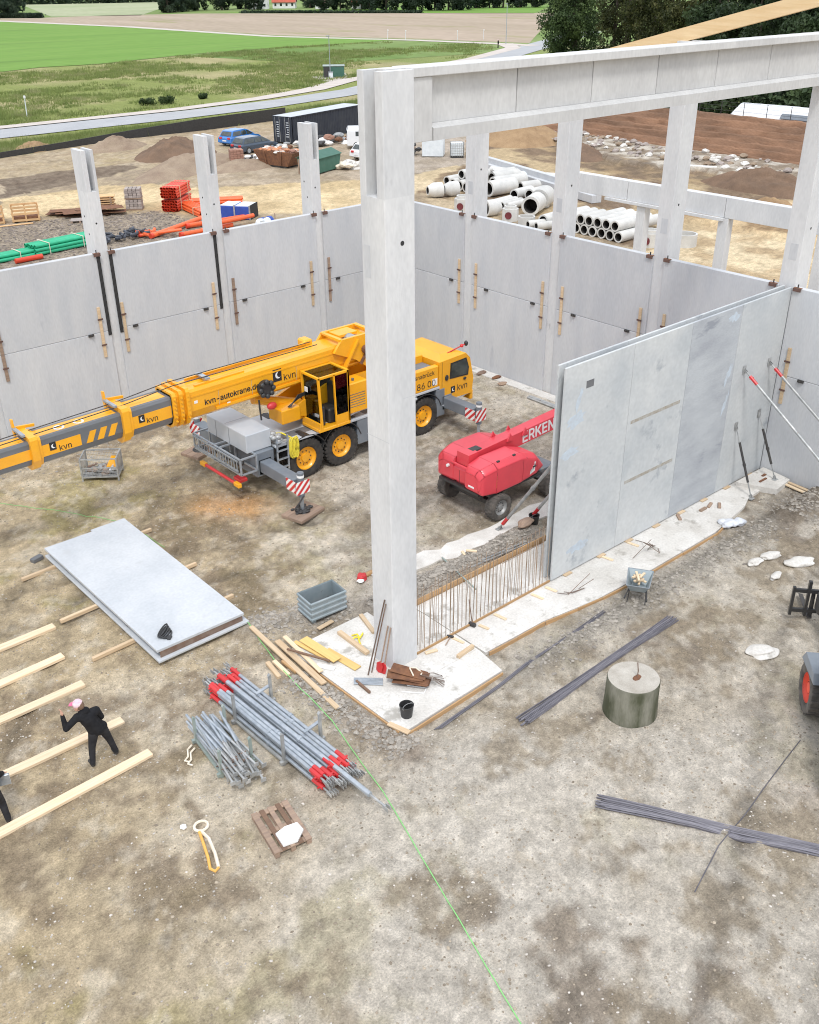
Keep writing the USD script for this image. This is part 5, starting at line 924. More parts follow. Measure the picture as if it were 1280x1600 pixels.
part(MB().hull([(0.15, -0.1, 0.35), (0.5, -0.05, 0.35), (0.2, 0.3, 0.4), (0.52, 0.32, 0.42), (0.35, 0.1, 0.72), (0.48, 0.2, 0.66)]), 'yellow_sack', 'crane_yellow', t)
part(MB().hull([(0.25, -0.3, 0.3), (0.45, -0.3, 0.3), (0.25, -0.12, 0.32), (0.42, -0.1, 0.5)]), 'blue_scrap', 'crane_light_grey', t)
# concrete cylinder with a rod
t = thing('concrete_drum', 'weathered mossy concrete cylinder with a steel rod in its top', 'concrete block', (3.2, -4.7, G))
q = MB(); q.lathe([(0, -0.05), (0.62, -0.05), (0.63, 0.02), (0.605, 0.5), (0.60, 0.93), (0.58, 0.97)], 40)
part(q, 'body', 'mossy_concrete', t, 35)
aa = np.linspace(0, 2 * PI, 41)[:-1]; m = MB(); rad = [0.0, 0.2, 0.4, 0.585]; Vt_ = []
for r_ in rad:
    for a in aa: Vt_.append((r_ * math.cos(a), r_ * math.sin(a), 0.97 + (0.05 * (meshkit.fbm(np.array([[r_ * 4 * math.cos(a), r_ * 4 * math.sin(a), 3.0]]), 3, 4)[0] - 0.5) if r_ < 0.58 else 0) - (0.06 if (r_ > 0.3 and -0.4 < math.cos(a - 4.2)) and False else 0)))
i = np.arange(40); jn = (i + 1) % 40; m.add(Vt_, np.vstack([np.stack([k * 40 + i, (k + 1) * 40 + i, (k + 1) * 40 + jn, k * 40 + jn], 1) for k in range(3)])); part(m, 'top_face', 'drum_top', t, 40)
part(MB().path([(0.05, -0.05, 0.93), (0.06, -0.06, 1.15), (0.04, -0.03, 1.38)], 0.014, 6), 'rod', 'rebar_rusty', t)
part(MB().rock((0.04, -0.06, 0.96), 0.09, 8, (1.4, 1, 0.4)), 'dark_hollow', 'rust', t)
# reinforcement bars
def bundle(label, p, q, n, spread, r, layers, seed, m='rebar_steel', tight=0.0):
    p, q = np.array(p, float), np.array(q, float); d = _norm(np.r_[q - p, 0])[:2]; nn = np.array([-d[1], d[0]]); L = np.linalg.norm(q - p); rb = random.Random(seed)
    t = thing('rebar_bundle', label, 'steel bars', (*((p + q) / 2), G))
    for k in range(n):
        o = [((k % (n // layers)) / max(1, n // layers - 1) - 0.5) * spread + rb.uniform(-.25, .25) * spread / n for _ in range(1)][0]; ly = k // (n // layers); s0, s1 = rb.uniform(-0.12, 0.12), rb.uniform(-0.12, 0.12); tw = rb.uniform(-0.35, 0.35) * spread
        pts = []
        for u in np.linspace(0, 1, 7):
            c = p + (q - p) * u + d * (s0 * (1 - u) + s1 * u); off = o * (1 - tight * math.sin(PI * u)) + tw * (u - 0.5) * 0.5 + 0.05 * math.sin(2.2 * u + seed)
            pts.append((*(c + nn * off), gz(*(c + nn * o)) + r + ly * r * 1.9 + 0.012))
        part(MB().path(pts, r, 5), 'bar', m, t, w=True)
    return t
bundle('bundle of dark steel bars lying between the concrete cylinder and the foundation', (1.05, -3.36), (7.0, -3.15), 18, 0.30, 0.014, 2, 1, tight=0.35)
bundle('few thin dark steel bars lying along the near edge of the foundation pad', (-0.6, -2.25), (5.85, -1.75), 4, 0.10, 0.014, 1, 2, tight=0.2)
bundle('thick bundle of grey steel bars running out of the picture lower right', (0.42, -6.12), (3.3, -10.8), 40, 0.36, 0.013, 2, 3, tight=0.25)
def cord(name, label, cat, pts, r, m, lift=0.015):
    P = np.array(pts, float); out = []
    for a, b in zip(P[:-1], P[1:]):
        n = max(2, int(np.linalg.norm(b - a) / 0.25))
        for u in np.arange(n) / n: c = a + (b - a) * u; out.append((c[0], c[1], (gz(*c) if len(c) < 3 else c[2]) + lift))
    out.append((P[-1][0], P[-1][1], gz(*P[-1][:2]) + lift)); c0 = np.array([P[0][0], P[0][1], G])
    return solo(MB().path(np.array(out) - c0, r, 5), name, m, label, cat, c0)
cord('cable', 'thin dark bar crossing under the steel bundle at lower right', 'bar', [(-0.05, -8.72), (1.2, -8.4), (2.4, -8.25), (5.2, -7.87)], 0.012, 'rebar_steel')
cord('marking_string', 'green marking string running past the long props to the lower edge', 'string', [(-1.5, 4.5), (-1.75, 3.0), (-2.04, 1.74), (-2.23, -0.45), (-2.77, -2.93), (-3.57, -5.56), (-4.6, -9.0)], 0.012, 'string_green', 0.03)
cord('marking_string', 'thin greenish string on the soil beyond the lying wall element', 'string', [(-1.2, 9.2), (-1.3, 11.3), (-2.2, 12.9), (-3.78, 15.4), (-6, 17.0)], 0.008, 'string_green', 0.02)
# wheelbarrow
t = thing('wheelbarrow', 'grey wheelbarrow with wood offcuts beside the strip foundation', 'wheelbarrow', (7.0, -2.0, gz(7.0, -2.0)), 0.55)
m = MB(); outer = [(-0.42, -0.30, 0.62), (0.48, -0.34, 0.62), (0.48, 0.34, 0.62), (-0.42, 0.30, 0.62), (-0.22, -0.20, 0.34), (0.22, -0.2, 0.30), (0.22, 0.2, 0.30), (-0.22, 0.2, 0.34)]
inn = [(x * 0.96, y * 0.95, z + (0.012 if z < 0.5 else 0)) for x, y, z in outer]
m.add(outer, [(0, 1, 5, 4), (1, 2, 6, 5), (2, 3, 7, 6), (3, 0, 4, 7), (4, 5, 6, 7)]); m.add(inn, [(0, 4, 5, 1), (1, 5, 6, 2), (2, 6, 7, 3), (3, 7, 4, 0), (4, 7, 6, 5)])
m.add(outer[:4] + inn[:4], [(0, 4, 5, 1), (1, 5, 6, 2), (2, 6, 7, 3), (3, 7, 4, 0)]); part(m, 'tray', 'box_steel', t)
part(MB().path([outer[0], outer[1], outer[2], outer[3]], 0.014, 6, True), 'tray_rim', 'galvanised', t)
for s in (-1, 1):
    part(MB().path([(0.62, s * 0.08, 0.20), (0.25, s * 0.2, 0.30), (-0.3, s * 0.24, 0.40), (-0.85, s * 0.28, 0.55)], 0.018, 6), 'handle_tube', 'dark_metal', t); part(MB().tube((-0.85, s * 0.28, 0.55), (-1.0, s * 0.285, 0.58), 0.024, 8), 'grip', 'black_plastic', t)
    part(MB().path([(-0.1, s * 0.22, 0.36), (-0.30, s * 0.24, 0.0), (-0.16, s * 0.24, 0.0), (0.05, s * 0.2, 0.32)], 0.016, 6), 'leg', 'dark_metal', t)
part(MB().lathe([(0.10, -0.04), (0.16, -0.05), (0.19, 0), (0.16, 0.05), (0.10, 0.04)], 20, (0.62, 0, 0.19), (0, 1, 0)), 'tyre', 'rubber', t, 40); part(MB().tube((0.62, -0.05, 0.19), (0.62, 0.05, 0.19), 0.10, 14), 'rim', 'galvanised_old', t)
m = MB(); rj = random.Random(6)
for k in range(9): a = rj.uniform(0, 3); c = np.array([rj.uniform(-.12, .2), rj.uniform(-.12, .12), 0.46 + 0.03 * k]); m.bar(c - 0.15 * np.array([math.cos(a), math.sin(a), rj.uniform(-.3, .3)]), c + 0.15 * np.array([math.cos(a), math.sin(a), 0.1]), 0.06, 0.04)
part(m, 'wood_offcuts', 'wood_pale', t)
# loose stones
solo(MB().rock((0, 0, 0.03), 0.42, 2, (1.05, 0.62, 0.28), 3), 'flat_stone', 'pale_concrete', 'flat white slab-like lump on the ground right of the concrete cylinder', 'stone', (7.5, -5.5, gz(7.5, -5.5) - 0.01), -0.35, smooth=True)
rj = random.Random(9)
for k, (x, y, s, l) in enumerate(((12.0, -3.95, 0.34, 'largest, right one'), (11.75, -3.2, 0.27, 'long middle one'), (11.1, -3.1, 0.24, 'left one'), (10.85, -3.9, 0.2, 'smallest, nearest one'))):
    solo(MB().rock((0, 0, 0.06), s, 30 + k, (1.3, 0.6, 0.4), 2), 'concrete_lump', 'pale_concrete', 'pale broken concrete lump above the fork carriage, ' + l, 'rubble', (x, y, gz(x, y)), -0.5 + 0.2 * k, smooth=30)
# buckets
def bucket(label, x, y, z):
    t = thing('bucket', label, 'bucket', (x, y, z)); part(MB().lathe([(0, 0.01), (0.115, 0.01), (0.115, 0), (0.13, 0.0), (0.165, 0.30), (0.172, 0.30), (0.172, 0.32), (0.155, 0.32), (0.12, 0.03), (0.0, 0.03)], 28), 'pail', 'black_plastic', t, 40)
    part(MB().path([(0.17 * math.cos(a), 0.17 * math.sin(a) * 0.5 - 0.08, 0.30 + 0.02 * math.sin(a)) for a in np.linspace(0, PI, 9)], 0.006, 5), 'handle', 'galvanised_old', t)
bucket('black bucket standing at the front corner of the foundation pad', -0.86, -1.47, 0.0)
bucket('black bucket on the soil beside the prop behind the partition', 8.02, 2.72, gz(8.02, 2.72))
solo(MB().rock((0, 0, 0.08), 0.22, 5, (1.5, 0.8, 0.5), 2), 'soil_sack', 'wood_old', 'brownish crumpled sack beside the far black bucket', 'sack', (7.45, 2.55, gz(7.45, 2.55)), 0.2, smooth=True)
# rusty sheets with strap
t = thing('scrap_pile', 'rusty bent sheet steel pile tied with a cream strap on the foundation pad', 'scrap', (0.0, -0.62, 0.0), 0.3)
m = MB(); rj = random.Random(2)
for k in range(9):
    c = np.array([rj.uniform(-.12, .12), rj.uniform(-.1, .1), 0.03 + k * 0.028]); a = 1.9 + rj.uniform(-.2, .2); d = np.array([math.cos(a), math.sin(a), rj.uniform(-.12, .12)]); m.bar(c - d * 0.42, c + d * 0.45, rj.uniform(0.2, 0.34), 0.012)
part(m, 'sheets', 'rust', t)
m = MB()
for k in range(16): a = -1.2 + rj.uniform(-.5, .5); z0 = rj.uniform(0.03, 0.25); m.path([(0.1, -0.2, z0), (0.1 + 0.3 * math.cos(a), -0.2 + 0.35 * math.sin(a), z0 + 0.05), (0.1 + 0.6 * math.cos(a + .2), -0.2 + 0.6 * math.sin(a + .2), 0.02)], 0.006, 4)
part(m, 'wire_ends', 'rebar_rusty', t)
part(MB().path([(-0.05, -0.12, 0.28), (0.1, 0.08, 0.34), (0.22, -0.02, 0.30), (0.25, -0.18, 0.2), (0.1, -0.24, 0.27)], 0.018, 5), 'strap', 'strap_cream', t)
m = MB()
for p_, q_ in (((-0.42, -0.02), (-0.2, -0.5)), ((-0.2, -0.5), (0.0, -0.45)), ((0.0, -0.45), (-0.15, 0.0))): m.tube((*p_, 0.015), (*q_, 0.015), 0.014, 5)
part(m, 'tube_frame', 'white_paint', t)
# tools leaning against the column
for (x, y, yt, zt, l, r_) in ((-0.58, 0.28, 0.26, 1.95, 'left one', 0.018), (-0.45, 0.30, 0.22, 1.85, 'second from left', 0.016)):
    solo(MB().tube((0, 0, 0), (-x - 0.02, yt - y, zt), r_, 8), 'steel_rod', 'rebar_rusty', 'long steel rod leaning against the tall column, ' + l, 'rod', (x, y, 0.0))
for k, (x, y, yt, l) in enumerate(((-0.24, 0.20, 0.16, 'left one with red blade'), (-0.20, 0.10, 0.06, 'right one with red blade'))):
    t = thing('shovel', 'shovel leaning against the tall column, ' + l, 'shovel', (x, y, 0.0)); part(MB().tube((0, 0, 0.22), (-x - 0.02, yt - y, 1.25), 0.018, 8), 'handle', 'wood_old', t)
    part(MB().hull([(-0.07, -0.10, 0.02), (-0.07, 0.10, 0.02), (-0.03, -0.12, 0.2), (-0.03, 0.12, 0.2), (0.01, 0, 0.30), (-0.09, 0.0, 0.0)]), 'blade', 'red_paint', t)
m = MB()
for k in range(5): m.tube((-0.5, -0.1 + 0.05 * k, 0.03), (0.2, -0.16 + 0.055 * k, 0.03), 0.02, 6)
solo(m, 'rod_set', 'galvanised', 'silver anchor rods lying on the foundation pad before the column', 'rods', (-0.62, -0.02, 0.0), -0.7)
solo(MB().cbox(-0.03, 0.03, -0.28, 0.28, 0, 0.07, 0.01), 'dark_bar', 'wood_brown', 'short dark red bar lying on the pad beside the silver rods', 'bar', (-0.98, -0.02, 0.0), -0.05)
for nm, l, p, q, w, th, m in (('timber', 'short timber lying on the left half of the foundation pad', (-0.05, 2.12), (-0.07, 0.92), 0.13, 0.09, 'wood_new'), ('timber', 'yellowish timber lying close behind the tall column', (0.86, 2.36), (0.62, 1.5), 0.11, 0.07, 'wood_new'),
                              ('timber', 'timber offcut on the right corner of the foundation pad', (1.5, -0.70), (2.1, -0.63), 0.10, 0.10, 'wood_new'), ('timber', 'small offcut at the foot of the starter bars, nearest the column', (1.02, -0.02), (1.34, -0.12), 0.09, 0.05, 'wood_pale')):
    board(nm, l, p, q, w, th, 0.0, m)
for k, x in enumerate((2.0, 2.9, 3.55, 5.0, 5.55, 8.0, 9.2)):
    board('wedge_board', 'short wooden board on the strip foundation, ' + ORD[k] + ' from the tall column', (x, 0.02 + rng.uniform(-.05, .05)), (x + 0.06, -0.34), 0.09, 0.03, -0.007, 'wood_pale')
for k, (x, y) in enumerate(((12.6, -0.3), (13.0, -0.28), (13.2, -0.5), (11.6, -0.1))):
    solo(MB().cbox(-0.16, 0.16, -0.05, 0.05, 0, 0.06, 0.006), 'wood_offcut', 'wood_old', 'weathered offcut on the far end of the strip foundation, ' + ORD[k], 'offcut', (x, y, -0.007), 0.3 * k)
hm = thing('hammer', 'dark hammer lying at the foot of the starter bars', 'hammer', (1.85, 0.0, 0.0), 0.5); part(MB().tube((-0.25, 0, 0.03), (0.12, 0, 0.03), 0.015, 6), 'handle', 'wood_old', hm); part(MB().cbox(0.1, 0.16, -0.09, 0.09, 0, 0.07, 0.01), 'head', 'dark_metal', hm)
hm = thing('hammer', 'dark sledge hammer standing head down by the starter bars', 'hammer', (2.75, 0.06, 0.0), 0.2); part(MB().tube((0, 0, 0.05), (0.03, 0.14, 0.75), 0.015, 6), 'handle', 'rebar_rusty', hm); part(MB().cbox(-0.05, 0.05, -0.1, 0.1, 0, 0.09, 0.01), 'head', 'dark_metal', hm)
m = MB()
for a in (0.3, 1.5, 2.6, 3.8): m.path([(0, 0, 0.05), (0.12 * math.cos(a), 0.12 * math.sin(a), 0.1), (0.26 * math.cos(a + .3), 0.26 * math.sin(a + .3), 0.02)], 0.025, 5)
solo(m, 'rope_bundle', 'rope_yellow', 'small yellow rope knot on the pad left of the column', 'rope', (0.18, 1.55, 0.0))
# reinforcement spacers standing on the strip
for (x, y, l) in ((9.1, -0.75, 'larger tangle near the wheelbarrow'), (6.3, -0.75, 'two bars nearest the partition end')):
    t = thing('bent_rebars', 'bent reinforcement bars on the strip foundation, ' + l, 'steel bars', (x, y, 0.0)); rj = random.Random(int(x))
    for k in range(7 if x > 8 else 4):
        a = rj.uniform(0, 6.2); L = rj.uniform(0.35, 0.7); part(MB().path([(0, 0, 0.3 if x > 8 else 0.02), (L * math.cos(a), L * math.sin(a), 0.02), (L * math.cos(a) + 0.2 * math.cos(a + 1), L * math.sin(a) + 0.2, 0.02)] if k % 2 else [(-L * math.cos(a), 0.1, 0.01), (L * math.cos(a) * 0.3, L * math.sin(a) * 0.4, 0.42)], 0.009, 5), 'bar', 'rebar_rusty', t)
# formwork boards piled over the pad's left corner
for k, (p, q, w, th, z, m, l) in enumerate((((-1.62, 3.85), (-1.92, -0.25), 0.13, 0.05, 0.02, 'wood_new', 'longest board at the left edge of the heap'), ((-1.45, 2.9), (-1.6, 0.7), 0.16, 0.05, 0.0, 'wood_new', 'board beside the longest one'), ((-1.25, 2.85), (-1.42, 1.05), 0.12, 0.04, 0.05, 'wood_pale', 'pale board inside the heap'),
        ((-0.95, 2.45), (-0.85, 1.15), 0.26, 0.03, 0.06, 'wood_yellow', 'yellow panel lying on the pad edge'), ((-0.75, 1.75), (-0.62, 0.62), 0.22, 0.03, 0.01, 'wood_yellow', 'yellow panel reaching furthest onto the pad'), ((-1.15, 2.55), (-0.95, 1.3), 0.12, 0.04, 0.02, 'wood_yellow', 'narrow yellow board under the panel'),
        ((-2.12, 2.35), (-2.24, 1.66), 0.11, 0.08, G, 'wood_new', 'short stub outermost on the soil'), ((-1.97, 2.28), (-2.02, 1.58), 0.11, 0.07, G, 'wood_pale', 'short stub beside the outermost one'), ((-1.83, 2.1), (-1.83, 1.5), 0.10, 0.07, G, 'wood_form', 'short brownish stub on the soil'), ((-1.55, 2.3), (-1.05, 1.2), 0.05, 0.05, 0.10, 'wood_brown', 'dark stick across the heap'), ((-1.3, 1.4), (-1.05, 1.0), 0.14, 0.04, 0.0, 'white_paint', 'white piece at the heap end'))):
    board('formwork_board', 'heap board at the pad corner, ' + l, p, q, w, th, max(z, gz((p[0] + q[0]) / 2, (p[1] + q[1]) / 2) + 0.01) if z < 0.04 else z + 0.02, m)
board('plank', 'short plank lying at the nearest corner of the foundation pad', (-1.35, -1.4), (-1.2, -1.95), 0.14, 0.04, -0.02, 'wood_new'); board('plank', 'small plank at the far left corner of the pad below the steel box', (-0.35, 2.62), (0.15, 2.66), 0.12, 0.04, 0.0, 'wood_new')
# odds and ends
t = thing('trash_heap', 'red and white crumpled wrapping with an orange scrap near the steel box', 'rubbish', (2.1, 3.85, gz(2.1, 3.85))); part(MB().rock((0, 0, 0.08), 0.15, 4, (1, 1, .8), 2), 'red_wrapping', 'red_paint', t); part(MB().rock((-0.12, -0.08, 0.06), 0.10, 6), 'white_wrapping', 'white_paint', t); part(MB().rock((0.28, 0.05, 0.06), 0.13, 7, (1.5, .7, .6)), 'orange_scrap', 'wood_form', t)
m = MB(); rj = random.Random(8)
for k in range(6): m.rock((rj.uniform(-.3, .3), rj.uniform(-.12, .12), 0.12), rj.uniform(.12, .2), 50 + k, (1.2, 1, .7), 2)
solo(m, 'plastic_sheet', 'clear_foil', 'crumpled pale plastic sheet at the edge of the strip foundation', 'plastic sheet', (12.45, -1.35, gz(12.45, -1.35)), -0.4, smooth=True)
m = MB()
for k in range(3): m.tube((0, 0.09 * k, 0.05 + 0.02 * (k == 1)), (1.7, 0.09 * k - 0.05, 0.05), 0.04, 10)
solo(m, 'pipe_bundle', 'galvanised_old', 'grey pipes lying on the soil in front of the end wall', 'pipes', (15.5, 9.9, gz(15.5, 9.5)), -PI / 2 + 0.03)
board('plank', 'short plank on the soil between the red lift and the end wall', (14.2, 7.45), (14.5, 8.3), 0.14, 0.05, gz(14.3, 7.9), 'wood_new')
solo(MB().tube((0, 0, 0.05), (2.3, -0.1, 0.05), 0.03, 8).tube((0.1, 0.1, 0.05), (2.2, 0.02, 0.05), 0.03, 8), 'pipe_bundle', 'galvanised_old', 'thin grey pipes lying on the rubble ridge behind the starter bars', 'pipes', (4.63, 2.05, gz(5.5, 2.0) + 0.02), -0.03)
solo(MB().tube((0, 0, 0.0), (-0.7, -2.1, 0.22), 0.025, 8), 'stick', 'galvanised_green', 'greenish stick lying across the brown form board', 'stick', (4.5, 3.1, 0.0))
for k, (x, y) in enumerate(((5.0, 2.7), (5.15, 2.55))): solo(MB().cbox(-0.16, 0.16, -0.04, 0.04, 0, 0.05, 0.006), 'wood_offcut', 'wood_pale', 'pale offcut on the rubble ridge, ' + ('left one' if k == 0 else 'right one'), 'offcut', (x, y, gz(x, y) + 0.01), 1.2 + k)
for k, (x, y, m) in enumerate(((16.2, 12.3, 'rust'), (16.1, 13.1, 'rebar_rusty'), (15.9, 11.7, 'wood_old'))): solo(MB().rock((0, 0, 0.05), 0.16, 60 + k, (1.6, .8, .5), 1), 'rubble_lump', m, 'reddish rubble lump at the end wall foot, ' + ORD[k] + ' one', 'rubble', (x, y, gz(x, y)))
# ------------------------------------------------------------------ telehandler at the right edge
TH, TA = (5.9, -9.1), 0.70
t = thing('telehandler', 'telehandler at the right edge, red wheel rim and black fork carriage in view', 'telehandler', (*TH, G), TA)
def ta(p): c, s = math.cos(TA), math.sin(TA); return np.array([TH[0] + p[0] * c - p[1] * s, TH[1] + p[0] * s + p[1] * c, G + p[2]])
for x in (1.4, -1.5):
    for s in (-1, 1): wheel(t, ta((x, s * 0.98, 0.62)), 0.62, 0.42, s, 'rim_red', lug=20, tyre='rubber_dusty', ax=(-math.sin(TA), math.cos(TA), 0))
part(MB().cbox(-2.2, 2.0, -0.55, 0.55, 0.5, 1.1, 0.06), 'chassis', 'crane_grey', t)
for x in (1.4, -1.5): part(MB().hull([(x + dx, 1.20 + dy, z) for dx, z in ((-0.55, 1.12), (-0.4, 1.33), (0.4, 1.33), (0.62, 1.02), (0.4, 1.27), (-0.4, 1.27)) for dy in (-0.40, 0)]), 'fender', 'crane_grey', t); part(MB().hull([(x + dx, -0.77 + dy, z) for dx, z in ((-0.55, 1.05), (-0.4, 1.30), (0.4, 1.30), (0.62, 0.95)) for dy in (-0.45, 0)]), 'fender', 'box_steel', t)
part(MB().cbox(-0.9, 0.7, 0.25, 1.1, 1.0, 2.3, 0.08), 'cab', 'black_paint', t); part(MB().cbox(-1.9, 0.9, -1.1, -0.35, 0.6, 1.35, 0.06), 'engine_hood', 'crane_grey', t)
part(MB().bar((-1.8, -0.05, 1.75), (4.75, -0.05, 0.75), 0.32, 0.4), 'telescopic_arm', 'crane_grey', t)
fc = MB(); xc = 5.05
for z in (0.35, 0.95): fc.bar((xc, -1.25, z), (xc, 0.82, z), 0.07, 0.10)
for y in (-1.25, -0.7, -0.1, 0.45, 0.82): fc.bar((xc, y, 0.2), (xc, y, 1.05), 0.09, 0.07, (0, 1, 0))
fc.bar((xc, 0.45, 1.05), (xc, 0.45, 1.25), 0.1, 0.08, (0, 1, 0)); part(fc, 'fork_carriage', 'black_paint', t)
part(MB().cbox(4.65, 5.05, -0.35, 0.25, 0.45, 1.0, 0.05), 'carriage_head', 'dark_metal', t)
for y in (-0.8, 0.3): part(MB().hull([(xc + 0.04, y - 0.06, 0.16), (xc + 0.04, y + 0.06, 0.16), (xc + 0.1, y - 0.06, 0.9), (xc + 0.04, y + 0.06, 0.9)]).hull([(xc, y - 0.06, 0.10), (xc, y + 0.06, 0.10), (xc, y - 0.06, 0.16), (xc, y + 0.06, 0.16), (xc + 1.2, y - 0.06, 0.10), (xc + 1.2, y + 0.06, 0.12)]), 'fork_tine', 'dark_metal', t)
solo(MB().rock((0, 0, 0.05), 0.2, 77, (2.0, 0.8, 0.6), 2), 'tarp_scrap', 'black_plastic', 'dark crumpled scrap on the ground beyond the red-rimmed wheel', 'scrap', (7.9, -6.75, gz(7.9, -6.75)), 0.2, smooth=True)
# ------------------------------------------------------------------ people
import manifold3d as m3
def _sph(c, r, n=14): return m3.Manifold.sphere(float(r), n).translate([float(x) for x in c])
def limbs(bones, edge=0.03, it=8):
    """bones: ((joint, radius), (joint, radius)); hulls joined, refined and smoothed to one surface"""
    M_ = None
    for (a, ra), (b, rb) in bones:
        hll = m3.Manifold.batch_hull([_sph(a, ra), _sph(b, rb)]); M_ = hll if M_ is None else M_ + hll
    me = M_.refine_to_length(edge).to_mesh(); tm_ = trimesh.Trimesh(me.vert_properties[:, :3], me.tri_verts, process=True); trimesh.smoothing.filter_taubin(tm_, iterations=it)
    return MB().add(tm_.vertices, tm_.faces)
def hand(wr, d, up, s):
    """palm, four fingers and a thumb from the wrist wr along d; s = thumb side (+1 / -1 along the cross direction)"""
    d, a, b = frame(d, up); B = [((wr, .026), (wr + d * .06 + a * .02, .026)), ((wr, .026), (wr + d * .06 - a * .022, .025)), ((wr + d * .06 + a * .02, .022), (wr + d * .09 + a * .026, .018)), ((wr + d * .06 - a * .022, .022), (wr + d * .09 - a * .028, .018))]
    for k, L in enumerate((.065, .078, .072, .055)):
        o = wr + d * .085 + a * (0.033 - 0.022 * k) * s; k1 = o + d * L * .5 - b * .008; B += [((o, .0105), (k1, .0095)), ((k1, .0095), (k1 + d * L * .45 - b * .02, .0085))]
    o = wr + d * .02 + a * .03 * s; k1 = o + d * .035 + a * .03 * s; B += [((o, .014), (k1, .012)), ((k1, .012), (k1 + d * .035 + a * .008 * s, .010))]
    return B
def person(label, loc, rz, J, cap, held=None):
    J = {k: np.array(v, float) for k, v in J.items()}; t = thing('person', label, 'person', loc, rz); B = []
    hd, nk, ch, pv = J['head'], J['neck'], J['chest'], J['pelvis']; fw = _norm(J.get('face', (0, 1, 0))); toe = np.array([0, 1.0, 0]); sd = _norm(np.cross(fw, (0, 0, 1)))
    B += [((hd + (0, 0, .03), .098), (hd + fw * .03 - (0, 0, .06), .075)), ((hd + fw * .05 - (0, 0, .10), .045), (hd - fw * .01 + (0, 0, .02), .09)), ((hd - (0, 0, .08), .055), (nk, .058)), ((nk, .06), (ch, .10)), ((ch, .125), (pv, .12)),
          ((hd + fw * .095 + (0, 0, .0), .012), (hd + fw * .112 - (0, 0, .03), .016))]
    for s in (-1, 1): B.append(((hd + sd * s * .088 + (0, 0, .01), .02), (hd + sd * s * .09 - (0, 0, .025), .014)))
    for s, c in ((-1, 'l'), (1, 'r')):
        sh, el, wr = J['sh' + c], J['el' + c], J['wr' + c]; hp, kn, an = J['hip' + c], J['kn' + c], J['an' + c]
        B += [((sh, .05), (ch, .10)), ((sh, .048), (el, .036)), ((el, .036), (wr, .026)), ((hp, .09), (kn, .055)), ((kn, .055), (an, .038)), ((hp, .1), (pv, .11)), ((an - (0, 0, .02), .035), (an + toe * .14 - (0, 0, .05), .03))]
        B += hand(wr, J.get('hd' + c, wr - el), (0, 0, 1), -s)
    part(limbs(B, .022, 6), 'body', 'skin', t, True)
    C = [((ch, .18), (pv + (0, 0, .03), .165)), ((nk - (0, 0, .02), .10), (ch, .16)), ((nk - fw * .06, .09), (nk - fw * .07 + (0, 0, .02), .07))]
    for c in 'lr': C += [((J['sh' + c], .09), (ch + (0, 0, .03), .14)), ((J['sh' + c], .086), (J['el' + c], .068)), ((J['el' + c], .068), (J['wr' + c] - (J['wr' + c] - J['el' + c]) * .04, .044)), ((J['hip' + c] + (0, 0, .06), .12), (ch - (0, 0, .1), .13))]
    part(limbs(C, .028, 5), 'hooded_jacket', 'cloth_black', t, True)
    D = []
    for c in 'lr': D += [((J['hip' + c], .115), (J['kn' + c], .078)), ((J['kn' + c], .078), (J['an' + c] + (0, 0, .02), .062)), ((J['hip' + c], .115), (pv, .12))]
    part(limbs(D, .03, 5), 'trousers', 'cloth_dark', t, True)
    for c in 'lr':
        an = J['an' + c]; part(limbs([((an + (0, 0, .03), .058), (an - (0, 0, .03), .055)), ((an - (0, 0, .03), .052), (an + toe * .17 - (0, 0, .04), .042))], .02, 4), 'boot', 'rubber', t, True)
    part(limbs([((hd - fw * .04 - (0, 0, .015), .092), (hd - fw * .02 + (0, 0, .03), .10))], .02, 3), 'hair', 'wood_brown', t, True)
    part(limbs([((hd + (0, 0, .05), .108), (hd + fw * .01 + (0, 0, .045), .108))], .02, 3), 'cap', cap[0], t, True)
    part(MB().hull([hd + fw * .10 + sd * x + (0, 0, .055 + z) for x in (-.075, .075) for z in (0, .012)] + [hd + fw * .19 + sd * x + (0, 0, .04 + z) for x in (-.05, .05) for z in (0, .01)]), 'cap_peak', cap[1], t)
    for s in (-1, 1): part(MB().ball(hd + fw * .092 + sd * s * .035 + (0, 0, .012), .013, 1), 'eye', 'white_paint', t)
    part(MB().hull([hd + fw * .088 + sd * x - (0, 0, .062 + z) for x in (-.025, .025) for z in (0, .008)] + [hd + fw * .07 - (0, 0, .06)]), 'mouth', 'cap_pink', t)
    if held: held(t, J)
    return t
mat('skin', (0.55, 0.33, 0.25), (0.48, 0.28, 0.2), 8.0, 0.5); mat('cloth_black', (0.010, 0.010, 0.012), (0.018, 0.018, 0.02), 9.0, 0.9, spec=0.2); mat('cloth_dark', (0.016, 0.016, 0.019), (0.03, 0.03, 0.033), 7.0, 0.9, spec=0.2)
mat('cap_pink', (0.62, 0.16, 0.27), (0.5, 0.1, 0.2), 8.0, 0.8); mat('cap_white', (0.72, 0.60, 0.62), (0.6, 0.35, 0.42), 9.0, 0.8)
zp = gz(-6.69, 1.91)
person('worker in black hooded jacket with pink cap raising the left hand', (-6.69, 1.91, zp), 0.0, dict(pelvis=(-.03, 0, .90), chest=(-.16, .06, 1.27), neck=(-.22, .10, 1.46), head=(-.27, .15, 1.60), face=(-.75, .65, -.1),
       shl=(-.37, .08, 1.38), ell=(-.63, .10, 1.20), wrl=(-.62, .20, 1.50), hdl=(.02, .06, 1), shr=(.04, .04, 1.37), elr=(.14, .10, 1.10), wrr=(-.04, .30, 1.06), hdr=(-.8, .4, .1),
       hipl=(-.12, 0, .88), hipr=(.08, 0, .88), knl=(-.20, .05, .48), knr=(.20, .05, .49), anl=(-.27, 0, .09), anr=(.28, .02, .09)), ('cap_white', 'cap_pink'))
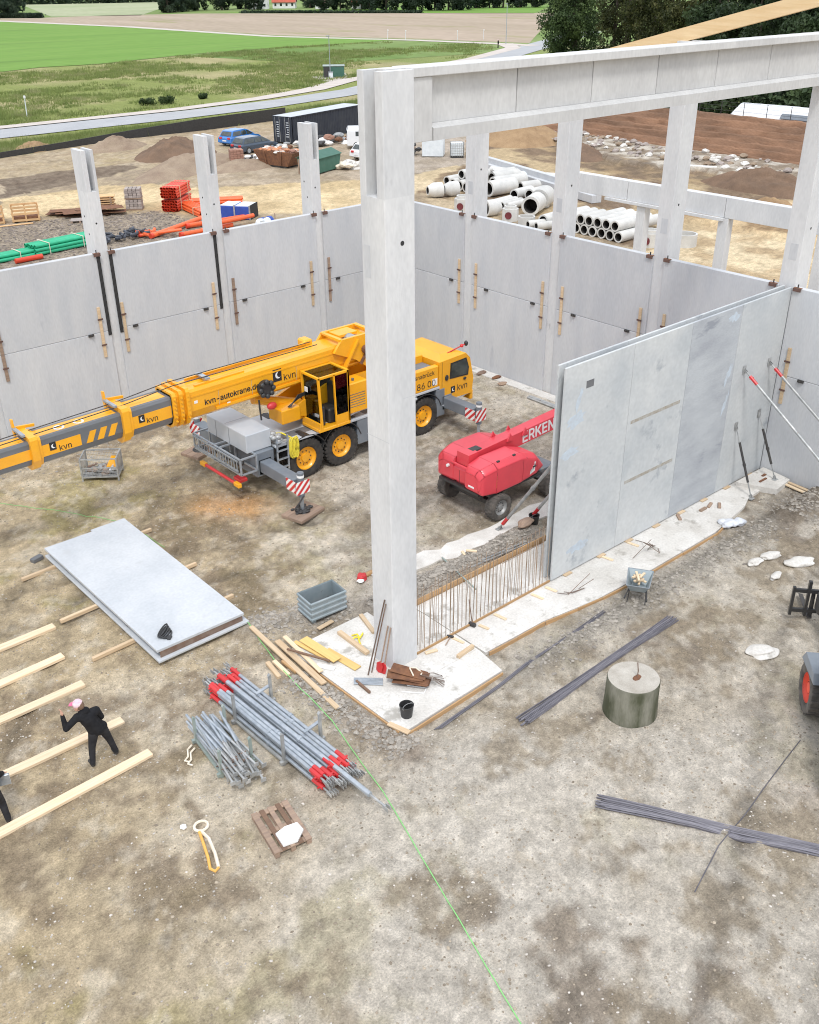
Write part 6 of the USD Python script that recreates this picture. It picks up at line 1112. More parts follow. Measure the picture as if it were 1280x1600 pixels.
def holds(t, J):
    part(MB().cbox(-.14, .36, .28, .34, .72, .98, .01), 'held_board', 'galvanised', t)
zp = gz(-9.3, 1.7)
person('second worker in black, cut off by the left edge, holding a grey board', (-9.13, 1.60, zp), -0.35, dict(pelvis=(-.05, 0, .88), chest=(-.10, .14, 1.24), neck=(-.10, .22, 1.42), head=(-.10, .28, 1.56), face=(.2, .95, -.2),
       shl=(-.28, .16, 1.34), ell=(-.32, .25, 1.08), wrl=(-.16, .36, .95), hdl=(.3, .5, -.5), shr=(.09, .16, 1.34), elr=(.19, .22, 1.08), wrr=(.24, .38, .97), hdr=(0, .6, -.5),
       hipl=(-.14, 0, .86), hipr=(.06, 0, .86), knl=(-.18, .10, .47), knr=(.12, .12, .47), anl=(-.20, 0, .09), anr=(.17, 0, .09)), ('cap_white', 'cap_pink'), holds)
# ------------------------------------------------------------------ storage yard outside the hall
mat('pvc_red', (0.62, 0.055, 0.02), (0.54, 0.045, 0.018), 3.0, 0.4, rnd=0.10); mat('pvc_orange', (0.78, 0.13, 0.035), (0.70, 0.11, 0.03), 3.0, 0.4, rnd=0.10); mat('pvc_green', (0.02, 0.38, 0.20), (0.02, 0.32, 0.16), 3.0, 0.4, rnd=0.10)
mat('pvc_dark', (0.03, 0.035, 0.045), (0.05, 0.055, 0.07), 3.0, 0.4, rnd=0.2); mat('sheet_blue', (0.02, 0.06, 0.30), (0.03, 0.08, 0.36), 3.0, 0.45); mat('container_navy', (0.016, 0.021, 0.034), (0.03, 0.035, 0.045), 1.0, 0.55, spot=((0.10, 0.09, 0.08), 1.5, 0.68))
mat('car_blue', (0.04, 0.19, 0.52), (0.035, 0.17, 0.48), 1.0, 0.25, 0.2, coat=0.6); mat('car_dark', (0.05, 0.075, 0.11), (0.045, 0.065, 0.095), 1.0, 0.25, 0.3, coat=0.6); mat('car_white', (0.72, 0.73, 0.74), (0.68, 0.69, 0.70), 1.0, 0.3, coat=0.5)
mat('stone_grey', (0.36, 0.31, 0.28), (0.26, 0.22, 0.20), 3.0, 0.9, rnd=0.15, bump=0.01); mat('brick_red', (0.34, 0.19, 0.14), (0.27, 0.14, 0.10), 3.0, 0.9, rnd=0.15); mat('skip_green', (0.035, 0.11, 0.075), (0.05, 0.13, 0.095), 2.0, 0.6, spot=((0.13, 0.09, 0.06), 2.0, 0.64))
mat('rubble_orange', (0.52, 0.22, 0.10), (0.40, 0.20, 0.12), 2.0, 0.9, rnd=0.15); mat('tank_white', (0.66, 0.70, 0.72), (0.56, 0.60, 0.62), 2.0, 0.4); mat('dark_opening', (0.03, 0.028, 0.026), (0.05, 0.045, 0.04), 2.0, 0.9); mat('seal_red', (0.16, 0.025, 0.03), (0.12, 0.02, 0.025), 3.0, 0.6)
mat('soil_brown', (0.19, 0.125, 0.085), (0.13, 0.09, 0.065), 0.8, 0.95, coord='position', bump=0.06, bscale=3.0, fine=0.15, spec=0.1); mat('soil_tan', (0.33, 0.225, 0.13), (0.25, 0.165, 0.095), 0.8, 0.95, coord='position', bump=0.05, bscale=3.0, fine=0.12, spec=0.1); mat('soil_grey', (0.23, 0.17, 0.125), (0.30, 0.235, 0.17), 0.6, 0.95, coord='position', bump=0.06, bscale=3.0, fine=0.12, spec=0.1)
def at_ang(p, a, L): return (p[0] + L * math.cos(a), p[1] + L * math.sin(a))
def pipe_stack(name, label, c, rz, L, rows, d, m, straps=True, socket=0.0):
    """bundle of plastic pipes along local x; rows: pipes per layer from the bottom"""
    t = thing(name, label, 'pipes', (*c, gz(*c)), rz); ri = random.Random(int(c[0] * 10))
    for ly, n in enumerate(rows):
        for i in range(n):
            y = (i - (n - 1) / 2) * d * 1.02; z = d / 2 + ly * d * 0.95 + 0.05; o = ri.uniform(-.1, .1); b = MB(); r = d / 2 * 0.97
            b.lathe([(r * 0.93, 0.0), (r, 0.0), (r, L), (r * 0.93, L), (r * 0.93, L - 0.3)], 12, (-L / 2 + o, y, z), (1, 0, 0)); b.lathe([(r * .93, 0.0), (r * .93, .5), (0, .5)], 12, (-L / 2 + o, y, z), (1, 0, 0))
            if socket: b.lathe([(r * 1.0, 0), (r * 1.12, 0.0), (r * 1.12, socket), (r, socket)], 12, (-L / 2 + o - 0.01, y, z), (1, 0, 0))
            part(b, 'pipe', m, t, 40)
    if straps:
        w = max(rows) * d * 1.02 / 2 + 0.03; h_ = len(rows) * d * 0.95 + 0.08
        for x in (-L * 0.28, L * 0.28):
            q = MB(); q.bar((x, -w, 0.03), (x, -w, h_), 0.05, 0.03, (1, 0, 0)); q.bar((x, w, 0.03), (x, w, h_), 0.05, 0.03, (1, 0, 0)); q.bar((x, -w, h_), (x, w, h_), 0.05, 0.03); part(q, 'strap', 'strap_cream' if 'green' in m else 'wood_new', t)
    return t
RA = 0.70
b1 = pipe_stack('pipe_bundle', 'lower bundle of the dark red pipe stack behind the middle column', at_ang((22.7, 51.6), RA, 1.5), RA, 3.0, (6, 6, 6, 6), 0.2, 'pvc_red', True, 0.16)
b2 = dup(b1, (*at_ang((22.7, 51.6), RA, 1.48), G + 0.90), RA + 0.01, 'upper bundle of the dark red pipe stack behind the middle column')
pipe_stack('pipe_bundle', 'orange red pipe bundle running from the red stack towards the wall', (24.0, 50.6), -1.72, 5.0, (6, 6, 5), 0.17, 'pvc_orange')
pipe_stack('pipe_bundle', 'orange pipes lying behind the blue crates', (26.4, 52.0), -0.5, 4.5, (4, 4), 0.2, 'pvc_orange', False)
for k, (p, q, r, l) in enumerate((((17.6, 45.0, 0.2), (22.9, 47.2, 0.3), 0.15, 'longest orange pipe lying behind the wall crown, left'), ((20.8, 46.0, 0.2), (25.4, 45.6, 0.25), 0.16, 'orange pipe ending at the blue crates'), ((19.3, 44.2, 0.15), (23.4, 44.4, 0.15), 0.15, 'orange pipe nearest the wall crown'), ((17.2, 45.9, 0.15), (19.5, 44.3, 0.45), 0.10, 'thin orange pipe leaning askew'), ((21.5, 44.0, 0.5), (25.2, 44.5, 0.5), 0.14, 'upper orange pipe right of the middle column'))):
    p, q = np.array(p), np.array(q); t = thing('plastic_pipe', l, 'pipe', (*p[:2], G)); part(MB().tube(p + (0, 0, G), q + (0, 0, G), r, 12), 'pipe', 'pvc_orange', t, 40, w=True); d = _norm(q - p); part(MB().tube(p + (0, 0, G) - d * 0.02, p + (0, 0, G) + d * .2, r * 1.12, 12), 'socket', 'pvc_red', t, 40, w=True)
t = thing('orange_fittings', 'heap of orange pipe fittings behind the wall crown', 'fittings', (18.3, 45.6, gz(18.3, 45.6))); rj = random.Random(12)
for k in range(10):
    c = np.array([rj.uniform(-.9, .9), rj.uniform(-.5, .5), 0.14 + 0.08 * (k % 3)]); a = rj.uniform(0, 6); part(MB().path([c, c + (0.25 * math.cos(a), 0.25 * math.sin(a), 0.05), c + (0.3 * math.cos(a) + .2 * math.cos(a + 1), 0.3 * math.sin(a) + .2 * math.sin(a + 1), 0.12)], 0.11, 8), 'fitting', 'rust' if k % 3 == 0 else 'pvc_orange', t, 40)
# blue crates
t = thing('crate_block', 'blue and white crate block with grey corner posts behind the middle column', 'crates', (25.5, 46.7, gz(25.5, 46.7)), -0.95)
for k in range(2): part(MB().cbox(-1.1 + k * 1.12, -0.02 + k * 1.12, -0.95, 0.6, 0.05, 0.92, 0.03), 'crate', 'sheet_blue', t); part(MB().box(-1.05 + k * 1.12, -0.07 + k * 1.12, -0.9, 0.55, 0.92, 0.96), 'crate_lid', 'tank_white', t)
for x in (-1.13, 0.0, 1.13): part(MB().box(x - 0.05, x + 0.05, -0.99, -0.955, 0, 1.0), 'post', 'galvanised_old', t)
part(MB().box(1.105, 1.14, -0.95, 0.6, 0.0, 0.98), 'side_sheet', 'black_foam', t)
t = thing('blue_tarp_pile', 'low crumpled blue sheeting beside the blue crates', 'sheeting', (25.5, 43.6, gz(25.5, 43.6)))
for k in range(4): part(MB().rock((-0.4 + 0.3 * k, 0.2 * (k % 2), 0.18), 0.3, 70 + k, (1.2, 0.9, 0.8), 1), 'fold', 'sheet_blue' if k % 2 else 'tank_white', t)
part(MB().bar((0.6, -0.4, 0), (0.6, -0.4, 0.7), 0.05, 0.05, (0, 1, 0)), 'stake', 'wood_old', t)
# two pallets of stone, wood frames, rusty plates
t = thing('stone_pallet', 'two stacked cages of grey paving stone on a pallet on the gravel', 'stone pallet', (21.3, 54.3, gz(21.3, 54.3)), -0.6)
for lv in range(2):
    part(MB().box(-0.6, 0.6, -0.5, 0.5, lv * 0.78, lv * 0.78 + 0.08), 'pallet', 'wood_old', t)
    for i in range(4):
        for j in range(3):
            for q in range(4): part(MB().cbox(-0.58 + i * 0.29 + (0.03 if q % 2 else 0), -0.30 + i * 0.29, -0.5 + j * 0.34, -0.18 + j * 0.34, lv * 0.78 + 0.09 + q * 0.165, lv * 0.78 + 0.245 + q * 0.165, 0.015), 'stone', 'stone_grey', t)
mat('frame_wood', (0.62, 0.40, 0.20), (0.52, 0.32, 0.16), 2.0, 0.8, rnd=0.15)
def crate(label, c, rz, L=1.7, W=1.1, H=1.05, floor=True):
    t = thing('wooden_crate', label, 'crate', (*c, gz(*c)), rz)
    for x in (-L / 2, 0, L / 2):
        for y in (-W / 2, W / 2): part(MB().box(x - 0.05, x + 0.05, y - 0.04, y + 0.04, 0, H), 'post', 'frame_wood', t)
    for z in (0.12, 0.55, H - 0.06):
        for y in (-W / 2 - 0.055, W / 2 + 0.055): part(MB().box(-L / 2, L / 2, y - 0.015, y + 0.015, z - 0.07, z + 0.07), 'slat', 'frame_wood', t)
        for x in (-L / 2 - 0.065, L / 2 + 0.065): part(MB().box(x - 0.015, x + 0.015, -W / 2, W / 2, z - 0.07, z + 0.07), 'slat', 'frame_wood', t)
    if floor: part(MB().box(-L / 2, L / 2, -W / 2, W / 2, 0.02, 0.35), 'rusty_content', 'rust', t)
    return t
crate('open wooden slat crate at the left edge on the gravel', (11.7, 57.0), -0.35); crate('open wooden slat crate, second from the left edge on the gravel', (13.9, 56.2), -0.35)
t = thing('board_stack', 'stack of pale boards on bearers right of the leftmost column head', 'boards', (19.6, 55.9, gz(19.6, 55.9)), -0.5)
for k in range(5): part(MB().cbox(-0.9, 0.9 - 0.1 * (k % 2), -0.4, 0.4, 0.25 + k * 0.16, 0.33 + k * 0.16, 0.01), 'board', 'frame_wood', t)
for x in (-0.6, 0.6): part(MB().box(x - 0.06, x + 0.06, -0.4, 0.4, 0, 0.9), 'bearer', 'wood_old', t)
t = thing('steel_sheets', 'flat rusty steel sheets piled on the gravel around the leftmost column head', 'steel sheets', (18.0, 54.6, gz(18.0, 54.6)), -0.55); rj = random.Random(3)
for k in range(12): c = (rj.uniform(-2.3, 2.3), rj.uniform(-.6, .8)); part(MB().box(-0.9, 0.9, -0.5, 0.5, 0.04 * k, 0.04 * k + 0.02).xf(t=(*c, 0.02), rz=rj.uniform(-.3, .3)), 'sheet', 'rust', t)
t = thing('flat_pallet', 'flat grey pallet lying before the rusty sheets', 'pallet', (16.5, 53.1, gz(16.5, 53.1)), -0.5)
for k in range(5): part(MB().box(-0.65, 0.65, -0.45 + k * 0.19, -0.29 + k * 0.19, 0.12, 0.15), 'board', 'stone_grey', t)
for x in (-0.55, 0, 0.55): part(MB().box(x - 0.06, x + 0.06, -0.45, 0.47, 0, 0.12), 'bearer', 'wood_old', t)
board('plank', 'long pale plank lying on the gravel at the left edge', (9.0, 56.0), (13.8, 54.8), 0.2, 0.05, gz(11, 55) + 0.02, 'frame_wood')
# green and dark pipes behind the side wall
pipe_stack('pipe_bundle', 'green pipe bundle left of the leftmost column head, right one of two', (12.2, 46.5), 0.12, 4.2, (6, 6, 5), 0.22, 'pvc_green', True)
pipe_stack('pipe_bundle', 'green pipe bundle at the left picture edge behind the wall', (8.0, 46.2), 0.05, 4.4, (5, 4), 0.22, 'pvc_green', True)
t = thing('plastic_pipe', 'short red pipe before the green bundles behind the wall', 'pipe', (9.4, 44.9, gz(9.4, 44.9))); part(MB().tube((-0.8, 0, 0.16), (0.9, 0.1, 0.16), 0.15, 12), 'pipe', 'pvc_red', t, 40)
t = thing('pipe_fittings', 'heap of dark pipe fittings right of the leftmost column head', 'fittings', (16.3, 46.2, gz(16.3, 46.2))); rj = random.Random(5)
for k in range(26):
    c = np.array([rj.uniform(-1.4, 1.4), rj.uniform(-.8, .9), 0.12 + 0.1 * (k % 3)]); a = rj.uniform(0, 6); part(MB().path([c, c + (0.35 * math.cos(a), 0.35 * math.sin(a), 0.05), c + (0.35 * math.cos(a) + .25 * math.cos(a + 1), 0.35 * math.sin(a) + .25 * math.sin(a + 1), 0.1)], 0.10, 8), 'fitting', 'pvc_dark', t, 40)
# heaps of soil
def heap(name, label, c, rx, ry, H, m, seed, rz=0.0, sharp=1.3, n=56):
    u = np.linspace(-1.15, 1.15, n); X_, Y_ = np.meshgrid(u, u, indexing='ij'); P_ = np.stack([X_.ravel(), Y_.ravel(), np.zeros(n * n)], 1); r_ = np.hypot(P_[:, 0], P_[:, 1])
    z = H * np.clip(1 - (r_ / (0.85 + 0.3 * meshkit.fbm(P_ * 1.3 + seed, 3, seed))) ** sharp, 0, 1) ** 0.9 * (0.62 + 0.76 * meshkit.fbm(P_ * 5 + seed, 5, seed + 3)); z = np.where(r_ > 1.05, -0.15, z - 0.1)
    V_ = np.c_[P_[:, 0] * rx, P_[:, 1] * ry, z]; i_ = np.arange(n * n).reshape(n, n); F_ = np.stack([i_[:-1, :-1].ravel(), i_[1:, :-1].ravel(), i_[1:, 1:].ravel(), i_[:-1, 1:].ravel()], 1)
    return solo(MB().add(V_, F_), name, m, label, 'soil heap', (*c, G + 0.05), rz, smooth=True)
heap('soil_heap', 'brown soil heap beside the blue car', (35.8, 74.0), 4.4, 3.4, 1.7, 'soil_brown', 1, 0.4); heap('soil_heap', 'low streaked tan soil bank left of the middle column head', (33.0, 67.0), 7.5, 3.0, 1.3, 'soil_grey', 2, 0.5, 1.0)
heap('soil_heap', 'low grey soil bank right of the middle column head', (37.0, 64.0), 4.5, 2.2, 0.7, 'soil_grey', 7, 0.1); heap('soil_heap', 'low pale heap near the black plastic edging', (33.5, 82.0), 4.0, 2.0, 1.1, 'soil_grey', 3, 0.2); heap('soil_heap', 'small tan heap on the verge at the left', (27.0, 86.5), 2.6, 1.5, 0.9, 'soil_tan', 4, 0.2)
heap('soil_heap', 'conical tan soil heap seen under the concrete beam', (66.0, 58.0), 5.2, 5.2, 2.6, 'soil_tan', 5, 0.0, 1.0); heap('soil_heap', 'dark soil heap right of the conical one', (64.0, 48.0), 5.0, 2.2, 0.9, 'soil_brown', 6, 0.9); heap('soil_heap', 'low dark red soil bank beside the far right column', (61.0, 27.0), 6.0, 2.5, 1.6, 'soil_brown', 8, 1.5)
heap('soil_heap', 'lumpy tan heap beyond the low beam, right', (53.0, 21.5), 3.6, 2.4, 1.1, 'soil_tan', 9, 1.3); heap('soil_heap', 'lumpy tan heap beyond the low beam, further left', (50.0, 25.0), 2.8, 1.8, 0.7, 'soil_tan', 10, 1.0)
# terraced embankment of topsoil
ys = np.linspace(66, -25, 420); prof = [(-0.6, -0.3)]; nt = 7
for k in range(nt): prof += [(k * 0.62 + 0.06, k * 0.45 + 0.0), (k * 0.62 + 0.20, k * 0.45 + 0.40), (k * 0.62 + 0.40, k * 0.45 + 0.50), (k * 0.62 + 0.56, k * 0.45 + 0.42)]
prof += [(nt * 0.62 + 0.3, nt * 0.45 - 0.1), (nt * 0.62 + 2.5, nt * 0.45 - 0.35), (nt * 0.62 + 7, -0.3)]
prof = np.array(prof); VV = []
for y in ys:
    xb = 70.8 + 0.02 * (y - 30) + (0.0 if y > 30 else 0.03 * (30 - y)); q = np.c_[xb + prof[:, 0], np.full(len(prof), y), np.maximum(prof[:, 1], -0.3)]
    f_ = np.clip((66 - y) / 8, 0.05, 1); q[:, 2] *= f_; VV.append(q)
VV = np.array(VV); nn_ = meshkit.fbm(VV.reshape(-1, 3) * (1.1, 0.8, 1.1), 5, 2).reshape(VV.shape[:2]); n2_ = meshkit.fbm(VV.reshape(-1, 3) * (0.3, 0.16, 2.2), 3, 8).reshape(VV.shape[:2]); VV[..., 0] += 0.7 * (nn_ - 0.5); VV[..., 2] += G + (0.26 * (nn_ - 0.5) + 0.22 * (n2_ - 0.5)) * (prof[:, 1] > 0.1)[None, :]; a_, b_ = VV.shape[:2]; i_ = np.arange(a_ * b_).reshape(a_, b_)
mat('bank_soil', (0.255, 0.145, 0.09), (0.15, 0.092, 0.062), 0.5, 0.95, coord='position', stretch=(1, 0.35, 2.5), bump=0.08, bscale=2.5, fine=0.15, spec=0.1)
solo(MB().add(VV.reshape(-1, 3), np.stack([i_[:-1, :-1].ravel(), i_[1:, :-1].ravel(), i_[1:, 1:].ravel(), i_[:-1, 1:].ravel()], 1)), 'soil_embankment', 'bank_soil', 'long reddish brown terraced bank of topsoil behind the end wall columns', 'embankment', (0, 0, 0), smooth=35)
t = thing('foil_tunnel', 'long white foil covered mound behind the soil embankment', 'foil mound', (84, 38, G)); u = np.linspace(0, PI, 13); L_ = []
for y, s in ((7.0, 0.2), (6.6, 0.75), (5.8, 1.0), (0, 1.02), (-8, 0.98), (-18, 1.0)): L_.append([(2.2 * s * math.cos(a), y + 0.04 * math.sin(9 * a + y), 3.25 * s * math.sin(a) ** 0.8) for a in u])
L_ = np.array(L_); i_ = np.arange(L_.shape[0] * 13).reshape(-1, 13); part(MB().add(L_.reshape(-1, 3), np.stack([i_[:-1, :-1].ravel(), i_[1:, :-1].ravel(), i_[1:, 1:].ravel(), i_[:-1, 1:].ravel()], 1)), 'foil', 'car_white', t, True)
part(MB().hull([(x, y, z) for x in (-2.0, 2.0) for y in (0.9, -18) for z in (2.0, 3.36)][:0] + [(x, y, z) for x, z in ((-1.95, 2.35), (-1.6, 2.75), (-1.4, 2.75), (-1.8, 2.3)) for y in (0.5, -18)]), 'dark_band', 'crane_grey', t)
t = thing('wire_fence', 'thin wire fence on the crest of the soil embankment', 'fence', (76.0, 36, 2.95))
for k in range(12): part(MB().tube((0, 10 - k * 2.4, -0.4), (0, 10 - k * 2.4, 1.15), 0.035, 5), 'post', 'dark_metal', t)
for z in (0.35, 0.75, 1.1): part(MB().tube((0, 10, z), (0, -16.4, z), 0.012, 4), 'wire', 'dark_metal', t)
# black plastic edging along the verge
ed = [(-25, 81.5), (5, 83.2), (22.9, 84.3), (29.8, 85.6), (38.0, 87.2), (47.0, 87.0), (58.5, 88.3)]; hh_ = [0.4, 0.45, 0.5, 0.6, 0.8, 1.25, 1.3]
t = thing('plastic_edging', 'black plastic barrier between the grass verge and the site', 'barrier', (22.9, 84.3, G)); n_ = 0
for (p, q), (h0, h1) in zip(zip(ed[:-1], ed[1:]), zip(hh_[:-1], hh_[1:])):
    k_ = max(1, int(math.dist(p, q) / 3))
    for j in range(k_):
        a, c = [(p[0] + (q[0] - p[0]) * s, p[1] + (q[1] - p[1]) * s, h0 + (h1 - h0) * s) for s in (j / k_, (j + 1) / k_)]
        part(MB().hull([(x + dx, y + dy, G + z) for (x, y, hg) in (a, c) for z in (-0.1, hg) for dx, dy in ((0, 0), (0, 0.06))]), 'panel', 'black_plastic', t, w=True)
# cars, van
def car(label, c, rz, m, L=4.3, W=1.78, H=1.45, est=True):
    t = thing('parked_car', label, 'car', (*c, gz(*c) + 0.02), rz); l, w = L / 2, W / 2
    body = [(-l, 0.35), (-l + 0.05, 0.75), (-l + 0.25, 0.92), (l * 0.45, 0.90), (l - 0.35, 0.76), (l - 0.03, 0.60), (l, 0.35), (l * 0.9, 0.22), (-l * 0.9, 0.22)]
    part(MB().hull([(x, s * w * (1 if 0.3 < z < 0.8 else 0.93), z) for x, z in body for s in (-1, 1)]), 'body', m, t)
    cabn = [(-l + 0.2, 0.90), (-l + 0.55, H - 0.06), (-l + 0.9, H), (l * 0.05, H), (l * 0.22, H - 0.08), (l * 0.62, 0.88)]
    part(MB().hull([(x, s * w * (0.93 if z < 1 else 0.74), z) for x, z in cabn for s in (-1, 1)]), 'roof', m, t)
    for s in (-1, 1):
        yb, yt = s * w * 0.935, s * w * 0.77
        for (x0, x1, x2, x3) in ((-l + 0.38, -l * 0.28, -l * 0.28, -l + 0.66), (-l * 0.24, l * 0.08, l * 0.08, -l * 0.24), (l * 0.12, l * 0.50, l * 0.20, l * 0.12)):
            P_ = [(x0, yb, 0.96), (x1, yb, 0.96), (x2, yt, H - 0.12), (x3, yt, H - 0.12)]; part(MB().hull([(x, y + s * d, z) for x, y, z in P_ for d in (0.0, 0.02)]), 'side_window', 'glass_dark', t)
    part(MB().hull([(x + d, y * w, z) for (x, y, z) in ((-l + 0.24, -.8, 0.98), (-l + 0.24, .8, 0.98), (-l + 0.53, -.66, H - 0.12), (-l + 0.53, .66, H - 0.12)) for d in (-0.03, 0.0)]), 'rear_window', 'glass_dark', t)
    part(MB().hull([(x + d, y * w, z) for (x, y, z) in ((l * 0.58, -.8, 0.94), (l * 0.58, .8, 0.94), (l * 0.25, -.66, H - 0.12), (l * 0.25, .66, H - 0.12)) for d in (0.0, 0.03)]), 'windscreen', 'glass_dark', t)
    for x in (-l * 0.62, l * 0.64):
        for s in (-1, 1): p_ = part(MB().lathe([(0.0, -0.1), (0.31, -0.1), (0.32, 0.1), (0.2, 0.11), (0, 0.08)], 18, (x, s * (w - 0.08), 0.31), (0, s, 0)), 'wheel', 'rubber', t, 40); part(MB().lathe([(0.2, 0.112), (0.1, 0.10), (0, 0.11)], 14, (x, s * (w - 0.08), 0.31), (0, s, 0)), 'rim', 'galvanised', p_, 40)
    for s in (-1, 1): part(MB().cbox(-l - 0.01, -l + 0.12, s * w * 0.62 - 0.18, s * w * 0.62 + 0.16, 0.66, 0.84, 0.02), 'tail_light', 'red_paint', t); part(MB().cbox(l - 0.22, l - 0.02, s * w * 0.66 - 0.18, s * w * 0.66 + 0.14, 0.52, 0.66, 0.02), 'headlight', 'tank_white', t)
    part(MB().box(-l - 0.012, -l, -0.26, 0.26, 0.48, 0.59), 'number_plate', 'white_paint', t); return t
car('blue estate car parked behind the dark car', (44.2, 75.9), 0.25, 'car_blue', 4.4); car('dark blue grey estate car in front of the blue one', (42.6, 70.8), 0.12, 'car_dark', 4.6); car('white car half hidden behind the tall foreground column', (48.2, 59.6), 0.1, 'car_white', 4.2)
t = thing('white_van', 'white van half hidden behind the tall foreground column', 'van', (52.3, 64.6, gz(52.3, 64.6)), -0.62)
prof_ = [(-2.5, 0.35), (-2.5, 1.7), (-2.35, 1.95), (0.9, 1.95), (1.5, 1.2), (2.3, 1.0), (2.45, 0.6), (2.4, 0.3)]; part(MB().hull([(x, s * (0.95 if z < 1.8 else 0.82), z) for x, z in prof_ for s in (-1, 1)]), 'body', 'car_white', t)
for s in (-1, 1):
    part(MB().hull([(x, s * (0.945 if z < 1.3 else 0.93) + s * d, z) for x, z in ((0.35, 1.15), (1.3, 1.15), (0.85, 1.72), (0.35, 1.72)) for d in (0, 0.02)]), 'side_window', 'glass_dark', t); part(MB().box(-1.7, -1.15, s * 0.952 - 0.005, s * 0.952 + 0.005, 1.2, 1.62), 'rear_side_window', 'glass_dark', t)
    for x in (-1.6, 1.6): part(MB().lathe([(0, -0.1), (0.33, -0.1), (0.34, 0.1), (0.2, 0.11), (0, 0.08)], 18, (x, s * 0.86, 0.33), (0, s, 0)), 'wheel', 'rubber', t, 40)
for s in (-1, 1): part(MB().box(-2.512, -2.50, s * 0.42 - 0.3, s * 0.42 + 0.3, 1.2, 1.65), 'rear_window', 'glass_dark', t)
# brick stack, skips, junk
t = thing('brick_stack', 'stack of reddish bricks left of the dark car', 'bricks', (38.0, 66.8, gz(38.0, 66.8)), -0.4)
for z in range(6):
    for i in range(4):
        for j in range(3): part(MB().cbox(-0.6 + i * 0.3 + 0.01, -0.3 + i * 0.3, -0.55 + j * 0.37 + 0.01, -0.19 + j * 0.37, z * 0.185 + 0.01, z * 0.185 + 0.18, 0.012), 'brick', 'brick_red', t)
def skip(label, c, rz, m, fill):
    t = thing('waste_skip', label, 'skip', (*c, gz(*c)), rz); o = [(-1.5, -0.85, 0.15), (1.5, -0.85, 0.15), (1.5, 0.85, 0.15), (-1.5, 0.85, 0.15), (-2.3, -1.0, 1.35), (2.3, -1.0, 1.35), (2.3, 1.0, 1.35), (-2.3, 1.0, 1.35)]
    n_ = [(x * 0.95, y * 0.93, z + (0.06 if z < 1 else 0)) for x, y, z in o]; q = MB(); q.add(o, [(0, 1, 5, 4), (1, 2, 6, 5), (2, 3, 7, 6), (3, 0, 4, 7), (0, 3, 2, 1)]); q.add(n_, [(0, 4, 5, 1), (1, 5, 6, 2), (2, 6, 7, 3), (3, 7, 4, 0), (0, 1, 2, 3)]); q.add(o[4:] + n_[4:], [(0, 1, 5, 4), (1, 2, 6, 5), (2, 3, 7, 6), (3, 0, 4, 7)]); part(q, 'trough', m, t)
    for s in (-1, 1): part(MB().bar((-0.8, s * 0.98, 0.2), (-1.0, s * 1.05, 1.3), 0.1, 0.08, (0, 1, 0)).bar((0.8, s * 0.98, 0.2), (1.0, s * 1.05, 1.3), 0.1, 0.08, (0, 1, 0)), 'rib', m, t)
    part(MB().box(-1.3, 1.3, -0.8, 0.8, 0, 0.15), 'skid', 'dark_metal', t); return t
t = skip('open skip heaped with orange rubble and broken brick', (39.7, 62.2), -1.30, 'rust', 1); rj = random.Random(14)
for k in range(60): part(MB().rock((rj.uniform(-1.9, 1.9), rj.uniform(-.8, .8), rj.uniform(1.1, 1.45)), rj.uniform(0.14, 0.30), 100 + k, (1.2, 1, .6)), 'rubble_piece', ('rubble_orange', 'rubble_orange', 'brick_red', 'pale_concrete')[k % 4], t)
t = thing('roofed_skip', 'dark green skip with sloping lid beside the rubble skip', 'skip', (40.6, 57.6, gz(40.6, 57.6)), 0.35)
part(MB().hull([(x, y, z) for x, z in ((-1.6, 0.12), (1.6, 0.12), (-1.9, 1.25), (1.9, 1.25)) for y in (-1.0, 1.0)]), 'trough', 'skip_green', t); part(MB().hull([(x, y, z) for x in (-2.0, 2.0) for y, z in ((-1.08, 1.27), (-1.08, 1.31), (0, 1.68), (0, 1.72))]), 'lid', 'skip_green', t); part(MB().hull([(x, y, z) for x in (-2.0, 2.0) for y, z in ((1.08, 1.27), (1.08, 1.31), (0.01, 1.68), (0.01, 1.72))]), 'lid', 'skip_green', t)
for s in (-1, 1): part(MB().hull([(s * 1.88, y, z) for y, z in ((-1.0, 1.25), (1.0, 1.25), (0, 1.66))] + [(s * 1.9, y, z) for y, z in ((-1.0, 1.25), (1.0, 1.25), (0, 1.66))]), 'gable', 'skip_green', t)
for s in (-1, 1): part(MB().bar((-1.95, s * 0.8, 0.0), (-1.95, s * 0.8, 1.2), 0.1, 0.1, (0, 1, 0)), 'post', 'wood_old', t)
def jumble(name, label, cat, c, n, sp, sz, mats, seed, zmax=0.5):
    t = thing(name, label, cat, (*c, gz(*c))); rj = random.Random(seed)
    for k in range(n): part(MB().rock((rj.uniform(-sp[0], sp[0]), rj.uniform(-sp[1], sp[1]), rj.uniform(0.05, zmax)), rj.uniform(*sz), seed * 50 + k, (1.3, .9, .6)), 'piece', mats[k % len(mats)], t)
jumble('white_sacks', 'pile of white sacks right of the green skip', 'sacks', (43.2, 57.0), 12, (1.5, .9), (0.3, 0.5), ['strap_cream', 'pale_concrete'], 3, 0.45); jumble('scrap_heap', 'grey and white scrap heap before the dark cars', 'scrap', (39.6, 66.2), 14, (1.0, .8), (0.15, 0.35), ['galvanised_old', 'white_paint', 'dark_metal'], 4)
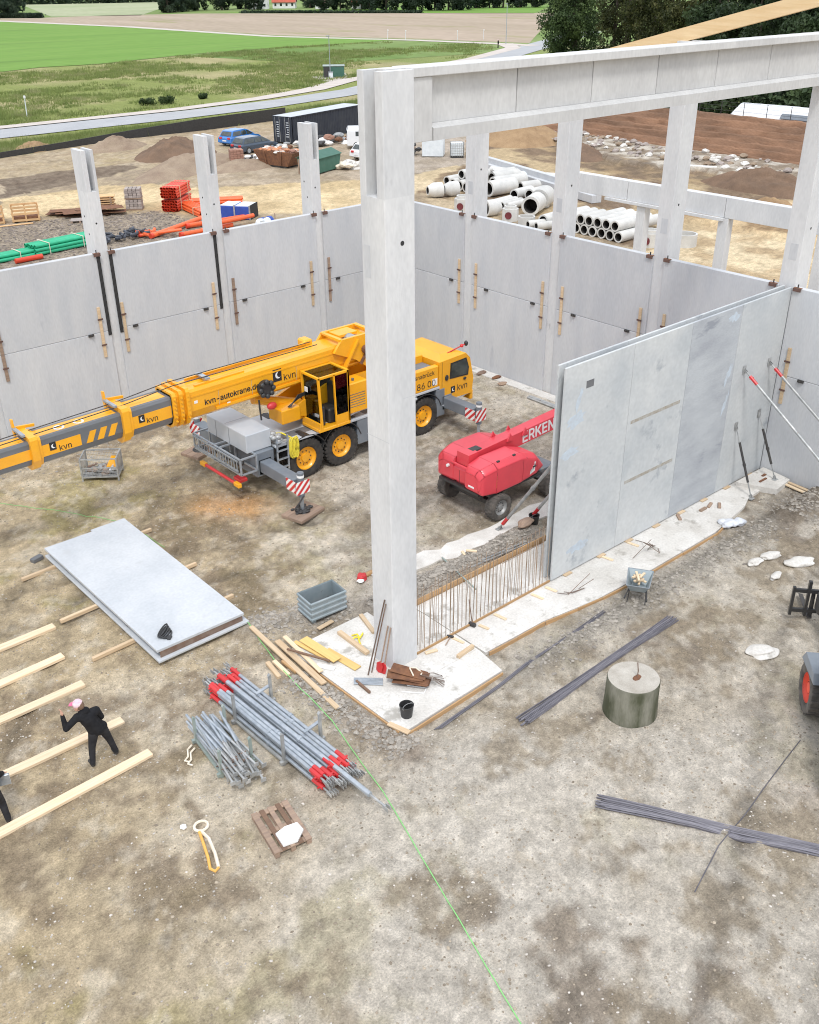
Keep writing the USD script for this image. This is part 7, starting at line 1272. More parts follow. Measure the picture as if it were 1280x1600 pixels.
jumble('scrap_heap', 'mixed junk heap in front of the dark container', 'scrap', (51.5, 69.3), 22, (2.4, 1.0), (0.2, 0.5), ['galvanised_old', 'white_paint', 'brick_red', 'rust', 'dark_metal'], 5, 0.8); jumble('scrap_heap', 'scrap between the dark car and the container', 'scrap', (46.4, 69.5), 14, (1.8, 0.7), (0.2, 0.4), ['galvanised_old', 'pale_concrete', 'rust'], 6, 0.5); jumble('rubble_band', 'white rubble scattered at the foot of the embankment', 'rubble', (67.8, 36.0), 90, (3.2, 10.0), (0.08, 0.36), ['stone_grey', 'pale_concrete', 'soil_grey', 'stone_grey'], 7, 0.2)
jumble('rubble_band', 'pale rubble scattered left along the embankment foot', 'rubble', (69.0, 51.0), 70, (3.0, 6.0), (0.08, 0.34), ['stone_grey', 'pale_concrete', 'soil_grey', 'stone_grey'], 8, 0.2)
solo(MB().hull([(x, y, z) for x, y in ((-1.5, -4.5), (1.2, -4), (1.0, 4), (-1.0, 4.5)) for z in (0, 0.12)]), 'white_foil', 'tank_white', 'flat white foil strip lying at the embankment foot', 'foil', (67.3, 30.5, G + 0.15), 0.1)
# container
t = thing('shipping_container', 'long dark navy shipping container with grey roof', 'container', (47.7, 71.6, gz(47.7, 71.6)), 0.28)
for y, s in ((0, -1), (2.44, 1)):
    pts = [(0.1, 0)]; x = 0.1
    while x < 12.0: pts += [(x + 0.10, 0.0), (x + 0.14, 0.04), (x + 0.24, 0.04), (x + 0.28, 0)]; x += 0.28
    q = MB(); Pn = np.array(pts); V_ = np.r_[np.c_[Pn[:, 0], y - s * Pn[:, 1], np.full(len(Pn), 0.15)], np.c_[Pn[:, 0], y - s * Pn[:, 1], np.full(len(Pn), 2.5)]]; n_ = len(Pn); q.add(V_, [(i, i + 1, i + 1 + n_, i + n_) for i in range(n_ - 1)]); part(q, 'corrugated_wall', 'container_navy', t)
    part(MB().box(0, 12.2, y - 0.05, y + 0.05, 0, 0.16).box(0, 12.2, y - 0.05, y + 0.05, 2.5, 2.59), 'side_rail', 'container_navy', t)
part(MB().box(0.05, 12.15, 0.05, 2.39, 2.55, 2.585), 'roof', 'crane_light_grey', t); part(MB().box(12.1, 12.2, 0.05, 2.39, 0.1, 2.54), 'end_wall', 'container_navy', t)
for y in (0.03, 1.24): part(MB().cbox(-0.03, 0.03, y, y + 1.17, 0.14, 2.5, 0.01), 'door', 'container_navy', t)
for y in (0.3, 0.85, 1.55, 2.1): part(MB().tube((-0.06, y, 0.15), (-0.06, y, 2.5), 0.025, 6), 'lock_rod', 'galvanised_old', t)
q = MB(); rj = random.Random(2)
for y in (0.42, 1.68):
    for z in range(7): q.box(-0.034, -0.031, y, y + rj.uniform(0.2, 0.38), 0.65 + z * 0.22, 0.72 + z * 0.22)
part(q, 'door_marks', 'tank_white', t)
# white tanks
t = thing('white_tank_box', 'white box tank beside the foreground column, under the beam', 'tank', (53.0, 56.4, gz(53, 56.4)), -0.85); part(MB().cbox(-1.1, 0.9, -0.5, 1.0, 0.05, 1.62, 0.06), 'body', 'tank_white', t); part(MB().box(-1.0, 0.8, -0.4, 0.9, 0, 0.06), 'skid', 'dark_metal', t)
def ibc(label, c, rz):
    t = thing('liquid_tank', label, 'tank', (*c, gz(*c)), rz); part(MB().cbox(-0.55, 0.55, -0.46, 0.46, 0.16, 1.3, 0.06), 'bladder', 'tank_white', t); q = MB()
    for z in np.linspace(0.2, 1.3, 6):
        for s in (-1, 1): q.tube((-0.6, s * 0.5, z), (0.6, s * 0.5, z), 0.014, 5); q.tube((s * 0.6, -0.5, z), (s * 0.6, 0.5, z), 0.014, 5)
    for k in range(7):
        for s in (-1, 1): q.tube((-0.6 + k * 0.2, s * 0.5, 0.1), (-0.6 + k * 0.2, s * 0.5, 1.32), 0.014, 5); q.tube((s * 0.6, -0.5 + k / 6, 0.1), (s * 0.6, -0.5 + k / 6, 1.32), 0.014, 5)
    part(q, 'cage', 'galvanised_old', t); part(MB().box(-0.6, 0.6, -0.5, 0.5, 0, 0.14), 'pallet', 'dark_metal', t); return t
i0 = ibc('caged white tank right of the white box tank, left one', (54.2, 54.6), -0.7); dup(i0, (55.4, 53.7, G), -0.7, 'caged white tank right of the white box tank, right one'); dup(i0, (56.6, 54.9, G), -0.7, 'caged white tank partly hidden behind the end wall column')
jumble('dark_stack', 'dark stacked scrap between the tall column and the white box tank', 'scrap', (52.0, 58.6), 10, (.7, .5), (0.25, 0.4), ['wood_brown', 'dark_metal'], 9, 1.2)
# ------------------------------------------------------------------ concrete sewer pipes
def cpipe(label, c, rz, L, r, z=None, bell=True, group=None):
    t = thing('concrete_pipe', label, 'concrete pipe', (*c, (gz(*c) if z is None else z) + r + 0.02), rz, group); ri = r * 0.74; q = MB()
    pr = [(ri, 0.0), (r, 0.0), (r, L - (0.12 if bell else 0))] + ([(r * 0.86, L - 0.11), (r * 0.86, L)] if bell else [(r, L)]) + [(ri, L), (ri, L - 0.3)]
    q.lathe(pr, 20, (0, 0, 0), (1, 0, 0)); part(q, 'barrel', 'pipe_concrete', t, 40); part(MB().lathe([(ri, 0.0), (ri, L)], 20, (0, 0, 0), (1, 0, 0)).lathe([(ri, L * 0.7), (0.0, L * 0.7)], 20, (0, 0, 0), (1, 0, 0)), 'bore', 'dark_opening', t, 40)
    return t
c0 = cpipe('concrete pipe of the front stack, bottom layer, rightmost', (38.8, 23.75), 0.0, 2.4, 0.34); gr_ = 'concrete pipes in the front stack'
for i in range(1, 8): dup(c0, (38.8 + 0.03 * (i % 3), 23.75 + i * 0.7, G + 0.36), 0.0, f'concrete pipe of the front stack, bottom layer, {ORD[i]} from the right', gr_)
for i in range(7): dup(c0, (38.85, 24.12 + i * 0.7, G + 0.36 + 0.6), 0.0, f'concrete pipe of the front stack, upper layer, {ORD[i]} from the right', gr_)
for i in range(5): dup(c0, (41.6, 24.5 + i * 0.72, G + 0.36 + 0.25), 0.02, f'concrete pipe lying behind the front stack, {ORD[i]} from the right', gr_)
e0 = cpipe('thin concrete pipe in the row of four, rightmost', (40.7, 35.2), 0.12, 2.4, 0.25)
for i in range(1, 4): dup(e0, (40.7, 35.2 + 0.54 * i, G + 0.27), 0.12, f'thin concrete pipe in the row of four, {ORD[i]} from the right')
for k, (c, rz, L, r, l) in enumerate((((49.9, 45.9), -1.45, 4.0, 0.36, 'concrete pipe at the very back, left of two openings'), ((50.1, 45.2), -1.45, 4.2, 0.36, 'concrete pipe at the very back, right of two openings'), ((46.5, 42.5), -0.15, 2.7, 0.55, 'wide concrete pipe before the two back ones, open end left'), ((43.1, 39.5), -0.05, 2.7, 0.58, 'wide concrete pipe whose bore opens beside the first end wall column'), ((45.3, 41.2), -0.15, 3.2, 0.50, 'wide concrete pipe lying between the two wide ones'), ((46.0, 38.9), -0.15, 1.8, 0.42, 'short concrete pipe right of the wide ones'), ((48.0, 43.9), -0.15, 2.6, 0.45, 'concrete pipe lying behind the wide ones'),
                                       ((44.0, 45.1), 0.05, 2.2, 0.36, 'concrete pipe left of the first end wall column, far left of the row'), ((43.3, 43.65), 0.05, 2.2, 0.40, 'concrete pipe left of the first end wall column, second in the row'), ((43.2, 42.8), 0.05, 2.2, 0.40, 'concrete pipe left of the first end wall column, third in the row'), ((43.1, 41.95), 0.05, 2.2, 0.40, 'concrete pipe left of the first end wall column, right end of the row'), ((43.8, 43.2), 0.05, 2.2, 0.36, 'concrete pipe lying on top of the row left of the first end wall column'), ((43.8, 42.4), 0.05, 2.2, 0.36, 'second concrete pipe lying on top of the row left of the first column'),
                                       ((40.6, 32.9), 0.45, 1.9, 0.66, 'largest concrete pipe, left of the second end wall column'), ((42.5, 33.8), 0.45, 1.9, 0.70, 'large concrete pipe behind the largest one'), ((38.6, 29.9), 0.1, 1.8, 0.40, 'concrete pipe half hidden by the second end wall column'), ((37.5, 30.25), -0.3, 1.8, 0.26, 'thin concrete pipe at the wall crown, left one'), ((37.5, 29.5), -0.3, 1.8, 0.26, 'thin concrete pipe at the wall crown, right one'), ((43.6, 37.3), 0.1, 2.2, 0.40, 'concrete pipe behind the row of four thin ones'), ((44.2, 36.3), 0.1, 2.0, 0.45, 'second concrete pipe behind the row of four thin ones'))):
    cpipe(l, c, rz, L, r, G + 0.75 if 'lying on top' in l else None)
for k, (c, rz, s, l) in enumerate((((39.5, 42.4), -0.35, 1, 'concrete shaft cone lying left of the pipe rows, nearer one'), ((40.75, 41.95), -0.35, 1, 'concrete shaft cone lying left of the pipe rows, farther one'), ((39.3, 34.6), 2.9, 1, 'concrete shaft cone lying behind the wall crown by the first end wall column'))):
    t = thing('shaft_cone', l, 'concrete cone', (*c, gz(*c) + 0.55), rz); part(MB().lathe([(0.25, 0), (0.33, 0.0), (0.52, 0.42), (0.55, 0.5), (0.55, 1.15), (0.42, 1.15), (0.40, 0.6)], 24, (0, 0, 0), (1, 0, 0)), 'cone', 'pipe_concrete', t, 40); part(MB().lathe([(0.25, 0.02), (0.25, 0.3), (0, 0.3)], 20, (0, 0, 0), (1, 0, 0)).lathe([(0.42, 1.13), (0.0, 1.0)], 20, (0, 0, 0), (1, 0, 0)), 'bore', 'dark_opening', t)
def manhole(label, c, rz, s=1.15):
    t = thing('manhole_base', label, 'manhole base', (*c, gz(*c)), rz); a = s / 2; oc = [(a * math.cos(k * PI / 4 + PI / 8) * 1.08, a * math.sin(k * PI / 4 + PI / 8) * 1.08) for k in range(8)]
    part(MB().prism(oc, 0, s * 0.78), 'body', 'pipe_concrete', t); part(MB().lathe([(a * 0.8, s * 0.78), (a * 0.8, s * 0.95), (a * 0.62, s * 0.95), (a * 0.62, s * 0.4), (0, s * 0.4)], 20), 'neck', 'pipe_concrete', t, 40)
    part(MB().lathe([(0.0, 0.03), (0.19, 0.03), (0.24, 0.05), (0.24, 0.0)], 18, (-a - 0.0, 0, 0.42), (-1, 0, 0)), 'pipe_socket', 'seal_red', t, 40)
manhole('concrete manhole base with red socket left of the first end wall column', (38.3, 37.3), 0.45); manhole('concrete manhole base with red socket right of the first end wall column', (38.6, 32.9), 0.5, 1.05); manhole('concrete manhole base with red socket beside the third end wall column', (39.6, 21.9), 0.2, 1.1); manhole('concrete manhole base behind the row of four thin pipes', (43.4, 34.4), 0.6, 1.2)
def ring(label, c, r, h_):
    t = thing('shaft_ring', label, 'concrete ring', (*c, gz(*c))); part(MB().lathe([(r * 0.84, 0), (r, 0), (r, h_), (r * 0.84, h_), (r * 0.84, 0.02)], 28), 'ring', 'pipe_concrete', t, 40)
ring('upright concrete shaft ring before the largest pipe', (38.4, 31.2), 0.58, 0.55); ring('upright concrete shaft ring right of the third end wall column', (41.3, 20.5), 0.72, 0.75)
t = thing('steel_pipe', 'long pale blue pipe on the ground below the low edge beam', 'pipe', (49.6, 42.4, gz(49.6, 42.4))); part(MB().tube((0, 0, 0.45), (2.6, -5.0, 0.45), 0.34, 14), 'pipe', 'tank_white', t, 40)
board('plank', 'pale plank on the mud beyond the third end wall column', (63.5, 36.6), (64.8, 33.8), 0.4, 0.12, G + 0.3, 'white_paint')
# transformer box, masts, stakes, houses
t = thing('utility_kiosk', 'dark green utility kiosk beside the road', 'kiosk', (94.6, 126.2, G), -0.65); part(MB().cbox(-1.7, 1.7, -1.1, 1.1, 0.1, 1.75, 0.04), 'housing', 'skip_green', t); part(MB().cbox(-1.8, 1.8, -1.2, 1.2, 1.75, 1.9, 0.05), 'roof', 'galvanised_green', t)
for x in (-1.68, -0.55, 0.58): part(MB().box(x + 0.03, x + 1.07, -1.12, -1.1, 0.2, 1.68), 'door', 'dark_metal' if x < -1 else 'skip_green', t)
t = thing('meter_box', 'small white box in front of the green utility kiosk', 'box', (92.9, 124.8, G), -0.65); part(MB().cbox(-0.35, 0.35, -0.2, 0.2, 0, 1.0, 0.03), 'housing', 'tank_white', t); part(MB().cbox(-0.4, 0.4, -0.25, 0.25, 1.0, 1.06, 0.01), 'lid', 'galvanised', t)
t = thing('light_mast', 'thin pale lamp mast beside the utility kiosk', 'mast', (93.4, 125.6, G)); part(MB().tube((0, 0, 0), (0, 0, 6.2), 0.08, 8, 0.05), 'pole', 'galvanised', t); part(MB().cbox(-0.5, 0.1, -0.12, 0.12, 6.2, 6.32, 0.02), 'lamp_head', 'galvanised', t)
t = thing('light_mast', 'thin pale lamp mast standing in the stubble field edge, right', 'mast', (173.5, 163.0, G)); part(MB().tube((0, 0, 0), (0, 0, 8.5), 0.09, 8, 0.06), 'pole', 'galvanised', t); part(MB().cbox(-0.6, 0.1, -0.12, 0.12, 8.5, 8.62, 0.02), 'lamp_head', 'galvanised', t)
for x, y, l in ((37.4, 113.1, 'pale marker post in the meadow at the left'), (167.4, 198.9, 'pale stake at the farm track, left one'), (168.3, 193.0, 'pale stake at the farm track, second one'), (175.4, 181.6, 'pale stake at the stubble field edge, third one'), (183.5, 180.5, 'pale stake at the stubble field edge, right one')):
    t = thing('marker_post', l, 'post', (x, y, G)); part(MB().tube((0, 0, 0), (0.1, 0, 2.3), 0.06, 6), 'post', 'tank_white', t); part(MB().cbox(-0.02, 0.2, -0.1, 0.1, 2.05, 2.35, 0.02), 'post_cap', 'white_paint', t)
mat('roof_red', (0.45, 0.10, 0.06), (0.38, 0.085, 0.05), 0.5, 0.8, rnd=0.05); mat('roof_brown', (0.20, 0.13, 0.10), (0.17, 0.11, 0.085), 0.5, 0.8); mat('wall_white', (0.74, 0.74, 0.73), (0.68, 0.68, 0.67), 0.5, 0.8)
def house(label, c, rz, L, W, H, R, roofm):
    t = thing('house', label, 'house', (*c, G), rz); part(MB().box(-L / 2, L / 2, -W / 2, W / 2, 0, H), 'wall', 'wall_white', t)
    part(MB().hull([(s * (L / 2), y, z) for s in (-1, 1) for y, z in ((-W / 2, H), (W / 2, H), (0, H + R))]), 'gable', 'wall_white', t)
    for s in (-1, 1): rf = part(MB().hull([(x, s * y, z) for x in (-L / 2 - 0.4, L / 2 + 0.4) for y, z in ((W / 2 + 0.5, H - 0.3), (W / 2 + 0.5, H - 0.12), (0, H + R + 0.05), (0, H + R + 0.25))]), 'roof', roofm, t)
    part(MB().box(L * 0.2, L * 0.2 + 0.8, -0.4, 0.4, H + R * 0.5, H + R + 1.0), 'chimney', 'brick_red', rf)
    for k in range(4):
        for s in (-1, 1):
            x = -L / 2 + L * (k + 0.5) / 4; w = part(MB().box(x - 0.6, x + 0.6, s * W / 2 - 0.03, s * W / 2 + 0.03, 1.0, 2.4), 'window', 'wall_white', t); part(MB().box(x - 0.5, x + 0.5, s * (W / 2 + 0.035) - 0.005, s * (W / 2 + 0.035) + 0.005, 1.1, 2.3), 'pane', 'glass_dark', w)
    for s in (-1, 1): w = part(MB().box(s * L / 2 - 0.03, s * L / 2 + 0.03, -0.6, 0.6, 1.0, 2.4), 'window', 'wall_white', t); part(MB().box(s * (L / 2 + 0.035) - 0.005, s * (L / 2 + 0.035) + 0.005, -0.5, 0.5, 1.1, 2.3), 'pane', 'glass_dark', w)
house('white farmhouse with grey gable far behind the fields, left one', (287.0, 438.0), -0.75, 9, 7, 5.5, 3.5, 'roof_brown'); house('low white farmhouse with red roof far behind the fields', (301.5, 437.0), -0.72, 11, 7, 2.9, 3.4, 'roof_red'); house('small white outbuilding far behind, right of the red roof', (306.5, 413.0), -0.7, 6, 5, 2.6, 2.2, 'roof_brown'); house('brick coloured gabled house far behind between the trees', (318.0, 398.0), -0.7, 8, 6, 3, 3.5, 'roof_red')
person('tiny dark figure walking on the far footpath', (163.6, 155.9, G), 0.9, dict(pelvis=(0, 0, .90), chest=(0, .02, 1.27), neck=(0, .04, 1.46), head=(0, .07, 1.60), shl=(-.19, .02, 1.40), ell=(-.24, 0, 1.12), wrl=(-.24, .1, .88), shr=(.19, .02, 1.40), elr=(.24, 0, 1.12), wrr=(.24, .1, .88), hdl=(0, .2, -1), hdr=(0, .2, -1),
       hipl=(-.1, 0, .88), hipr=(.1, 0, .88), knl=(-.11, .08, .48), knr=(.11, -.02, .48), anl=(-.11, .12, .09), anr=(.11, -.14, .10)), ('cap_white', 'cap_pink'))
# ------------------------------------------------------------------ trees, hedges, grass, loose stones
def leafmat(name, c1, c2, c3, sc):
    usdkit.material(stage, '/World/Looks/' + name, {'g': ('geometry', {}), 'n': ('noise_texture', {'scale': sc, 'detail': 4.0}), 'r': ('rgb_ramp', {'ramp': [(0.3, c1), (0.52, c2), (0.72, c3)]}), 'h': ('map_range', {'to_min': 0.65, 'to_max': 1.35}), 's': ('vector_math', {'math_type': 'scale'}),
        'oi': ('object_info', {}), 'h2': ('map_range', {'to_min': 0.8, 'to_max': 1.2}), 'mm': ('math', {'math_type': 'multiply'}), 'p': ('principled_bsdf', {'roughness': 0.6, 'specular_ior_level': 0.25}), 't': ('translucent_bsdf', {}), 'm': ('mix_closure', {'fac': 0.25})},
        [('g.position', 'n.vector'), ('n.fac', 'r.fac'), ('g.random_per_island', 'h.value'), ('oi.random', 'h2.value'), ('h.result', 'mm.value1'), ('h2.result', 'mm.value2'), ('r.color', 's.vector1'), ('mm.value', 's.scale'), ('s.vector', 'p.base_color'), ('s.vector', 't.color'), ('p.BSDF', 'm.closure1'), ('t.BSDF', 'm.closure2')], surface='m.closure')
leafmat('leaf_broad', (0.03, 0.055, 0.02), (0.066, 0.108, 0.034), (0.125, 0.18, 0.055), 0.45); leafmat('leaf_thuja', (0.036, 0.048, 0.016), (0.085, 0.10, 0.030), (0.17, 0.165, 0.06), 0.6); leafmat('leaf_dark', (0.024, 0.045, 0.02), (0.055, 0.09, 0.036), (0.105, 0.15, 0.058), 0.25); leafmat('leaf_far', (0.026, 0.048, 0.030), (0.048, 0.078, 0.044), (0.08, 0.11, 0.06), 0.12)
leafmat('grass_blade', (0.20, 0.27, 0.075), (0.29, 0.35, 0.11), (0.46, 0.44, 0.23), 0.25)
mat('bark', (0.12, 0.095, 0.075), (0.08, 0.065, 0.05), 2.0, 0.95)
def leaves(C, N_, size, rs, flat=0.0):
    """quads at the points C facing N_ with jitter"""
    n = len(C); d = N_ + rs.normal(0, 0.75, (n, 3)); d /= np.linalg.norm(d, axis=1, keepdims=True); a = np.cross(d, rs.normal(0, 1, (n, 3))); a /= np.linalg.norm(a, axis=1, keepdims=True); b = np.cross(d, a); s = size * rs.uniform(0.55, 1.25, (n, 1))
    V_ = np.stack([C - a * s * .5 - b * s * .28, C + b * s * -.3 + a * s * .1, C + a * s * .6, C + b * s * .34], 1).reshape(-1, 3); k = np.arange(n) * 4; return MB().add(V_, np.stack([k, k + 1, k + 2, k + 3], 1))
def crown_points(n, clumps, rs):
    """points near the surfaces of many clumps (x, y, z, r); returns points and outward directions"""
    cl = np.array(clumps); w = cl[:, 3] ** 2; i = rs.choice(len(cl), n, p=w / w.sum()); d = rs.normal(0, 1, (n, 3)); d /= np.linalg.norm(d, axis=1, keepdims=True); d[:, 2] = d[:, 2] * 0.9 + 0.12
    return cl[i, :3] + d * (cl[i, 3] * rs.uniform(0.62, 1.08, n))[:, None], d
def broad_tree(name, label, c, H, R, nl, size, m, seed, low=0.08, ncl=60, group=None, flat=1.0):
    rs = np.random.default_rng(seed); t = thing(name, label, 'tree', (*c, G), 0, group); cl = []
    for k in range(ncl):
        z = low + (1 - low) * rs.uniform(0, 1) ** 0.85; env = math.sqrt(max(0.02, 1 - ((z - 0.45) / 0.62) ** 2)); a = rs.uniform(0, 2 * PI); rr_ = R * env * math.sqrt(rs.uniform(0.05, 1)) * 0.82; cl.append((rr_ * math.cos(a), rr_ * math.sin(a), z * H * 0.94, R * rs.uniform(0.16, 0.32)))
    C, N_ = crown_points(nl, cl, rs); part(leaves(C, N_, size, rs), 'crown', m, t)
    q = MB(); q.path([(0, 0, -0.1), (0.05 * R, 0, H * 0.25), (0, 0.04 * R, H * 0.55), (0, 0, H * 0.8)], [R * 0.07, R * 0.06, R * 0.04, R * 0.015], 8)
    for k in range(9): e = cl[k * 5]; z0 = H * (0.2 + 0.05 * k); q.path([(0, 0, z0), (e[0] * .5, e[1] * .5, (z0 + e[2]) / 2 + .2), (e[0], e[1], max(e[2], z0))], [R * 0.03, R * 0.02, R * 0.006], 6)
    part(q, 'trunk', 'bark', t); return t
def column_tree(name, label, c, H, R, nl, size, m, seed):
    rs = np.random.default_rng(seed); t = thing(name, label, 'tree', (*c, G)); cl = []
    for k in range(90):
        z = rs.uniform(0.02, 0.98); env = min(1, (1.02 - z) * 3.2) ** 0.7; a = rs.uniform(0, 2 * PI); r_ = R * env * rs.uniform(0.45, 0.95); cl.append((r_ * math.cos(a), r_ * math.sin(a), z * H, R * rs.uniform(0.22, 0.38)))
    C, N_ = crown_points(nl, cl, rs); N_ = N_ * (1, 1, 0.3) + (0, 0, 0.15); part(leaves(C, N_, size, rs), 'crown', m, t); part(MB().path([(0, 0, -0.1), (0, 0, H * 0.5), (0, 0, H * 0.9)], [R * 0.14, R * 0.09, R * 0.02], 7), 'trunk', 'bark', t); return t
broad_tree('broadleaf_tree', 'large bushy green tree left of the dark evergreens above the beam', (146.5, 119.5), 15.5, 6.6, 26000, 0.42, 'leaf_broad', 3, 0.02, 110)
for k, (x, y, l) in enumerate(((139.5, 104.5, 'leftmost, beside the bushy tree'), (137.5, 100.3, 'second from the left'), (134.8, 95.5, 'third from the left'), (132.0, 91.0, 'fourth, above the rafter start'), (130.0, 86.4, 'fifth from the left, behind the rafter'), (128.0, 81.5, 'sixth from the left, behind the rafter'), (126.5, 77.0, 'rightmost, behind the middle of the rafter'))):
    column_tree('columnar_evergreen', 'tall dark columnar evergreen, ' + l, (x, y), 16 + (k * 7 % 5), 3.0 + 0.35 * (k % 3), 9500, 0.40, 'leaf_thuja', 10 + k)
d0 = broad_tree('dark_tree', 'dark tree right of the columnar evergreens behind the rafter', (122.0, 71.5), 15, 6.0, 11000, 0.5, 'leaf_dark', 30, 0.10, 70)
for k, (x, y, s, l) in enumerate(((119.0, 64.5, 0.3, 'second dark tree from the evergreens, above the embankment'), (116.5, 58.0, 1.4, 'third dark tree, behind the white foil mound'), (115.0, 51.0, 2.2, 'fourth dark tree, behind the white foil mound at right'), (114.0, 44.0, 4.0, 'dark tree at the right picture edge'), (126, 66, 3.3, 'dark tree in the second row behind the rafter'), (123, 54, 5.0, 'dark tree in the second row behind the far right column'), (121, 37, 0.9, 'dark tree just outside the right picture edge'))): dup(d0, (x, y, G), s, l)
for k, (x, y, l) in enumerate(((113.2, 66.0, 'left one'), (109.8, 58.5, 'middle one'), (108.0, 53.0, 'right one'))):
    t = thing('tree_trunk', 'slim pale bare trunk at the dark wood edge above the embankment, ' + l, 'tree', (x, y, G)); part(MB().path([(0, 0, -0.1), (0.1, 0, 4), (0, 0.1, 9)], [0.28, 0.22, 0.12], 8), 'trunk', 'bark', t)
    rs = np.random.default_rng(80 + k); C, N_ = crown_points(1500, [(rs.uniform(-1.5, 1.5), rs.uniform(-1.5, 1.5), rs.uniform(6, 10.5), rs.uniform(0.7, 1.3)) for _ in range(14)], rs); part(leaves(C, N_, 0.45, rs), 'crown', 'leaf_dark', t)
f0 = broad_tree('far_tree', 'far round tree right of the left field corner, alone', (233, 430), 11, 5.4, 5000, 0.8, 'leaf_far', 40, 0.0, 50); f1 = broad_tree('far_tree', 'far bushy tree at the left picture corner', (164, 437), 12, 7.0, 6000, 0.85, 'leaf_far', 41, 0.0, 55)
def far_row(pts, words):
    for k, ((x, y), w) in enumerate(zip(pts, words)): p = dup((f0, f1)[k % 2], (x, y, G), 0.9 * k, w); stage.GetPrimAtPath(p)
far_row([(156, 440), (247, 441), (258, 446), (268, 441), (279, 430), (285, 447), (311, 429), (296, 398), (303, 394), (311, 388), (303, 372), (309, 368), (314, 362), (316, 356), (321, 349), (326, 345), (331, 341), (354, 356), (360, 353), (366, 350), (372, 345), (379, 341), (240, 436)],
        ['far tree cut by the left picture corner', 'far tree in the row left of the farmhouses, first', 'far tree in the row left of the farmhouses, second', 'far tree in the row left of the farmhouses, third', 'far bush in front of the left farmhouse', 'far tree behind the left farmhouse', 'far tree behind the red roof', 'far tree right of the white outbuilding', 'far bush beside the white outbuilding', 'far tree before the gabled house',
         'far tree at the left end of the wood belt', 'second far tree in the wood belt', 'third far tree in the wood belt', 'fourth far tree in the wood belt', 'fifth far tree in the wood belt', 'sixth far tree in the wood belt', 'far tree at the right end of the wood belt', 'far tree left end of the group above the green strip', 'second far tree above the green strip', 'third far tree above the green strip', 'fourth far tree above the green strip', 'far tree right end of the group above the green strip', 'far tree just right of the lone round one'])
rs = np.random.default_rng(61)
for k, (a, c, l) in enumerate((((158.5, 436.5), (170, 421), 'low dark clipped hedge at the left field corner'), ((250, 396), (296, 330), 'low hedge line behind the stubble field'), ((232, 640), (350, 600), 'distant dark hedge behind the pale field'))):
    u = rs.uniform(0, 1, 3500); P_ = np.outer(1 - u, a) + np.outer(u, c); h_ = (1.7, 1.0, 4.5)[k]; C = np.c_[P_ + rs.normal(0, 0.7, (3500, 2)), rs.uniform(0, h_, 3500)]; t = thing('hedge', l, 'hedge', (*a, G)); V_, F_ = leaves(C, np.tile([0, 0, 0.4], (3500, 1)), 0.9 if k < 2 else 2.0, rs).arr(); part(MB().add(V_ - np.array([*a, 0]), F_), 'foliage', 'leaf_far', t)
for k, (x, y, s) in enumerate(((53.7, 112.6, 1.1), (56.2, 112.4, 1.2), (63, 114.5, 0.8))):
    t = thing('meadow_bush', 'low green bush in the meadow beyond the road, ' + ORD[k] + ' from the left', 'bush', (x, y, G)); C, N_ = crown_points(700, [(rs.uniform(-.8, .8) * s, rs.uniform(-.4, .4), 0.4 * s, 0.45 * s) for _ in range(6)], rs); part(leaves(C, N_, 0.25, rs), 'foliage', 'leaf_broad', t)
for k, (a, c, l) in enumerate((((95, 76), (93, 44), 'dense dark undergrowth at the wood edge behind the white foil mound'), ((93, 44), (91, 20), 'dense dark undergrowth at the right end of the wood edge'))):
    u = rs.uniform(0, 1, 9000); P_ = np.outer(1 - u, a) + np.outer(u, c); C = np.c_[P_ + rs.normal(0, 1.1, (9000, 2)), 5.5 * rs.uniform(0, 1, 9000) * (0.55 + 0.6 * meshkit.noise(np.c_[P_ * 0.35, np.zeros(9000)], 3))]; t = thing('undergrowth', l, 'bushes', (*a, G)); V_, F_ = leaves(C, np.tile([-0.6, -0.5, 0.4], (9000, 1)), 0.6, rs).arr(); part(MB().add(V_ - np.array([*a, 0]), F_), 'foliage', 'leaf_dark', t)
# grass on the verge and weeds in the meadow, loose stones: scattered copies
def scatter(name, protos, P_, S_, yaw, pidx, m, label, cat):
    path = '/World/' + name; pi = UsdGeom.PointInstancer.Define(stage, path); rel = pi.CreatePrototypesRel()
    for k, b in enumerate(protos): usdkit.mesh(stage, f'{path}/{("piece", "piece_001", "piece_002", "piece_003")[k]}', b.arr(), '/World/Looks/' + m); rel.AddTarget(f'{path}/{("piece", "piece_001", "piece_002", "piece_003")[k]}')
    n = len(P_); pi.CreatePositionsAttr(Vt.Vec3fArray.FromNumpy(np.asarray(P_, np.float32))); S_ = np.asarray(S_, np.float32); pi.CreateScalesAttr(Vt.Vec3fArray.FromNumpy(S_ if S_.ndim == 2 else np.repeat(S_[:, None], 3, 1)))
    pi.CreateOrientationsAttr(Vt.QuathArray([Gf.Quath(float(math.cos(a / 2)), 0, 0, float(math.sin(a / 2))) for a in yaw])); pi.CreateProtoIndicesAttr(Vt.IntArray.FromNumpy(np.asarray(pidx, np.int32))); keys(pi.GetPrim(), label, cat, None, 'stuff')
def tuft(seed, n, hgt, sp, w):
    r_ = np.random.default_rng(seed); V_, F_ = [], []
    for k in range(n):
        a = r_.uniform(0, 2 * PI); b = np.r_[r_.normal(0, sp, 2), 0]; d = np.array([math.cos(a), math.sin(a), 0]); tip = b + np.r_[r_.normal(0, 0.22, 2) * hgt, hgt * r_.uniform(0.5, 1.1)]; V_ += [b - d * w, b + d * w, tip]; F_.append((3 * k, 3 * k + 1, 3 * k + 2))
    return MB().add(V_, F_)
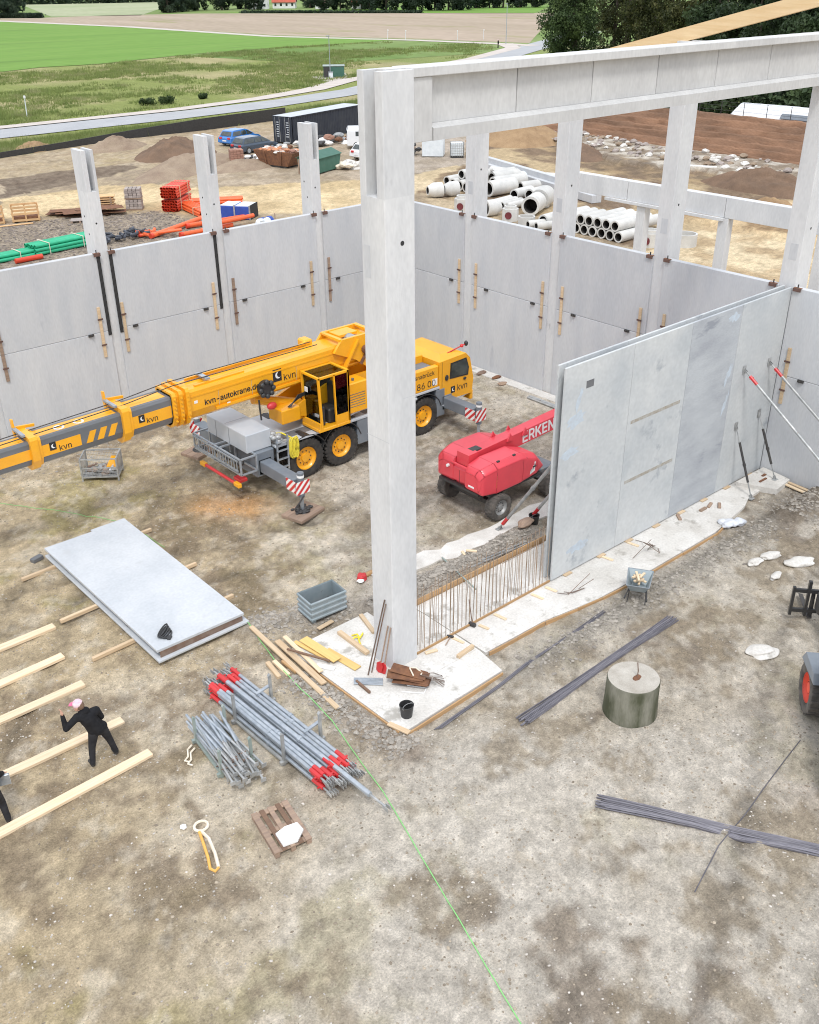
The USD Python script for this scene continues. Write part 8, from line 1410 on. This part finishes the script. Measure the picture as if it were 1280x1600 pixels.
def between(A, B, n):
    """points between two polylines with equally many vertices"""
    A, B = np.array(A, float), np.array(B, float); L = np.r_[0, np.cumsum(np.linalg.norm(np.diff(A, axis=0), axis=1))]; s = nrng.uniform(0, L[-1], n); u = nrng.uniform(0, 1, n)
    pa = np.stack([np.interp(s, L, A[:, k]) for k in (0, 1)], 1); pb = np.stack([np.interp(s, L, B[:, k]) for k in (0, 1)], 1); return pa + (pb - pa) * u[:, None]
vp = between([(10, 84.3), (22.9, 85.0), (29.8, 86.3), (38.0, 87.9), (47.0, 87.6), (58.5, 89.0), (72, 90), (90, 96)], [(10, 90.6), (27.7, 92.6), (36, 92.8), (42, 92.9), (50, 92.6), (62, 93.2), (77, 96), (94, 104)], 11000); n_ = len(vp)
scatter('verge_grass', [tuft(1, 16, 0.5, 0.16, 0.03), tuft(2, 14, 0.65, 0.2, 0.03), tuft(3, 12, 0.35, 0.22, 0.035)], np.c_[vp, np.full(n_, G - 0.02)], nrng.uniform(0.6, 1.35, n_), nrng.uniform(0, 6.28, n_), nrng.integers(0, 3, n_), 'grass_blade', 'tall rough grass on the verge between the black barrier and the road', 'grass')
mp = nrng.uniform((25, 104), (175, 200), (60000, 2)); ok = shapely.contains_xy(Polygon([(28, 106.6), (43, 107.4), (55, 108), (70, 111), (82, 116), (92, 122), (101, 126), (114, 131), (137, 140), (162, 155), (170, 166), (168, 190), (157, 193), (131, 194), (107, 190), (80, 180.5), (60, 177.5), (40, 180)]), mp[:, 0], mp[:, 1]); mp = mp[ok]
dens = meshkit.fbm(np.c_[mp * 0.06, np.zeros(len(mp))], 4, 77); mp = mp[dens + nrng.uniform(-.12, .12, len(mp)) > 0.54][:6500]; n_ = len(mp)
scatter('meadow_weeds', [tuft(4, 16, 0.45, 0.45, 0.07), tuft(5, 14, 0.6, 0.5, 0.07), tuft(6, 14, 0.35, 0.5, 0.08)], np.c_[mp, np.full(n_, G - 0.02)], nrng.uniform(0.5, 1.2, n_), nrng.uniform(0, 6.28, n_), nrng.integers(0, 3, n_), 'grass_blade', 'patches of taller weeds in the meadow beyond the road', 'weeds')
mat('pebble', (0.50, 0.465, 0.42), (0.36, 0.325, 0.28), 9.0, 0.9, rnd=0.3, spec=0.2)
mat('rubble_stone', (0.36, 0.33, 0.29), (0.20, 0.175, 0.145), 9.0, 0.9, rnd=0.3, spec=0.2); mat('yard_stone', (0.235, 0.20, 0.17), (0.15, 0.125, 0.105), 9.0, 0.9, rnd=0.4, spec=0.2)
def pebbles(name, P_, lo, hi, label, power=3.0, pm='pebble'):
    n = len(P_); s = lo + (hi - lo) * nrng.uniform(0, 1, n) ** power; z = np.array([gz(*p) for p in P_]); S_ = np.stack([s * nrng.uniform(.8, 1.4, n), s * nrng.uniform(.7, 1.1, n), s * nrng.uniform(.4, .8, n)], 1)
    scatter(name, [MB().rock((0, 0, 0.2), 1, 5), MB().rock((0, 0, 0.2), 1, 6), MB().rock((0, 0, 0.25), 1, 9, sub=0)], np.c_[P_, z], S_, nrng.uniform(0, 6.28, n), nrng.integers(0, 3, n), pm, label, 'gravel')
Pa = nrng.uniform((-11, -13), (16.4, 18.8), (52000, 2)); dn = meshkit.fbm(np.c_[Pa * 0.35, np.zeros(len(Pa))], 4, 5)
free = ~(((Pa[:, 0] > -1.45) & (Pa[:, 0] < 2.2) & (Pa[:, 1] > -1.9) & (Pa[:, 1] < 2.42)) | ((Pa[:, 0] > 0) & (Pa[:, 0] < 14.4) & (Pa[:, 1] > -1.4) & (Pa[:, 1] < 1.85)) | ((Pa[:, 0] > 2.3) & (Pa[:, 0] < 15.3) & (Pa[:, 1] > 2.75) & (Pa[:, 1] < 3.75)) | ((Pa[:, 0] > 14.7) & (Pa[:, 1] > -1.3) & (Pa[:, 1] < .5)))
Pa = Pa[free & (dn + nrng.uniform(-.15, .15, len(Pa)) > 0.48)][:21000]
pebbles('loose_stones', Pa, 0.005, 0.026, 'small loose stones strewn over the hall floor soil', 4.0)
mat('soil_clod', (0.36, 0.31, 0.24), (0.22, 0.18, 0.135), 9.0, 0.95, rnd=0.35, spec=0.1)
Pb = nrng.uniform((-11, -13), (16.4, 18.8), (60000, 2)); dn2 = meshkit.fbm(np.c_[Pb * 0.5, np.full(len(Pb), 4.0)], 4, 15)
fr2 = ~(((Pb[:, 0] > -1.45) & (Pb[:, 0] < 2.2) & (Pb[:, 1] > -1.9) & (Pb[:, 1] < 2.42)) | ((Pb[:, 0] > 0) & (Pb[:, 0] < 14.4) & (Pb[:, 1] > -1.4) & (Pb[:, 1] < 1.85)) | ((Pb[:, 0] > 2.3) & (Pb[:, 0] < 15.3) & (Pb[:, 1] > 2.75) & (Pb[:, 1] < 3.75)) | ((Pb[:, 0] > 14.7) & (Pb[:, 1] > -1.3) & (Pb[:, 1] < .5)))
Pb = Pb[fr2 & (dn2 + nrng.uniform(-.2, .2, len(Pb)) > 0.46)][:32000]
pebbles('soil_clods', Pb, 0.006, 0.030, 'small brown clods and dull grit over the hall floor soil', 3.0, 'soil_clod')
def along(p, q, w, n): u = nrng.uniform(0, 1, n); p, q = np.array(p), np.array(q); d = q - p; nn = np.array([-d[1], d[0]]) / np.linalg.norm(d); return p + u[:, None] * d + nn * nrng.normal(0, w, n)[:, None]
Pr = np.vstack([along((1.2, 2.35), (7.4, 2.4), 0.24, 2600), along((2.6, -2.0), (13.5, -2.1), 0.3, 2200), along((-1.9, 1.5), (-1.6, -2.4), 0.28, 1700), along((-1.5, 4.0), (1.0, 2.9), 0.35, 1100), along((14.3, -2.2), (16.3, -2.0), 0.45, 900), along((-11, 17.6), (16, 17.9), 0.6, 2500)])
Pr = Pr[~((Pr[:, 1] < 1.95) & (Pr[:, 1] > -1.45) & (Pr[:, 0] > -1.42) & (Pr[:, 0] < 14.4))]
pebbles('rubble_gravel', Pr, 0.012, 0.065, 'coarse rubble stones along the foundation edges and wall feet', 3.5, 'rubble_stone')
Py = nrng.uniform((2, 38), (28, 57), (15000, 2)); Py = Py[(shapely.contains_xy(Polygon([(2, 38), (7, 47), (11.9, 55.9), (15.3, 55.2), (20.7, 53.3), (22.5, 52.8), (22.3, 48.0), (24.8, 43.7), (28.2, 41), (26, 38)]), Py[:, 0], Py[:, 1]))]
pebbles('yard_gravel', Py, 0.03, 0.10, 'coarse gravel of the storage yard behind the side wall', 2.0, 'yard_stone')
